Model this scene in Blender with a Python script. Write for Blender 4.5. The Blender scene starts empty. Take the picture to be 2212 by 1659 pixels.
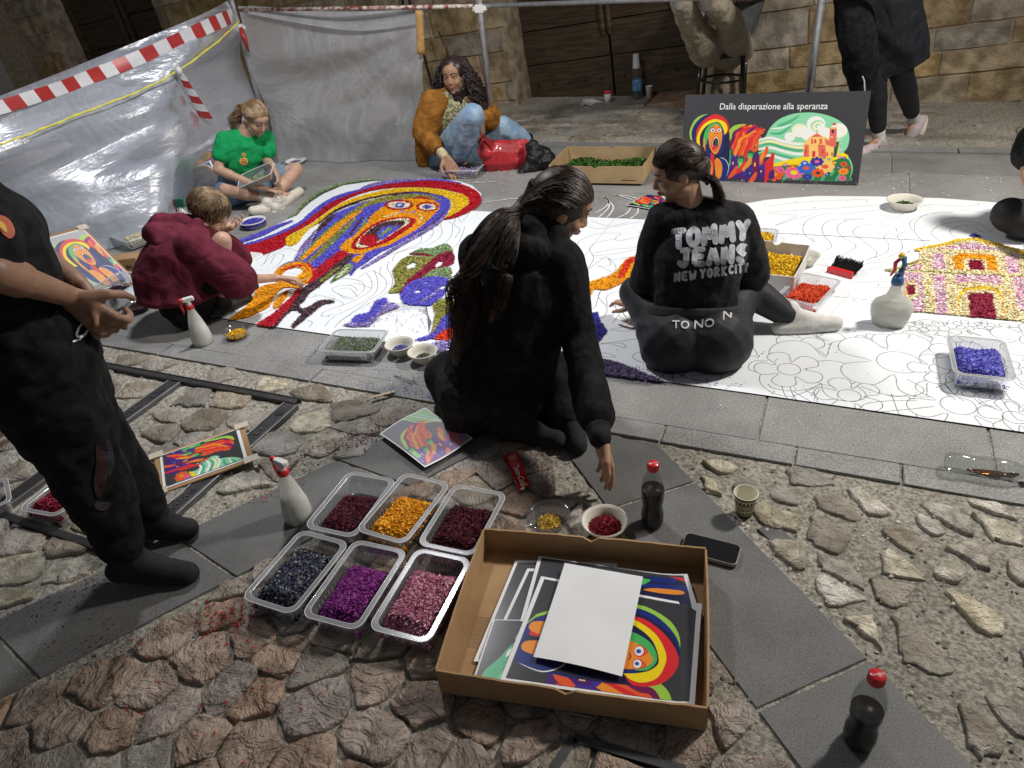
import bpy, bmesh, math, random
import numpy as np
from mathutils import Vector, Matrix, geometry
random.seed(7); RNG = np.random.default_rng(7)
SC = bpy.context.scene; COL = SC.collection
# ---------------------------------------------------------------- camera
YAW, PITCH, ROLL, FPX, CAMH = 0.4696, 0.57652, -0.11655, 1532.2, 1.5
_f = np.array([-math.sin(YAW)*math.cos(PITCH), math.cos(YAW)*math.cos(PITCH), -math.sin(PITCH)])
_r0 = np.array([math.cos(YAW), math.sin(YAW), 0.0]); _u0 = np.cross(_r0, _f)
_r = _r0*math.cos(ROLL)+_u0*math.sin(ROLL); _u = -_r0*math.sin(ROLL)+_u0*math.cos(ROLL)
_h = np.array([-math.sin(YAW), math.cos(YAW), 0.0])
cam = bpy.data.cameras.new('camera'); cam_o = bpy.data.objects.new('camera', cam); COL.objects.link(cam_o)
cam.sensor_width = 36; cam.lens = FPX/2212*36; cam.clip_end = 200; cam.clip_start = .05
M = Matrix.Identity(4)
for i in range(3):
    M[i][0], M[i][1], M[i][2] = _r[i], _u[i], -_f[i]
M[2][3] = CAMH; cam_o.matrix_world = M; SC.camera = cam_o
# ---------------------------------------------------------------- night sky, dim
W = bpy.data.worlds.new("World"); SC.world = W; W.use_nodes = True
_n = W.node_tree.nodes; _bg = _n['Background']
_sky = _n.new('ShaderNodeTexSky'); _sky.sky_type = 'NISHITA'; _sky.sun_disc = False
_sky.sun_elevation = math.radians(48); _sky.sun_rotation = math.radians(40)
_hs = _n.new('ShaderNodeHueSaturation'); _hs.inputs['Saturation'].default_value = .22
W.node_tree.links.new(_sky.outputs[0], _hs.inputs['Color']); W.node_tree.links.new(_hs.outputs[0], _bg.inputs[0]); _bg.inputs[1].default_value = 0.024
_sun = bpy.data.lights.new('sun', 'SUN'); _sun.energy = 0.06; _sun.angle = math.radians(12); _sun.color = (1, .95, .88)
_so = bpy.data.objects.new('sun', _sun); COL.objects.link(_so)
_so.rotation_euler = Vector((-.55, -.6, -1.0)).to_track_quat('-Z', 'Y').to_euler()
SC.view_settings.view_transform = 'Standard'; SC.view_settings.look = 'None'; SC.view_settings.gamma = 1
SC.view_settings.use_curve_mapping = False; SC.view_settings.exposure = 0.0
# floodlights of the night work site: (name, place, aim, watts, cone, colour, lens size)
LAMPS = [((1.6, 3.6, 2.9), (-.4, 2.9, 0), 520, 168, (1.0, .95, .875), .18),
         ((-2.3, 2.9, 2.9), (-2.5, 3.1, 0), 285, 138, (.98, .98, 1.0), .16)]
# ---------------------------------------------------------------- helpers
def ray(x, y): return _f*FPX+_r*(x-1106)-_u*(y-829.5)
def at(x, y, z=0.0):
    d = ray(x, y); return Vector((d*((z-CAMH)/d[2])+np.array([0, 0, CAMH])).tolist())
def J(x, y, D):
    d = ray(x, y); return Vector((d*(D/float(d@_h))+np.array([0, 0, CAMH])).tolist())
def onY(x, y, Y):
    d = ray(x, y); return Vector((d*(Y/d[1])+np.array([0, 0, CAMH])).tolist())
def tag(o, label=None, cat=None, group=None, kind=None):
    if label: o['label'] = label
    if cat: o['category'] = cat
    if group: o['group'] = group
    if kind: o['kind'] = kind
    return o
def empty(name, loc=(0, 0, 0), label=None, cat=None, group=None, rz=0, kind=None):
    o = bpy.data.objects.new(name, None); o.location = loc; o.rotation_euler = (0, 0, rz)
    o.empty_display_size = .05; COL.objects.link(o); return tag(o, label, cat, group, kind)
def link_mesh(name, me, m, parent=None, smooth=True):
    if m is not None and not me.materials: me.materials.append(m)
    if smooth and len(me.polygons): me.polygons.foreach_set('use_smooth', [True]*len(me.polygons))
    o = bpy.data.objects.new(name, me); COL.objects.link(o)
    if parent is not None: o.parent = parent
    return o
def pmesh(name, V, F, m, parent=None, smooth=False, cols=None, uv=None):
    me = bpy.data.meshes.new(name); me.from_pydata([tuple(v) for v in V], [], [tuple(f) for f in F]); me.update()
    return link_mesh(name, me, m, parent, smooth)
def np_mesh(name, V, F, m, parent=None, smooth=False, vcol=None):
    """V (n,3), F (k,4) or (k,3) arrays"""
    V = np.asarray(V, np.float32); F = np.asarray(F, np.int32); k = F.shape[1]
    me = bpy.data.meshes.new(name)
    me.vertices.add(len(V)); me.vertices.foreach_set('co', V.ravel())
    me.loops.add(F.size); me.loops.foreach_set('vertex_index', F.ravel())
    me.polygons.add(len(F)); me.polygons.foreach_set('loop_start', np.arange(0, F.size, k, dtype=np.int32))
    me.polygons.foreach_set('loop_total', np.full(len(F), k, np.int32))
    if vcol is not None:
        a = me.color_attributes.new('Col', 'FLOAT_COLOR', 'POINT')
        c = np.ones((len(V), 4), np.float32); c[:, :3] = vcol; a.data.foreach_set('color', c.ravel())
    me.update(calc_edges=True); me.validate()
    return link_mesh(name, me, m, parent, smooth)
def catmull(P, n=6, closed=False):
    P = [np.array(p, float) for p in P]; out = []; N = len(P)
    if N < 3: return [tuple(p) for p in P]
    for i in range(N if closed else N-1):
        p0 = P[(i-1) % N] if closed or i > 0 else P[0]; p1 = P[i]; p2 = P[(i+1) % N]
        p3 = P[(i+2) % N] if closed or i+2 < N else P[-1]
        for k in range(n):
            t = k/n
            out.append(tuple(.5*((2*p1)+(-p0+p2)*t+(2*p0-5*p1+4*p2-p3)*t*t+(-p0+3*p1-3*p2+p3)*t**3)))
    if not closed: out.append(tuple(P[-1]))
    return out
# ---------------------------------------------------------------- materials
def mat(name, col, rough=.6, var=.12, vs=8, bump=None, metal=0, spec=.5, rand=0., trans=0, ior=1.45, alpha=1, vcol=False,
        col2=None, sheen=0, coat=0, sss=0, stretch=None, det=4, bdist=.01, emit=None, mask=(.4, .6), bump2=None, blotch=None):
    m = bpy.data.materials.new(name); m.use_nodes = True; nt = m.node_tree; N = nt.nodes; L = nt.links
    b = N['Principled BSDF']; tc = N.new('ShaderNodeTexCoord'); src = tc.outputs['Object']
    b.inputs['Roughness'].default_value = rough; b.inputs['Metallic'].default_value = metal
    b.inputs['Specular IOR Level'].default_value = spec; b.inputs['IOR'].default_value = ior
    b.inputs['Transmission Weight'].default_value = trans; b.inputs['Alpha'].default_value = alpha
    b.inputs['Sheen Weight'].default_value = sheen; b.inputs['Coat Weight'].default_value = coat
    if sss:
        b.inputs['Subsurface Weight'].default_value = sss; b.inputs['Subsurface Radius'].default_value = (.012, .005, .003)
        b.inputs['Subsurface Scale'].default_value = 1.0
    if stretch:
        mp = N.new('ShaderNodeMapping'); mp.inputs['Scale'].default_value = stretch; L.new(src, mp.inputs[0]); src2 = mp.outputs[0]
    else: src2 = src
    if vcol:
        a = N.new('ShaderNodeAttribute'); a.attribute_name = 'Col'; c = a.outputs['Color']
    else:
        nz = N.new('ShaderNodeTexNoise'); nz.inputs['Scale'].default_value = vs; nz.inputs['Detail'].default_value = det
        L.new(src2, nz.inputs['Vector']); rp = N.new('ShaderNodeValToRGB')
        rp.color_ramp.elements[0].position, rp.color_ramp.elements[1].position = mask
        c2 = col2 if col2 else tuple(min(1, x*(1+var)) for x in col)
        c1 = col if col2 else tuple(x*(1-var) for x in col)
        rp.color_ramp.elements[0].color = (*c1, 1); rp.color_ramp.elements[1].color = (*c2, 1)
        L.new(nz.outputs[0], rp.inputs[0]); c = rp.outputs[0]
    if blotch:
        n3 = N.new('ShaderNodeTexNoise'); n3.inputs['Scale'].default_value = blotch[0]; n3.inputs['Detail'].default_value = 5; n3.inputs['Roughness'].default_value = .65; L.new(src, n3.inputs['Vector'])
        r3 = N.new('ShaderNodeMapRange'); r3.inputs[1].default_value = .3; r3.inputs[2].default_value = .7; r3.inputs[3].default_value = 1-blotch[1]; r3.inputs[4].default_value = 1+blotch[1]*.5; L.new(n3.outputs[0], r3.inputs[0])
        mx = N.new('ShaderNodeVectorMath'); mx.operation = 'SCALE'; L.new(c, mx.inputs[0]); L.new(r3.outputs[0], mx.inputs['Scale']); c = mx.outputs[0]
    if rand:
        oi = N.new('ShaderNodeObjectInfo'); mr = N.new('ShaderNodeMapRange')
        mr.inputs[3].default_value = 1-rand; mr.inputs[4].default_value = 1+rand
        L.new(oi.outputs['Random'], mr.inputs[0]); hs = N.new('ShaderNodeHueSaturation')
        L.new(mr.outputs[0], hs.inputs['Value']); L.new(c, hs.inputs['Color'])
        m2 = N.new('ShaderNodeMath'); m2.operation = 'MULTIPLY_ADD'; m2.inputs[1].default_value = 7.31; m2.inputs[2].default_value = 0
        fr = N.new('ShaderNodeMath'); fr.operation = 'FRACT'; L.new(oi.outputs['Random'], m2.inputs[0]); L.new(m2.outputs[0], fr.inputs[0])
        mr2 = N.new('ShaderNodeMapRange'); mr2.inputs[3].default_value = .55; mr2.inputs[4].default_value = 1.35
        L.new(fr.outputs[0], mr2.inputs[0]); L.new(mr2.outputs[0], hs.inputs['Saturation']); c = hs.outputs[0]
    L.new(c, b.inputs['Base Color'])
    prev = None
    for bp in (bump, bump2):
        if bp:
            bs, st = bp[0], bp[1]
            bn = N.new('ShaderNodeTexNoise'); bn.inputs['Scale'].default_value = bs; bn.inputs['Detail'].default_value = 6
            bn.inputs['Roughness'].default_value = .65
            if len(bp) > 2: bn.inputs['Distortion'].default_value = bp[2]
            if len(bp) > 3: bn.inputs['Detail'].default_value = bp[3]
            L.new(src2, bn.inputs['Vector']); bu = N.new('ShaderNodeBump'); bu.inputs['Strength'].default_value = st
            bu.inputs['Distance'].default_value = bdist; L.new(bn.outputs[0], bu.inputs['Height'])
            if prev: L.new(prev.outputs[0], bu.inputs['Normal'])
            prev = bu
    if prev: L.new(prev.outputs[0], b.inputs['Normal'])
    return m
def imgmat(name, cv, rough=.45, coat=0, bump=0):
    """flat print: an image painted by this script (Canvas below) shown through UVs"""
    m = bpy.data.materials.new(name); m.use_nodes = True; N = m.node_tree.nodes; L = m.node_tree.links; b = N['Principled BSDF']
    im = bpy.data.images.new(name, cv.w, cv.h); im.pixels.foreach_set(cv.rgba().ravel()); im.update(); im.pack()
    t = N.new('ShaderNodeTexImage'); t.image = im; t.extension = 'EXTEND'; L.new(t.outputs[0], b.inputs['Base Color'])
    b.inputs['Roughness'].default_value = rough; b.inputs['Coat Weight'].default_value = coat
    if bump:
        nz = N.new('ShaderNodeTexNoise'); nz.inputs['Scale'].default_value = 4; bu = N.new('ShaderNodeBump')
        tc = N.new('ShaderNodeTexCoord'); L.new(tc.outputs['Object'], nz.inputs['Vector'])
        bu.inputs['Strength'].default_value = bump; bu.inputs['Distance'].default_value = .02
        L.new(nz.outputs[0], bu.inputs['Height']); L.new(bu.outputs[0], b.inputs['Normal'])
    return m
class Canvas:
    def __init__(s, w, h, bg=(1, 1, 1), ss=2):
        s.w, s.h, s.ss = w, h, ss; s.a = np.ones((h*ss, w*ss, 3), np.float32)*np.array(bg, np.float32)
    def mask(s, P):
        P = np.array(P, float)*s.ss; H, Wd = s.a.shape[:2]
        x0, x1 = max(0, int(P[:, 0].min())), min(Wd, int(P[:, 0].max())+2); y0, y1 = max(0, int(P[:, 1].min())), min(H, int(P[:, 1].max())+2)
        if x1 <= x0 or y1 <= y0: return None
        ys = np.arange(y0, y1)+.5; cr = np.zeros((y1-y0, x1-x0+1), np.int16)
        Q = np.roll(P, -1, 0)
        for (ax, ay), (bx, by) in zip(P, Q):
            if ay == by: continue
            lo, hi = (ay, by) if ay < by else (by, ay)
            r0, r1 = np.searchsorted(ys, lo), np.searchsorted(ys, hi)
            if r1 <= r0: continue
            xs = ax+(ys[r0:r1]-ay)*(bx-ax)/(by-ay)
            ix = np.clip(np.ceil(xs-.5).astype(int)-x0, 0, x1-x0)
            np.add.at(cr, (np.arange(r0, r1), ix), 1)
        return (x0, x1, y0, y1, (np.cumsum(cr, 1)[:, :-1] % 2).astype(bool))
    def poly(s, P, col, sm=0, closed=True):
        if sm: P = catmull(P, sm, True)
        r = s.mask(P)
        if r: s.a[r[2]:r[3], r[0]:r[1]][r[4]] = col
    def stroke(s, P, w, col, sm=0, taper=False):
        if sm: P = catmull(P, sm)
        s.poly(offset_poly(P, w, taper), col)
    def ell(s, c, rx, ry, col, rot=0, n=24):
        s.poly([(c[0]+rx*math.cos(t)*math.cos(rot)-ry*math.sin(t)*math.sin(rot), c[1]+rx*math.cos(t)*math.sin(rot)+ry*math.sin(t)*math.cos(rot))
                for t in [2*math.pi*i/n for i in range(n)]], col)
    def rgba(s):
        a = s.a.reshape(s.h, s.ss, s.w, s.ss, 3).mean((1, 3))[::-1]
        o = np.ones((s.h, s.w, 4), np.float32); o[..., :3] = a; return o
def offset_poly(P, w, taper=False):
    P = np.array(P, float); T = np.gradient(P, axis=0); T /= np.maximum(1e-9, np.linalg.norm(T, axis=1))[:, None]
    Nn = np.stack([-T[:, 1], T[:, 0]], 1); n = len(P)
    ww = np.full(n, w/2.)
    if taper: ww = w/2*np.sin(np.linspace(.08, 1, n)*math.pi*.98+.03)**.7
    return [tuple(p) for p in P+Nn*ww[:, None]]+[tuple(p) for p in (P-Nn*ww[:, None])[::-1]]
def quad_uv(name, corners, m, parent=None, nx=1, ny=1, curl=None, thick=None):
    """sheet through 4 corners TL,TR,BR,BL, uv 0..1; curl(u,v)->z"""
    c = [Vector(x) for x in corners]; V = []; UV = []
    for j in range(ny+1):
        for i in range(nx+1):
            u, v = i/nx, j/ny
            p = c[0]*(1-u)*(1-v)+c[1]*u*(1-v)+c[2]*u*v+c[3]*(1-u)*v
            if curl: p = p+Vector((0, 0, curl(u, v)))
            V.append(p); UV.append((u, 1-v))
    F = [(j*(nx+1)+i, (j+1)*(nx+1)+i, (j+1)*(nx+1)+i+1, j*(nx+1)+i+1) for j in range(ny) for i in range(nx)]
    me = bpy.data.meshes.new(name); me.from_pydata(V, [], F); uvl = me.uv_layers.new(name='UVMap')
    for l in me.loops: uvl.data[l.index].uv = UV[l.vertex_index]
    o = link_mesh(name, me, m, parent, nx > 1)
    if thick:
        s = o.modifiers.new('s', 'SOLIDIFY'); s.thickness = thick; s.offset = -1
    return o
class MB:
    """mesh collector"""
    def __init__(s): s.V = []; s.F = []
    def add(s, V, F):
        k = len(s.V); s.V += [Vector(v) for v in V]; s.F += [tuple(i+k for i in f) for f in F]
    def box(s, c, d, R=None, bev=0):
        c = Vector(c); x, y, z = [e/2 for e in d]
        V = [Vector((sx*x, sy*y, sz*z)) for sx in (-1, 1) for sy in (-1, 1) for sz in (-1, 1)]
        if R is not None: V = [R @ v for v in V]
        s.add([c+v for v in V], [(0, 1, 3, 2), (4, 6, 7, 5), (0, 4, 5, 1), (2, 3, 7, 6), (0, 2, 6, 4), (1, 5, 7, 3)])
    def tube(s, P, r, n=8, cap=True):
        P = [Vector(p) for p in P]; rr = r if isinstance(r, (list, tuple)) else [r]*len(P)
        k = len(s.V); up = Vector((0, 0, 1))
        for i, p in enumerate(P):
            t = (P[min(i+1, len(P)-1)]-P[max(i-1, 0)]).normalized()
            a = t.cross(up)
            if a.length < .05: a = t.cross(Vector((0, 1, 0)))
            a.normalize(); b = t.cross(a)
            for j in range(n):
                th = 2*math.pi*j/n; s.V.append(p+(a*math.cos(th)+b*math.sin(th))*rr[i])
        for i in range(len(P)-1):
            for j in range(n):
                s.F.append((k+i*n+j, k+i*n+(j+1) % n, k+(i+1)*n+(j+1) % n, k+(i+1)*n+j))
        if cap:
            s.F.append(tuple(k+j for j in range(n))[::-1]); s.F.append(tuple(k+(len(P)-1)*n+j for j in range(n)))
    def lathe(s, prof, n=24, c=(0, 0, 0), R=None, sx=1, sy=1, cap=True):
        c = Vector(c); k = len(s.V)
        for (r, z) in prof:
            for j in range(n):
                th = 2*math.pi*j/n; v = Vector((r*math.cos(th)*sx, r*math.sin(th)*sy, z))
                s.V.append(c+(R @ v if R is not None else v))
        for i in range(len(prof)-1):
            for j in range(n):
                s.F.append((k+i*n+j, k+i*n+(j+1) % n, k+(i+1)*n+(j+1) % n, k+(i+1)*n+j))
        if cap and prof[0][0] > 1e-4: s.F.append(tuple(k+j for j in range(n))[::-1])
        if cap and prof[-1][0] > 1e-4 and abs(prof[-1][1]-prof[0][1]) > 1e-6: s.F.append(tuple(k+(len(prof)-1)*n+j for j in range(n)))
    def prism(s, poly, z0, z1, inset=0, R=None):
        n = len(poly); c = Vector((sum(p[0] for p in poly)/n, sum(p[1] for p in poly)/n, 0))
        low = [Vector((p[0], p[1], z0)) for p in poly]; top = [Vector((p[0], p[1], z1-inset)) for p in poly]
        V = low+top; F = [(i, (i+1) % n, n+(i+1) % n, n+i) for i in range(n)]
        if inset:
            ins = []
            for i in range(n):
                p = Vector((poly[i][0], poly[i][1], 0)); d = (c-p); d = d.normalized()*inset if d.length > inset else d*.5
                ins.append(Vector((p.x+d.x, p.y+d.y, z1)))
            V += ins; F += [(n+i, n+(i+1) % n, 2*n+(i+1) % n, 2*n+i) for i in range(n)]; F.append(tuple(range(2*n, 3*n)))
        else: F.append(tuple(range(n, 2*n)))
        if R is not None: V = [R @ v for v in V]
        s.add(V, F)
    def build(s, name, m, parent=None, smooth=False, bev=0, auto=False):
        o = pmesh(name, s.V, s.F, m, parent, smooth)
        if auto:
            e = o.modifiers.new('e', 'EDGE_SPLIT'); e.split_angle = math.radians(35)
            o.data.polygons.foreach_set('use_smooth', [True]*len(o.data.polygons))
        if bev:
            b = o.modifiers.new('b', 'BEVEL'); b.width = bev; b.segments = 2; b.limit_method = 'ANGLE'
        return o
def poly_in(px, py, P):
    ins = False; n = len(P); j = n-1
    for i in range(n):
        if (P[i][1] > py) != (P[j][1] > py) and px < (P[j][0]-P[i][0])*(py-P[i][1])/(P[j][1]-P[i][1])+P[i][0]: ins = not ins
        j = i
    return ins
# ================================================================ materials of the place
M_MORTAR = mat('mortar', (.27, .25, .205), .95, vs=90, col2=(.52, .485, .415), bump=(90, .9), bump2=(14, .5), bdist=.012, det=8, blotch=(2.5, .3))
M_SLAB = mat('grey_slab', (.17, .168, .162), .55, vs=190, col2=(.36, .355, .345), bump=(190, .5), bdist=.004, rand=.10, det=9, bump2=(6, .3), mask=(.35, .65), blotch=(3.2, .28))
M_SLABD = mat('dark_slab', (.105, .104, .102), .6, vs=240, col2=(.19, .188, .183), bump=(200, .35), bdist=.003, rand=.10, det=9, bump2=(8, .3), mask=(.35, .65), blotch=(3.5, .3))
M_COB = mat('cobble', (.26, .225, .18), .33, vs=12, col2=(.40, .36, .30), bump=(60, .7, .3), bump2=(13, 1, 1.4, 4), bdist=.020, rand=.26, det=8)
M_COBP = mat('pinkish_cobble', (.23, .165, .125), .27, vs=14, col2=(.40, .305, .24), bump=(42, .55, .6, 5), bump2=(8, 1, 2.0, 3.5), bdist=.032, rand=.22, det=8)
M_COBW = mat('pale_stone', (.42, .38, .29), .26, vs=22, col2=(.72, .66, .54), bump=(60, .7, .3), bump2=(14, 1, 1.5, 4), bdist=.020, rand=.3, det=8)
M_BLOCK = mat('wall_stone', (.33, .25, .15), .9, vs=9, col2=(.58, .46, .30), bump=(45, .9), bump2=(9, .8), bdist=.018, rand=.20, det=9, blotch=(2.2, .35))
M_WMORT = mat('wall_mortar', (.34, .27, .18), .95, vs=20, col2=(.48, .39, .27), bump=(40, .8), bdist=.015)
M_WOOD = mat('old_wood', (.055, .034, .018), .6, vs=6, col2=(.12, .075, .042), bump=(16, .7), bdist=.006, stretch=(1, 1, 9), det=8)
M_WOODH = mat('old_wood_board', (.045, .028, .014), .6, vs=5, col2=(.085, .055, .03), bump=(14, .7), bdist=.006, stretch=(1, 1, 9), det=8)
M_IRONL = mat('worn_iron', (.16, .16, .165), .4, metal=.6)
M_IRON = mat('cast_iron', (.055, .055, .058), .45, vs=30, col2=(.075, .072, .07), bump=(60, .4), bdist=.003, metal=.6)
M_STEEL = mat('galvanised_steel', (.42, .43, .44), .42, vs=25, col2=(.55, .56, .57), bump=(60, .15), bdist=.002, metal=.75)
M_BLACK = mat('black_lacquer', (.012, .011, .010), .35, vs=20, col2=(.03, .028, .026), coat=.2)
M_WHITEP = mat('white_plastic', (.72, .72, .70), .4, .05)
# ================================================================ ground
ground = tag(empty('ground'), kind='structure')
def sheet(name, x0, x1, y0, y1, z, m, parent, amp=.0, n=2):
    xs = np.linspace(x0, x1, n); ys = np.linspace(y0, y1, n); X, Y = np.meshgrid(xs, ys)
    Z = np.full_like(X, z)+(RNG.random(X.shape)-.5)*amp
    idx = np.arange(n*n).reshape(n, n)
    F = np.stack([idx[:-1, :-1], idx[:-1, 1:], idx[1:, 1:], idx[1:, :-1]], -1).reshape(-1, 4)
    return np_mesh(name, np.stack([X, Y, Z], -1).reshape(-1, 3), F, m, parent, True)
sheet('earth', -60, 60, -60, 60, -.05, M_MORTAR, ground)
sheet('mortar_bed', -5.5, 4.2, -.9, 8.0, -.0055, M_MORTAR, ground, .005, 300)
# main pavement of grey slabs
pave = tag(empty('pavement'), kind='structure')
def slab(poly, z=0.0, m=M_SLAB, name='slab', parent=None, h=.05, gap=.003):
    n = len(poly); cx = sum(p[0] for p in poly)/n; cy = sum(p[1] for p in poly)/n
    P = []
    for p in poly:
        d = Vector((cx-p[0], cy-p[1])); d = d.normalized()*gap*1.4; P.append((p[0]+d.x, p[1]+d.y))
    b = MB(); b.prism(P, -h, z+random.uniform(-.0012, .0012), .003); return b.build(name, m, parent or pave)
# courses of the main field: y from 1.955 (inner) to 5.2 (kerb)
YS = [1.955, 2.60, 3.22, 3.74, 4.27, 4.80, 5.205]
off = [0.60, -.17, .35, -.05, -.55, .0]
JX = {0: [-5.6, -4.3, -3.45, -2.36, -1.20, .12-.24, .55, 1.75, 3.1, 4.2]}
for k in range(6):
    if k == 0: xs = JX[0]
    else:
        xs = [-6.2+off[k]]
        while xs[-1] < 4.2: xs.append(xs[-1]+random.choice((.62, .78, .9, 1.05)))
    for a, b in zip(xs[:-1], xs[1:]):
        slab([(a, YS[k]), (b, YS[k]), (b, YS[k+1]), (a, YS[k+1])])
# border course in front (1.86 - 1.955) and kerb behind, slightly proud
xs = [-5.5, -4.55, -3.62, -2.73, -1.87, -1.25, -.66, -.42+.0, .16-.18+.02, .30, 1.3, 2.2, 3.2, 4.2]
for a, b in zip(xs[:-1], xs[1:]): slab([(a, 1.86), (b, 1.86), (b, 1.952), (a, 1.952)], .004)
xs = [-6, -5.0, -4.1, -3.1, -2.15, -1.1, -.1, .67, 1.6, 2.6, 3.6]
for a, b in zip(xs[:-1], xs[1:]): slab([(a, 5.21), (b, 5.21), (b, 5.33), (a, 5.33)], .012)
# diagonal bands
def pts(l): return [at(x, y)[:2] for x, y in l]
def lerp(a, b, t): return (a[0]+(b[0]-a[0])*t, a[1]+(b[1]-a[1])*t)
U0, U1, L0, L1 = (-2.26, .12), (-1.217, 1.853), (-1.99, -.02), (-.862, 1.853)   # band 1 far/near edges
tt = [0, .245, .50, .773, 1.0]
tl = [0, .245+.02, .50, .765, 1.0]
for i in range(4):
    slab([lerp(L0, L1, tl[i]), lerp(L0, L1, tl[i+1]), lerp(U0, U1, tt[i+1]), lerp(U0, U1, tt[i])], .0, M_SLABD)
A0, A1, B0, B1 = (-.832, 1.853), (.62, .36), (-.425, 1.853), (1.03, .40)
ta = [0, .235, .575, 1.0]; tb = [0, .105, .445, 1.0]
for i in range(3):
    slab([lerp(A0, A1, ta[i]), lerp(A0, A1, ta[i+1]), lerp(B0, B1, tb[i+1]), lerp(B0, B1, tb[i])], .0, M_SLABD)
# small dark setts wedged beside the right band
for P in ([(1632, 1140), (1668, 1125), (1716, 1160), (1735, 1172), (1690, 1188), (1668, 1175)],
          [(1655, 1120), (1640, 1085), (1600, 1050), (1580, 1055), (1625, 1100)]):
    slab(pts(P), -.001, M_SLABD, name='stone')
# ---------------------------------------------------------------- cobblestones
NST = [0]
def stone(poly, h, m, parent, dome=.72, rough=.05, name='stone', seg=15, maxr=None):
    """irregular stone: rounded polygon outline, chipped rings, tilted crown"""
    cx = sum(p[0] for p in poly)/len(poly); cy = sum(p[1] for p in poly)/len(poly)
    P = []
    if random.random() < dome:
        for a_, b_ in zip(poly, poly[1:]+poly[:1]):
            L_ = math.hypot(b_[0]-a_[0], b_[1]-a_[1]); m_ = max(1, round(L_/.028))
            P += [(a_[0]+(b_[0]-a_[0])*(q_+.12)/m_+random.uniform(-.003, .003), a_[1]+(b_[1]-a_[1])*(q_+.12)/m_+random.uniform(-.003, .003)) for q_ in range(m_)]
            P.append((a_[0]+(b_[0]-a_[0])*.9, a_[1]+(b_[1]-a_[1])*.9)) if L_ > .02 else None
    else: P = catmull(poly, 3, True)
    k = max(1, len(P)//(seg+6)); P = P[::k]; n = len(P)
    tx, ty = random.uniform(-.05, .05), random.uniform(-.05, .05)
    fx = random.uniform(0, 6.28); s0 = random.uniform(8, 25)
    rings = []; spec = [(1.02, -.012), (1.0, .22), (.95, .80), (.78, 1.05), (.40, 1.05)] if dome < .5 else [(1.01, -.012), (1.0, .50), (.970, 1.0), (.80, 1.02), (.42, 1.0)]
    jit = [1+random.uniform(-rough, rough) for _ in range(n)]
    for (sc, zz) in spec:
        ring = []
        for i, p in enumerate(P):
            q = sc*(jit[i] if sc > .8 else 1); dx, dy = (p[0]-cx)*q, (p[1]-cy)*q
            z = h*zz if zz > 0 else zz
            if zz > .5: z += dx*tx+dy*ty+h*.22*math.sin(dx*s0*3+fx)*math.cos(dy*s0*2.3+fx)+random.uniform(-.14, .14)*h
            ring.append((cx+dx, cy+dy, z))
        rings.append(ring)
    V = [v for r_ in rings for v in r_]; V.append((cx, cy, h*1.0)); F = []
    for r_ in range(len(spec)-1):
        for i in range(n): F.append((r_*n+i, r_*n+(i+1) % n, (r_+1)*n+(i+1) % n, (r_+1)*n+i))
    for i in range(n): F.append(((len(spec)-1)*n+i, (len(spec)-1)*n+(i+1) % n, len(V)-1))
    NST[0] += 1
    return pmesh(name, V, F, m, parent, True)
def voronoi(region, cell, ang, asp=1.0, jit=.32, shrink=.9):
    """jittered-lattice voronoi cells inside a polygon region; lattice turned by ang, cells stretched by asp along it"""
    ca, sa = math.cos(ang), math.sin(ang)
    loc = [((x*ca+y*sa)/asp, -x*sa+y*ca) for x, y in region]
    x0 = min(p[0] for p in loc)-cell; x1 = max(p[0] for p in loc)+cell; y0 = min(p[1] for p in loc)-cell; y1 = max(p[1] for p in loc)+cell
    S = []; j = 0; y = y0
    while y < y1:
        x = x0+(cell*.5 if j % 2 else 0)
        while x < x1:
            S.append((x+random.uniform(-jit, jit)*cell, y+random.uniform(-jit, jit)*cell)); x += cell
        y += cell*.92; j += 1
    out = []
    for s in S:
        wx, wy = s[0]*asp*ca-s[1]*sa, s[0]*asp*sa+s[1]*ca
        if not poly_in(wx, wy, region): continue
        P = [(s[0]-cell, s[1]-cell), (s[0]+cell, s[1]-cell), (s[0]+cell, s[1]+cell), (s[0]-cell, s[1]+cell)]
        for t in S:
            dx, dy = t[0]-s[0], t[1]-s[1]; d2 = dx*dx+dy*dy
            if t is s or d2 > 6*cell*cell: continue
            mx, my = (s[0]+t[0])/2, (s[1]+t[1])/2; Q = []
            for i in range(len(P)):
                a, b = P[i], P[(i+1) % len(P)]
                da = (a[0]-mx)*dx+(a[1]-my)*dy; db = (b[0]-mx)*dx+(b[1]-my)*dy
                if da <= 0: Q.append(a)
                if (da < 0) != (db < 0): q = da/(da-db); Q.append((a[0]+(b[0]-a[0])*q, a[1]+(b[1]-a[1])*q))
            P = Q
            if len(P) < 3: break
        if len(P) < 3: continue
        cx = sum(p[0] for p in P)/len(P); cy = sum(p[1] for p in P)/len(P); sh = shrink*random.uniform(.93, 1.05)
        P = [((cx+(p[0]-cx)*sh), (cy+(p[1]-cy)*sh)) for p in P]
        P = [(p[0]*asp*ca-p[1]*sa, p[0]*asp*sa+p[1]*ca) for p in P]
        # clip stone to region edges by pulling corners in
        P = [p if poly_in(p[0], p[1], region) else lerp((wx, wy), p, .55) for p in P]
        area = abs(sum(P[i][0]*P[(i+1) % len(P)][1]-P[(i+1) % len(P)][0]*P[i][1] for i in range(len(P))))/2
        if area > (cell**2)*asp*.16: out.append(P)
    return out
REG_L = [(-5.0, 1.845), (-1.235, 1.845), (-2.36, .0), (-5.0, .0)]
REG_M = [(-.847, 1.80), (.58, .34), (.58, -.3), (-2.1, -.3), (-1.99, .0), (-.867, 1.80)]
REG_R = [(-.39, 1.845), (2.6, 1.845), (2.6, -.2), (1.3, .15)]
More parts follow.
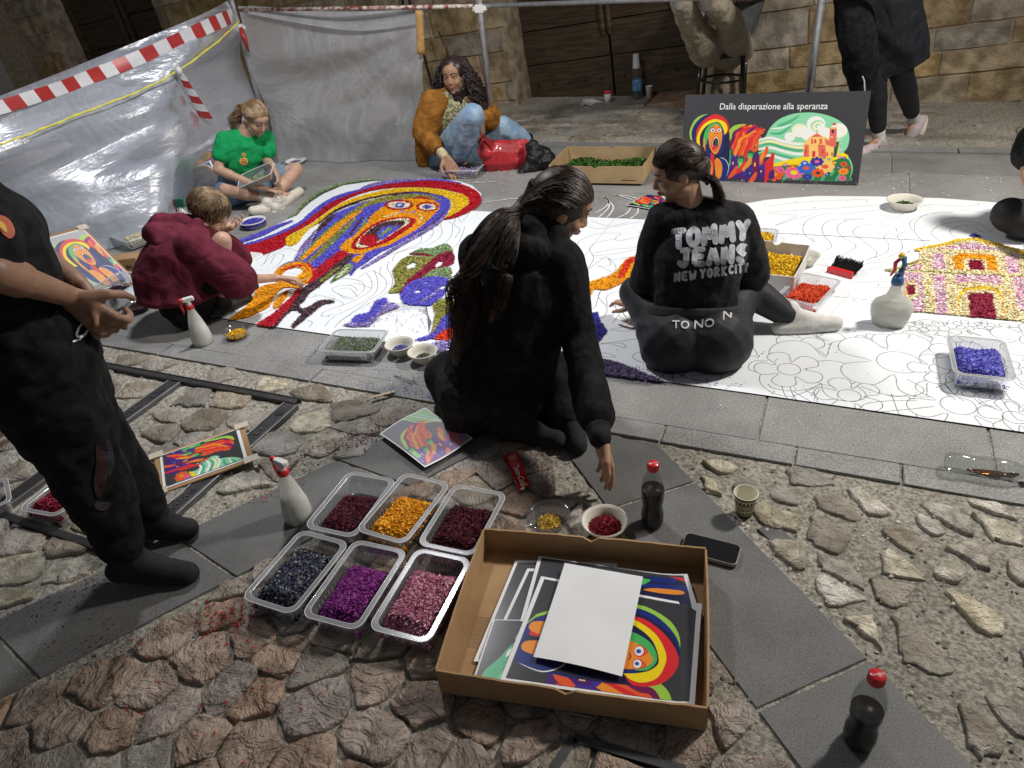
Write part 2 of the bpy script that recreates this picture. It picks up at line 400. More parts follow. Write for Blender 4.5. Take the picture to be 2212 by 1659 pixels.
for i, P in enumerate(voronoi(REG_L, .125, .15, 1.35, .36, .86)):
    cx = sum(p[0] for p in P)/len(P); cy = sum(p[1] for p in P)/len(P)
    if any(abs(cx-x) < .075 and .84 < cy < 1.76 for x in (-1.84, -2.45, -3.0)) or (abs(cy-1.72) < .055 and -3.1 < cx < -1.8): continue
    if cx < -3.3 and cy < 1.2: continue
    stone(P, random.uniform(.004, .009), random.choice((M_COB, M_COB, M_COBW)), ground, .45, rough=.09)
for P in voronoi(REG_M, .122, .98, 1.12, .36, .90):
    stone(P, random.uniform(.005, .009), M_COBP if random.random() < .85 else M_COB, ground, rough=.07)
for P in voronoi(REG_R, .106, -.85, 1.35, .46, .70):
    cx = sum(p[0] for p in P)/len(P)
    if cx > 1.7 or random.random() < .12: continue
    s = random.uniform(.65, 1.15); cy = sum(p[1] for p in P)/len(P)
    stone([(cx+(p[0]-cx)*s, cy+(p[1]-cy)*s) for p in P], random.uniform(.003, .007), random.choice((M_COBW, M_COBW, M_COBW, M_COB)), ground, .22, rough=.13)
# strip behind the kerb: flat worn stones between kerb and wall, fewer parts
REG_B = [(-6.0, 5.36), (3.4, 5.36), (3.4, 6.55), (-6.0, 6.45)]
for P in voronoi(REG_B, .21, .0, 1.5, .42, .62):
    if random.random() < .35: continue
    stone(P, random.uniform(.003, .006), M_COB, ground, rough=.08, seg=10)
# grit and chips lying in the mortar (nobody could count it)
def scatter_flakes(name, xy, z, size, cols, m, parent=None, tilt=.6, asp=2.0, jz=.0, kind='stuff', label=None, cat=None, simple=False, cv_=(.72, .5)):
    n = len(xy); xy = np.asarray(xy, float)
    z = np.broadcast_to(np.asarray(z, float), (n,)).copy()+RNG.random(n)*jz
    a = RNG.random(n)*2*np.pi; s = size*(.6+.8*RNG.random(n))
    t = np.stack([np.cos(a), np.sin(a), (RNG.random(n)-.5)*tilt], 1); t /= np.linalg.norm(t, axis=1)[:, None]
    up = np.stack([(RNG.random(n)-.5)*tilt, (RNG.random(n)-.5)*tilt, np.ones(n)], 1)
    b = np.cross(up, t); b /= np.linalg.norm(b, axis=1)[:, None]; nn = np.cross(t, b)
    P = np.column_stack([xy, z]); h = (s/2)[:, None]; w = h/asp; bend = nn*h*.28
    V = np.stack([P-t*h-b*w*.6, P-bend*0+b*w*-1+bend, P+t*h-b*w*.4, P+t*h+b*w*.4, P+b*w+bend, P-t*h+b*w*.6], 1).reshape(-1, 3)
    if simple: V = np.stack([P-t*h-b*w, P+t*h-b*w+bend, P+t*h+b*w, P-t*h+b*w+bend], 1).reshape(-1, 3)
    nv = 4 if simple else 6
    k = np.arange(n)[:, None]*nv
    F = k+np.array([[0, 1, 2, 3]]) if simple else np.concatenate([k+np.array([[0, 1, 4, 5]]), k+np.array([[1, 2, 3, 4]])])
    c = np.asarray(cols, float); c = c[RNG.integers(0, len(c), n)] if c.ndim == 2 and len(c) != n else c
    c = c*(cv_[0]+cv_[1]*RNG.random((n, 1)))
    o = np_mesh(name, V, F, m, parent, False, np.repeat(np.clip(c, 0, 1), nv, 0)); tag(o, label, cat, None, kind); return o
M_PETAL = mat('petal', (1, 1, 1), .6, vcol=True, spec=.25)
M_GRIT = mat('grit', (1, 1, 1), .85, vcol=True)
g = RNG.random((30000, 2))*np.array([7.6, 7.2])+np.array([-4.6, -.7])
_b1 = [L0, L1, U1, U0]; _b2 = [A0, A1, B1, B0]; k = np.array([(y < 1.85 or y > 5.35) and not poly_in(x, y, _b1) and not poly_in(x, y, _b2) for x, y in g]); g = g[k]
scatter_flakes('grit', g, -.004, .0075, [(.36, .33, .28), (.22, .2, .17), (.5, .47, .4), (.13, .12, .1)], M_GRIT, ground, asp=1.1, jz=.006)
# manhole cover frame: cast channel bars filled with cobbles
mh = empty('manhole_cover', (-2.42, 1.3, 0), 'recessed cobble-filled manhole cover with dark cast iron frame bars', 'manhole cover')
def bar(x, y, lx, ly, name='frame_bar', z=.012, m=M_IRON):
    b = MB(); b.box((x+2.42, y-1.3, z/2-.01), (lx, ly, z+.02)); return b.build(name, m, mh, bev=.002)
for x in (-1.83, -2.45, -3.0):
    bar(x, 1.29, .052, .80); bar(x+.034, 1.29, .007, .80, 'rim', .015, M_IRONL); bar(x-.032, 1.29, .005, .80, 'rim', .014, M_IRONL)
    for yy in (.95, 1.62):
        b = MB(); b.prism([(x+2.42+.019*math.cos(t)*1.0, yy-1.3+.014*math.sin(t)) for t in [6.283*i/12 for i in range(12)]], .008, .0142); b.build('keyhole', M_BLACK, mh)
bar(-2.43, 1.71, 1.22, .028); bar(-2.43, .87, 1.22, .028); bar(-2.43, 1.728, 1.24, .005, 'rim', .015, M_IRONL)
def text_mesh(s, size, m, parent, loc, ang=0, name='lettering', ext=.0015, tilt=None, bold=0, align='CENTER', shear=0, sx=1):
    cu = bpy.data.curves.new('t', 'FONT'); cu.body = s; cu.size = size; cu.extrude = ext; cu.offset = bold; cu.align_x = align; cu.align_y = 'CENTER'; cu.shear = shear
    cu.resolution_u = 3
    o = bpy.data.objects.new('t', cu); COL.objects.link(o); dg = bpy.context.evaluated_depsgraph_get(); dg.update()
    me = bpy.data.meshes.new_from_object(o.evaluated_get(dg)); bpy.data.objects.remove(o)
    T = Matrix.Translation(loc) @ (tilt if tilt is not None else Matrix.Rotation(ang, 4, 'Z')) @ Matrix.Diagonal((sx, 1, 1, 1)); me.transform(T)
    me.materials.clear()
    return link_mesh(name, me, m, parent, False)
for x, y, s, a, z in ((-2.45, 1.44, 'ECOTA', 1.57, .034), (-1.83, 1.12, 'FONDERIE', 1.57, .026), (-1.86, 1.10, 'PERO', 1.57, .0), (-1.83, 1.50, 'L-I', 1.57, .04), (-2.45, 1.585, 'L-I', 1.57, .04), (-3.0, 1.3, 'ECOTA', 1.57, .034)):
    if z: text_mesh(s, z, M_IRONL, mh, (x+2.42, y-1.3, .0135), a, 'lettering')
# corner of another iron frame at the bottom edge
m2 = empty('drain_frame', at(1240, 1600), 'dark iron angle frame set in cobbles at the bottom edge', 'drain frame')
b = MB(); p0, p1, p2 = at(1195, 1665)-at(1240, 1600), at(1240, 1598)-at(1240, 1600), at(1480, 1668)-at(1240, 1600)
for a_, b_ in ((p0, p1), (p1, p2)):
    d = (b_-a_).normalized(); nrm = Vector((-d.y, d.x, 0))*.010; b.prism([(a_-nrm)[:2], (b_-nrm)[:2], (b_+nrm)[:2], (a_+nrm)[:2]], -.02, .010)
b.build('frame_bar', M_IRON, m2)
# ================================================================ back wall (masonry runs 5 degrees off the paved street)
TILT = Matrix.Rotation(-.087, 4, 'Y')
wall = empty('stone_wall', (0, 6.62, 0), 'weathered tan stone block wall behind the work site', 'wall'); wall.rotation_euler = (0, -.087, 0)
DOORS = [(-2.93, -1.18), (-9.0, -7.15)]
def wall_run(x0, x1, y):
    z = -.62; row = 0
    while z < 2.9:
        hh = random.choice((.17, .20, .24, .27)); x = x0-random.uniform(0, .3)
        while x < x1:
            w = random.uniform(.26, .62); a, b2 = max(x, x0), min(x+w, x1); x += w
            if b2-a < .06: continue
            if any(a < d1 and b2 > d0 for d0, d1 in DOORS) and z < 2.4:
                for d0, d1 in DOORS:
                    if a < d0 < b2: b2 = d0
                    if a < d1 < b2: a = d1
                    if d0 <= a and b2 <= d1: b2 = a
                if b2-a < .05: continue
            g_ = .004; q = [random.uniform(-.006, .006) for _ in range(4)]
            dp = random.uniform(.008, .020)
            V = [(a+g_, .05, z+g_), (b2-g_, .05, z+g_), (b2-g_, .05, z+hh-g_), (a+g_, .05, z+hh-g_)]
            i_ = .010; mid = (a+b2)/2
            o1 = [(a+g_+q[0], -dp+.012, z+g_), (b2-g_+q[1], -dp+.012, z+g_+q[2]), (b2-g_, -dp+.012, z+hh-g_+q[3]), (a+g_, -dp+.012, z+hh-g_)]
            o2 = [(a+g_+i_, -dp, z+g_+i_), (mid, -dp-.006, z+g_+i_*.7), (b2-g_-i_, -dp, z+g_+i_), (b2-g_-i_, -dp-.004, z+hh-g_-i_), (mid, -dp-.009, z+hh-g_-i_), (a+g_+i_, -dp, z+hh-g_-i_)]
            VV = V+o1+o2
            F = [(0, 1, 5, 4), (1, 2, 6, 5), (2, 3, 7, 6), (3, 0, 4, 7), (4, 5, 10, 9, 8), (5, 6, 11, 10), (6, 7, 13, 12, 11), (7, 4, 8, 13), (8, 9, 12, 13), (9, 10, 11, 12)]
            pmesh('stone', VV, F, M_BLOCK, wall, False)
        z += hh; row += 1
wall_run(-9.6, 3.6, 0)
b = MB()
for x0, x1, z0, z1 in ((-10.2, -9.0, -.8, 3), (-7.15, -2.93, -.8, 3), (-1.18, 4, -.8, 3), (-2.93, -1.18, 2.4, 3), (-9.0, -7.15, 2.4, 3)):
    b.box(((x0+x1)/2, .15, (z0+z1)/2), (x1-x0, .302, z1-z0))
b.build('mortar', M_WMORT, wall)
def door(name, x0, x1, label, leaf_z, boards):
    d = empty(name, (0, 6.62, 0), label, 'door'); d.rotation_euler = (0, -.087, 0)
    w = x1-x0; zb = .12 if x0 > -4 else -.4; Y = .34
    b = MB(); b.box(((x0+x1)/2, Y+.06, 1.1), (w, .04, 2.9)); b.build('backing', M_BLACK, d)
    for s in (0, 1):
        a, c = x0+.01+s*w/2, x0+s*w/2+w/2-.01; z = zb
        for k, hh in enumerate(boards):
            bb = MB(); bb.box(((a+c)/2, Y+(.0 if k % 2 else .008), z+hh/2), (c-a-.004, .045, hh-.008)); bb.build('board', M_WOODH, d, bev=.004); 
            for q in range(5) if x0 > -4 and k in (0, 2) else ():
                nb = MB(); nb.lathe([(.013, 0), (.010, .006), (0, .009)], 8, (a+.1+q*(c-a-.2)/4, Y-.022-.001, z+hh*.55), Matrix.Rotation(1.5708, 3, 'X')); nb.build('nail', M_BLACK, d)
            z += hh
        if x0 < -4:
            for xx in (a+.05, c-.05):
                bb = MB(); bb.box((xx, Y-.02, 1.0), (.085, .04, 2.7)); bb.build('stile', M_WOOD, d, bev=.006)
    if x0 > -4:
        for s in (-.032, .032):
            bb = MB(); bb.tube([((x0+x1)/2+s-.02, Y-.03, zb+.60), ((x0+x1)/2+s-.02, Y-.03, zb+.66), ((x0+x1)/2+s-.02, Y-.03, 2.5)], [.012, .028, .028], 8); bb.build('astragal', M_WOOD, d)
    for s, xx in ((1, x0), (-1, x1)):
        bb = MB(); bb.box((xx+s*.004, .17, 1.05), (.02, .33, 2.7)); bb.build('jamb', M_BLOCK, d)
    return d
door('wooden_door', -2.93, -1.18, 'old dark studded wooden double door with centre moulding behind the chair', .12, [.42, .30, .45, .4, .4])
door('wooden_door', -9.0, -7.15, 'dark panelled wooden door beyond the left plastic sheet', -.4, [.30, .30, .30, .30, .3, .3, .3, .3])
st = empty('door_step', (0, 6.62, 0), 'low worn stone step under the studded wooden door', 'step'); st.rotation_euler = (0, -.087, 0)
for a, c in ((-2.96, -2.32), (-2.31, -1.66), (-1.65, -1.12)):
    b = MB(); b.box(((a+c)/2, .14, .015), (c-a-.006, .50, .29)); b.build('stone', mat('step_stone', (.24, .155, .11), .6, vs=14, col2=(.36, .26, .19), bump=(40, .5), rand=.1) if a < -2.9 else bpy.data.materials['step_stone'], st, bev=.012)
# dark cable on the wall
cb = MB(); cb.tube([onY(946, 66, 6.5), onY(958, 92, 6.5), onY(966, 118, 6.5), onY(964, 146, 6.5), onY(952, 168, 6.5)], .006, 6)
tag(cb.build('cable', M_BLACK, None, True), 'thin black cable curving down the stone wall', 'cable')
# ================================================================ the flower carpet: printed outline sheet + petals
Z1 = lambda p: (484+.2656*p[0], 380.2+.2656*p[1])      # survey frames used while measuring the carpet
Z7 = lambda p: (1106+.25*p[0], 414.7+.25*p[1])
Z8 = lambda p: (1658.9+.25*p[0], 414.7+.25*p[1])
ZR4 = lambda p: (1658.9+.25*p[0], 829.4+.25*p[1])
def wl(P, f=None): return [tuple(at(*(f(p) if f else p))[:2]) for p in P]
PX0, PY0, PXW, PYH, PR = -3.55, 2.2, 6.1, 2.2, 640   # metres, px per metre
paperW = [(262+40, 660), (318, 665), (357, 676), (553, 702)]
outline = wl([(553, 702), (1106, 780), (1659, 857), (2212, 936)])+[(1.6, 2.21), (2.4, 2.21), (2.4, 4.1), (1.3, 4.25)]+wl([(2212, 455), (2161, 440), (2034, 430), (1884, 426), (1764, 425), (1659, 433), (1560, 450), (1393, 476), (1281, 471), (1020, 457), (1038, 436), (1040, 420), (1020, 402), (990, 392), (930, 387), (880, 389), (803, 393), (740, 402), (700, 420), (672, 438), (645, 462), (617, 478), (560, 505), (500, 527), (440, 560)])+[(-3.45, 3.0), (-3.35, 2.26)]
outline = [(x, max(y, 2.21)) for x, y in outline]
carpet = empty('flower_carpet', (-.6, 3.2, 0), 'large white outline sheet on the paving partly filled with coloured flower petals', 'flower carpet')
cv = Canvas(int(PXW*PR), int(PYH*PR), (.93, .945, .96), 1)
def C(p): return ((p[0]-PX0)*PR, (PYH-(p[1]-PY0))*PR)
LINE = (.40, .40, .42)
def line(P, f=None, closed=False, w=1.7, sm=6):
    Q = [C(at(*(f(p) if f else p))) for p in P]; Q = catmull(Q, sm, closed)
    if closed: Q = Q+[Q[0]]
    cv.stroke(Q, w, LINE)
def wline(P, w=1.7, closed=False, sm=5):
    Q = catmull([C(p) for p in P], sm, closed)
    if closed: Q = Q+[Q[0]]
    cv.stroke(Q, w, LINE)
# sheet seams
for a, b in (((-3.4, 3.30), (2.4, 3.26)), ((-3.4, 2.76), (-1.3, 2.75)), ((-1.15, 2.21), (-1.15, 4.2))):
    cv.stroke([C(a), C(b)], 1.6, (.72, .74, .76))
line([(20, 362), (500, 385), (1000, 410), (1400, 430)], Z8, w=4.5); line([(1800, 445), (2250, 470)], Z8, w=6)
L8 = [[(0, 130), (300, 95), (600, 80), (850, 70)], [(0, 180), (350, 160), (700, 140), (1000, 110), (1060, 108)], [(0, 190), (120, 200), (240, 215), (100, 280), (60, 300)], [(370, 205), (240, 240), (60, 300)],
      [(550, 190), (420, 215), (330, 260), (300, 330), (330, 390), (400, 440), (370, 400)], [(820, 250), (620, 240), (500, 270), (465, 330), (490, 390), (540, 450), (540, 490), (440, 530)],
      [(840, 240), (720, 245), (610, 290), (600, 350), (660, 410), (750, 460), (740, 500), (640, 550), (460, 585)], [(1110, 345), (1090, 310), (960, 285), (820, 295), (745, 330), (740, 370), (820, 430), (900, 490), (940, 530), (920, 570), (800, 605), (600, 615)],
      [(1260, 345), (1150, 345), (1030, 370), (1000, 410), (1040, 460), (1030, 520), (960, 560), (860, 590)], [(1195, 348), (1130, 370), (1120, 400), (1155, 450), (1150, 510), (1060, 560), (880, 610)],
      [(1600, 185), (1400, 195), (1260, 240), (1220, 290), (1250, 340)], [(2000, 200), (1700, 170), (1420, 190), (1290, 250), (1262, 330), (1300, 400), (1350, 440)], [(2010, 350), (1900, 300), (1700, 262), (1500, 290), (1410, 350), (1440, 400), (1500, 445)],
      [(1860, 360), (1790, 320), (1680, 300), (1590, 330), (1570, 350), (1600, 390), (1700, 430)], [(960, 200), (1100, 230), (1220, 160), (1420, 115), (1540, 125), (1760, 130), (1830, 105)], [(1440, 40), (1320, 60), (1000, 90)], [(640, 200), (900, 170), (1050, 140)],
      [(30, 470), (160, 460), (230, 500)], [(200, 600), (460, 640), (700, 660), (900, 620), (1040, 620)], [(560, 910), (750, 930), (940, 950)], [(640, 700), (800, 690), (1000, 660)], [(600, 770), (800, 790), (1020, 780)], [(920, 838), (1130, 838)],
      [(690, 1130), (900, 1150), (1100, 1190)], [(1140, 480), (1280, 500), (1180, 540), (1130, 600)], [(2212, 1175), (2050, 1180), (1970, 1210), (1830, 1190), (1720, 1210), (1760, 1245)], [(1330, 500), (1360, 450), (1420, 500)], [(1690, 300), (1800, 290), (1930, 345), (1880, 355)]]
for P in L8: line(P, Z8)
L7 = [[(650, 300), (760, 325), (1020, 280), (1130, 265)], [(560, 470), (600, 420), (740, 370), (900, 362), (940, 370), (900, 400), (920, 430), (1110, 390)], [(600, 740), (700, 600), (690, 540), (670, 500), (720, 450), (900, 410)], [(680, 255), (840, 300), (1000, 270)],
      [(700, 540), (850, 505), (1040, 490), (1110, 470)], [(700, 560), (900, 540), (1100, 500)], [(720, 575), (900, 590), (1060, 560)], [(610, 720), (760, 600), (820, 570), (890, 640), (890, 690), (810, 740)], [(740, 650), (850, 640), (830, 580)],
      [(560, 500), (580, 560), (580, 600)], [(740, 640), (860, 700)], [(640, 1040), (720, 1000), (740, 930), (780, 850), (860, 820)], [(960, 850), (830, 900), (820, 960), (840, 1000), (960, 990)], [(760, 870), (750, 920), (820, 1010), (790, 1090), (700, 1120)],
      [(1030, 870), (930, 940), (890, 1000), (930, 1050), (870, 1140)], [(1000, 990), (960, 1050), (1000, 1120), (930, 1160)], [(1040, 1060), (1050, 1110), (980, 1170), (860, 1190)], [(820, 1200), (1000, 1210), (1090, 1170)], [(750, 1325), (900, 1315), (960, 1320), (980, 1355), (860, 1325)],
      [(760, 1320), (1000, 1290), (1170, 1260)], [(690, 1410), (800, 1400), (900, 1435), (760, 1430)], [(1040, 1430), (1090, 1395), (1250, 1400), (1400, 1440), (1450, 1480), (1400, 1505), (1220, 1500), (1080, 1465), (1040, 1430)], [(1330, 1630), (1390, 1600), (1380, 1550), (1500, 1610), (1640, 1640), (1780, 1640), (1810, 1600), (1760, 1560), (1620, 1520), (1800, 1560)],
      [(1780, 1420), (1900, 1470), (1900, 1530), (1760, 1530), (1600, 1510)], [(1090, 1570), (1100, 1520), (1000, 1540)], [(1380, 1550), (1400, 1660)], [(1940, 1350), (1960, 1400), (2100, 1430), (2110, 1390), (2050, 1340), (1960, 1315)], [(2212, 1470), (2100, 1470), (2050, 1500), (2060, 1550), (2212, 1590)]]
for P in L7: line(P, Z7)
L1 = [[(2000, 300), (1930, 380), (1900, 330), (1870, 400), (1920, 440), (1880, 510)], [(1830, 370), (1860, 420), (1830, 520), (1700, 600), (1500, 640)], [(1760, 400), (1770, 480), (1680, 560), (1520, 600)], [(1700, 430), (1690, 500), (1560, 580), (1380, 640)], [(1960, 420), (1900, 560), (1800, 600)],
      [(1600, 480), (1600, 540), (1480, 600), (1300, 670)], [(1340, 700), (1330, 760), (1370, 840), (1350, 930), (1240, 1010), (1100, 1090), (960, 1180), (900, 1240)], [(1280, 740), (1270, 800), (1320, 860), (1300, 940), (1180, 1020), (1040, 1120), (930, 1200)], [(1220, 770), (1250, 860), (1230, 960), (1080, 1060), (900, 1150), (820, 1230)],
      [(1160, 800), (1200, 860), (1190, 940), (1060, 1020), (960, 1060), (820, 1110), (800, 1150), (900, 1130)], [(900, 860), (1000, 840), (1120, 870), (1140, 930), (1060, 990), (960, 980), (880, 930), (940, 900), (1040, 900), (1090, 940)], [(940, 930), (1020, 920), (1090, 990)], [(930, 960), (980, 1000), (1060, 1010)],
      [(690, 1000), (780, 980), (860, 1000), (970, 1040), (940, 1070)], [(1000, 900), (1080, 880), (1200, 920)], [(300, 740), (400, 650), (520, 600), (600, 620)], [(380, 720), (420, 650), (490, 650), (440, 730), (390, 760)], [(330, 720), (390, 620), (560, 590)], [(260, 700), (330, 660), (420, 630)],
      [(220, 1170), (400, 1090), (460, 1010), (560, 940)], [(300, 1180), (460, 1110), (540, 1000)], [(60, 1130), (200, 1060), (240, 980)], [(40, 1060), (140, 1020), (230, 960)], [(680, 1180), (720, 1200), (690, 1240)], [(1370, 700), (1400, 640), (1500, 600)], [(1290, 820), (1200, 780), (1100, 830)]]
for P in L1: line(P, Z1)
for k in range(9):
    line([(1230+k*6, 1130-k*10), (1400+k*12, 1110-k*9), (1560+k*10, 1090-k*8), (1650, 1140-k*9), (1690-k*3, 1200+k*10)], Z1)
def flower(cx, cy, r, rot=0, n=5, core=.34, stem=True):
    P = []
    for i in range(n):
        a = rot+2*math.pi*i/n; w = 2*math.pi/n
        for t, q in ((-.48, .42), (-.34, .86), (-.12, 1.02), (.12, 1.02), (.34, .86)): P.append((cx+r*q*math.cos(a+t*w), cy+r*q*math.sin(a+t*w)))
    cv.poly([C(p) for p in catmull(P, 3, True)], (.915, .93, .945)); wline(P, closed=True, sm=3); wline([(cx+r*core*math.cos(t), cy+r*core*math.sin(t)) for t in [i*.6283 for i in range(10)]], closed=True, sm=3)
    if stem:
        for s in (-.12, .12): wline([(cx+s*r, cy-r*1.0), (cx+s*r+.02, cy-r*1.5), (cx+s*r+.05, cy-r*1.9)])
def F8(p, r, rot=.3, f=Z8, n=5): q = at(*f(p)); flower(q.x, q.y, r, rot, n)
F8((875, 1290), .05, .2); F8((1280, 1265), .16, 1.1); F8((385, 1315), .13, .7); F8((555, 1575), .26, 1.2); F8((1300, 1170), .045, .3); F8((1520, 1190), .06, .8); F8((1700, 1160), .04)
F8((2050, 1200), .05); F8((1870, 1160), .035); F8((400, 1185), .05); F8((1130, 1480), .22, .1); F8((2120, 1560), .07); F8((1640, 195), .155, 1.0, ZR4, 5); F8((1780, 60), .055, .4, ZR4); F8((700, 110), .11, 2.0, ZR4)
F8((2130, 300), .1, .5, ZR4); F8((1480, 1540), .10, .7); F8((1700, 1440), .12, .1); F8((180, 1540), .12, 2.1); F8((2300, 1300), .14, .2)
for (x, y) in ((1260, 1135), (1320, 1140), (1460, 1142), (1525, 1142), (1830, 1140)): line([(x-22, y), (x, y-7), (x+22, y), (x, y+7)], Z8, closed=True)
for P in ([(800, 30), (1000, 100), (1200, 115), (1330, 90), (1330, 40), (1200, -30)], [(780, 235), (850, 180), (1060, 155), (1280, 155)], [(945, 253), (1200, 230), (1430, 205)], [(460, 10), (480, 80), (560, 135), (700, 160), (820, 140), (840, 90), (770, 30)], [(0, 10), (40, 45), (200, 70), (360, 50), (460, 5)],
          [(210, 68), (380, 170)], [(395, 175), (410, 110), (450, 55)], [(320, 65), (415, 110)], [(1370, 0), (1370, 110)], [(1445, 45), (1700, -60)], [(2020, 40), (2100, 150), (2212, 200)], [(2000, 125), (2130, 300), (2212, 330)], [(2020, 280), (2040, 350), (2120, 415)], [(2040, 190), (2080, 160), (2250, 250)]):
    line(P, ZR4)
tess = geometry.tessellate_polygon([[Vector((x, y, 0)) for x, y in outline]])
def sheet_mesh(name, poly, z, m, parent, uvf):
    me = bpy.data.meshes.new(name); V = [(x, y, z) for x, y in poly]; me.from_pydata(V, [], [tuple(t) for t in geometry.tessellate_polygon([[Vector(v) for v in V]])])
    uvl = me.uv_layers.new(name='UVMap')
    for l in me.loops: uvl.data[l.index].uv = uvf(V[l.vertex_index])
    o = link_mesh(name, me, m, parent, False); return o
# the sheet has a gentle waviness: dense grid clipped to the outline
step = .03; gx = np.arange(PX0, PX0+PXW, step); gy = np.arange(PY0-.0, PY0+PYH, step)
cvm = Canvas(int(PXW*100), int(PYH*100), (0, 0, 0), 1); cvm.poly([((x-PX0)*100, (PYH-(y-PY0))*100) for x, y in outline], (1, 1, 1))
PAPERMASK = cvm.a[..., 0] > .5
_ys, _xs = np.mgrid[0:cv.a.shape[0], 0:cv.a.shape[1]].astype(np.float32)/PR
_st = np.zeros_like(_xs)
for _k in range(14): _a, _b, _c, _d = RNG.uniform(-4, 4), RNG.uniform(-4, 4), RNG.uniform(0, 6), RNG.uniform(.3, 1); _st += _d*np.sin(_xs*_a+_ys*_b+_c)
cv.a *= (1-.018*np.abs(_st/4))[..., None]
for _k in range(26):
    _x, _y, _a, _l = RNG.uniform(0, PXW), RNG.uniform(0, PYH), RNG.uniform(0, 3.1), RNG.uniform(.1, .5); cv.stroke([((_x+_l*math.cos(_a)*t)*PR, (_y+_l*math.sin(_a)*t+.02*math.sin(t*5))*PR) for t in (0, .25, .5, .75, 1)], 1.6, (.84, .85, .87), 4)
M_SHEET = imgmat('outline_sheet', cv, .5, 0, .25)
paper = sheet_mesh('paper_sheet', [(x+.6, y-3.2) for x, y in outline], .005, M_SHEET, carpet, lambda v: ((v[0]-.6-PX0)/PXW, (v[1]+3.2-PY0)/PYH))
# ---- petals -----------------------------------------------------------------
CL = dict(red=(.50, .006, .018), yellow=(.86, .55, .015), orange=(.90, .36, .005), blue=(.115, .10, .60), lilac=(.22, .17, .40), olive=(.26, .25, .05), sage=(.20, .29, .13), dark=(.055, .026, .035),
          cream=(.80, .74, .52), pink=(.78, .48, .60), burgundy=(.27, .008, .04), pale=(.90, .76, .42), redorange=(.72, .045, .012), navy=(.035, .03, .30), plum=(.085, .06, .13))
GR = 250  # raster cells per metre
NM = list(CL); gw, gh = int(PXW*GR), int(PYH*GR)
grid = np.zeros((gh, gw), np.int16)
class _G(Canvas):
    def __init__(s): s.w, s.h, s.ss = gw, gh, 1; s.a = grid
G = _G()
def area(col, P, f=Z1, sm=4):
    Q = [((at(*f(p)).x-PX0)*GR, (PYH-(at(*f(p)).y-PY0))*GR) for p in (catmull(P, sm, True) if sm else P)]
    r = G.mask(Q)
    if r: grid[r[2]:r[3], r[0]:r[1]][r[4]] = (NM.index(col)+1 if col else 0)
def band(col, P, w, f=Z1, sm=5, taper=True):
    Q = catmull(P, sm) if sm else P; area(col, offset_poly(Q, w, taper), f, 0)
def ellz(col, c, rx, ry, f=Z1, rot=0): area(col, [(c[0]+rx*math.cos(t)*math.cos(rot)-ry*math.sin(t)*math.sin(rot), c[1]+rx*math.cos(t)*math.sin(rot)+ry*math.sin(t)*math.cos(rot)) for t in [i*math.pi/9 for i in range(18)]], f, 0)
band('sage', [(520, 352), (600, 312), (640, 250), (740, 170), (830, 122), (960, 78), (1120, 50), (1300, 40)], 20)
band('blue', [(70, 565), (200, 522), (330, 472), (430, 425), (565, 375)], 34); band('blue', [(100, 592), (250, 552), (400, 502), (520, 452), (640, 388), (700, 335), (830, 235), (950, 178), (1100, 135), (1250, 90), (1450, 62), (1650, 46), (1800, 50), (1930, 70)], 34)
band('lilac', [(1130, 105), (1250, 75), (1400, 52), (1600, 42)], 30)
area('red', [(95, 597), (250, 565), (400, 512), (530, 458), (640, 402), (760, 312), (880, 225), (1000, 175), (1150, 122), (1300, 85), (1500, 60), (1700, 50), (1900, 72), (2030, 118), (2090, 180), (2080, 240), (2000, 300), (1880, 350), (1775, 367), (1850, 330), (1930, 290), (1980, 230), (1960, 170), (1800, 120), (1500, 100), (1200, 130), (950, 225), (700, 400), (520, 500), (505, 570), (420, 615), (340, 645), (280, 668), (130, 662)], sm=3)
area('yellow', [(515, 512), (600, 462), (700, 412), (820, 322), (950, 237), (1100, 178), (1300, 127), (1500, 107), (1700, 115), (1900, 150), (1985, 190), (1990, 240), (1930, 290), (1850, 335), (1785, 362), (1800, 330), (1838, 260), (1838, 220), (1800, 180), (1700, 158), (1550, 148), (1400, 163), (1250, 188), (1100, 225), (950, 275), (850, 330), (780, 388), (700, 435), (640, 500), (600, 555), (540, 580), (510, 560)], sm=3)
band('cream', [(1815, 330), (1850, 270), (1850, 225), (1790, 180)], 10); band('cream', [(1100, 228), (1250, 192), (1380, 168)], 8)
area('blue', [(570, 722), (600, 650), (680, 580), (760, 480), (800, 400), (900, 320), (1100, 240), (1300, 190), (1500, 155), (1700, 160), (1810, 190), (1845, 230), (1830, 290), (1780, 362), (1650, 452), (1500, 530), (1300, 620), (1150, 720), (1080, 765), (1030, 822), (1020, 760), (900, 680), (820, 720), (740, 762), (650, 722)], sm=3)
band('dark', [(770, 400), (900, 300), (1050, 235), (1250, 182), (1500, 148), (1650, 152), (1780, 182)], 16); area('dark', [(790, 405), (850, 350), (905, 320), (880, 370), (820, 430), (760, 490), (730, 560), (690, 620), (700, 560), (760, 450)])
band('lilac', [(590, 705), (640, 620), (700, 540), (760, 450)], 56); band('lilac', [(1120, 765), (1250, 690), (1450, 565), (1620, 470), (1770, 370), (1835, 290)], 26)
band('dark', [(1500, 520), (1640, 440), (1760, 350), (1800, 280)], 10)
band('olive', [(980, 345), (1150, 252), (1300, 207), (1500, 180), (1650, 180), (1770, 210)], 42); band('blue', [(1010, 370), (1150, 290), (1300, 235), (1480, 200)], 20)
band('olive', [(690, 720), (800, 620), (900, 520), (1000, 430), (1080, 350)], 52); band('sage', [(610, 700), (740, 560), (880, 430), (1010, 335)], 26); band('sage', [(800, 640), (920, 520), (1010, 430)], 18)
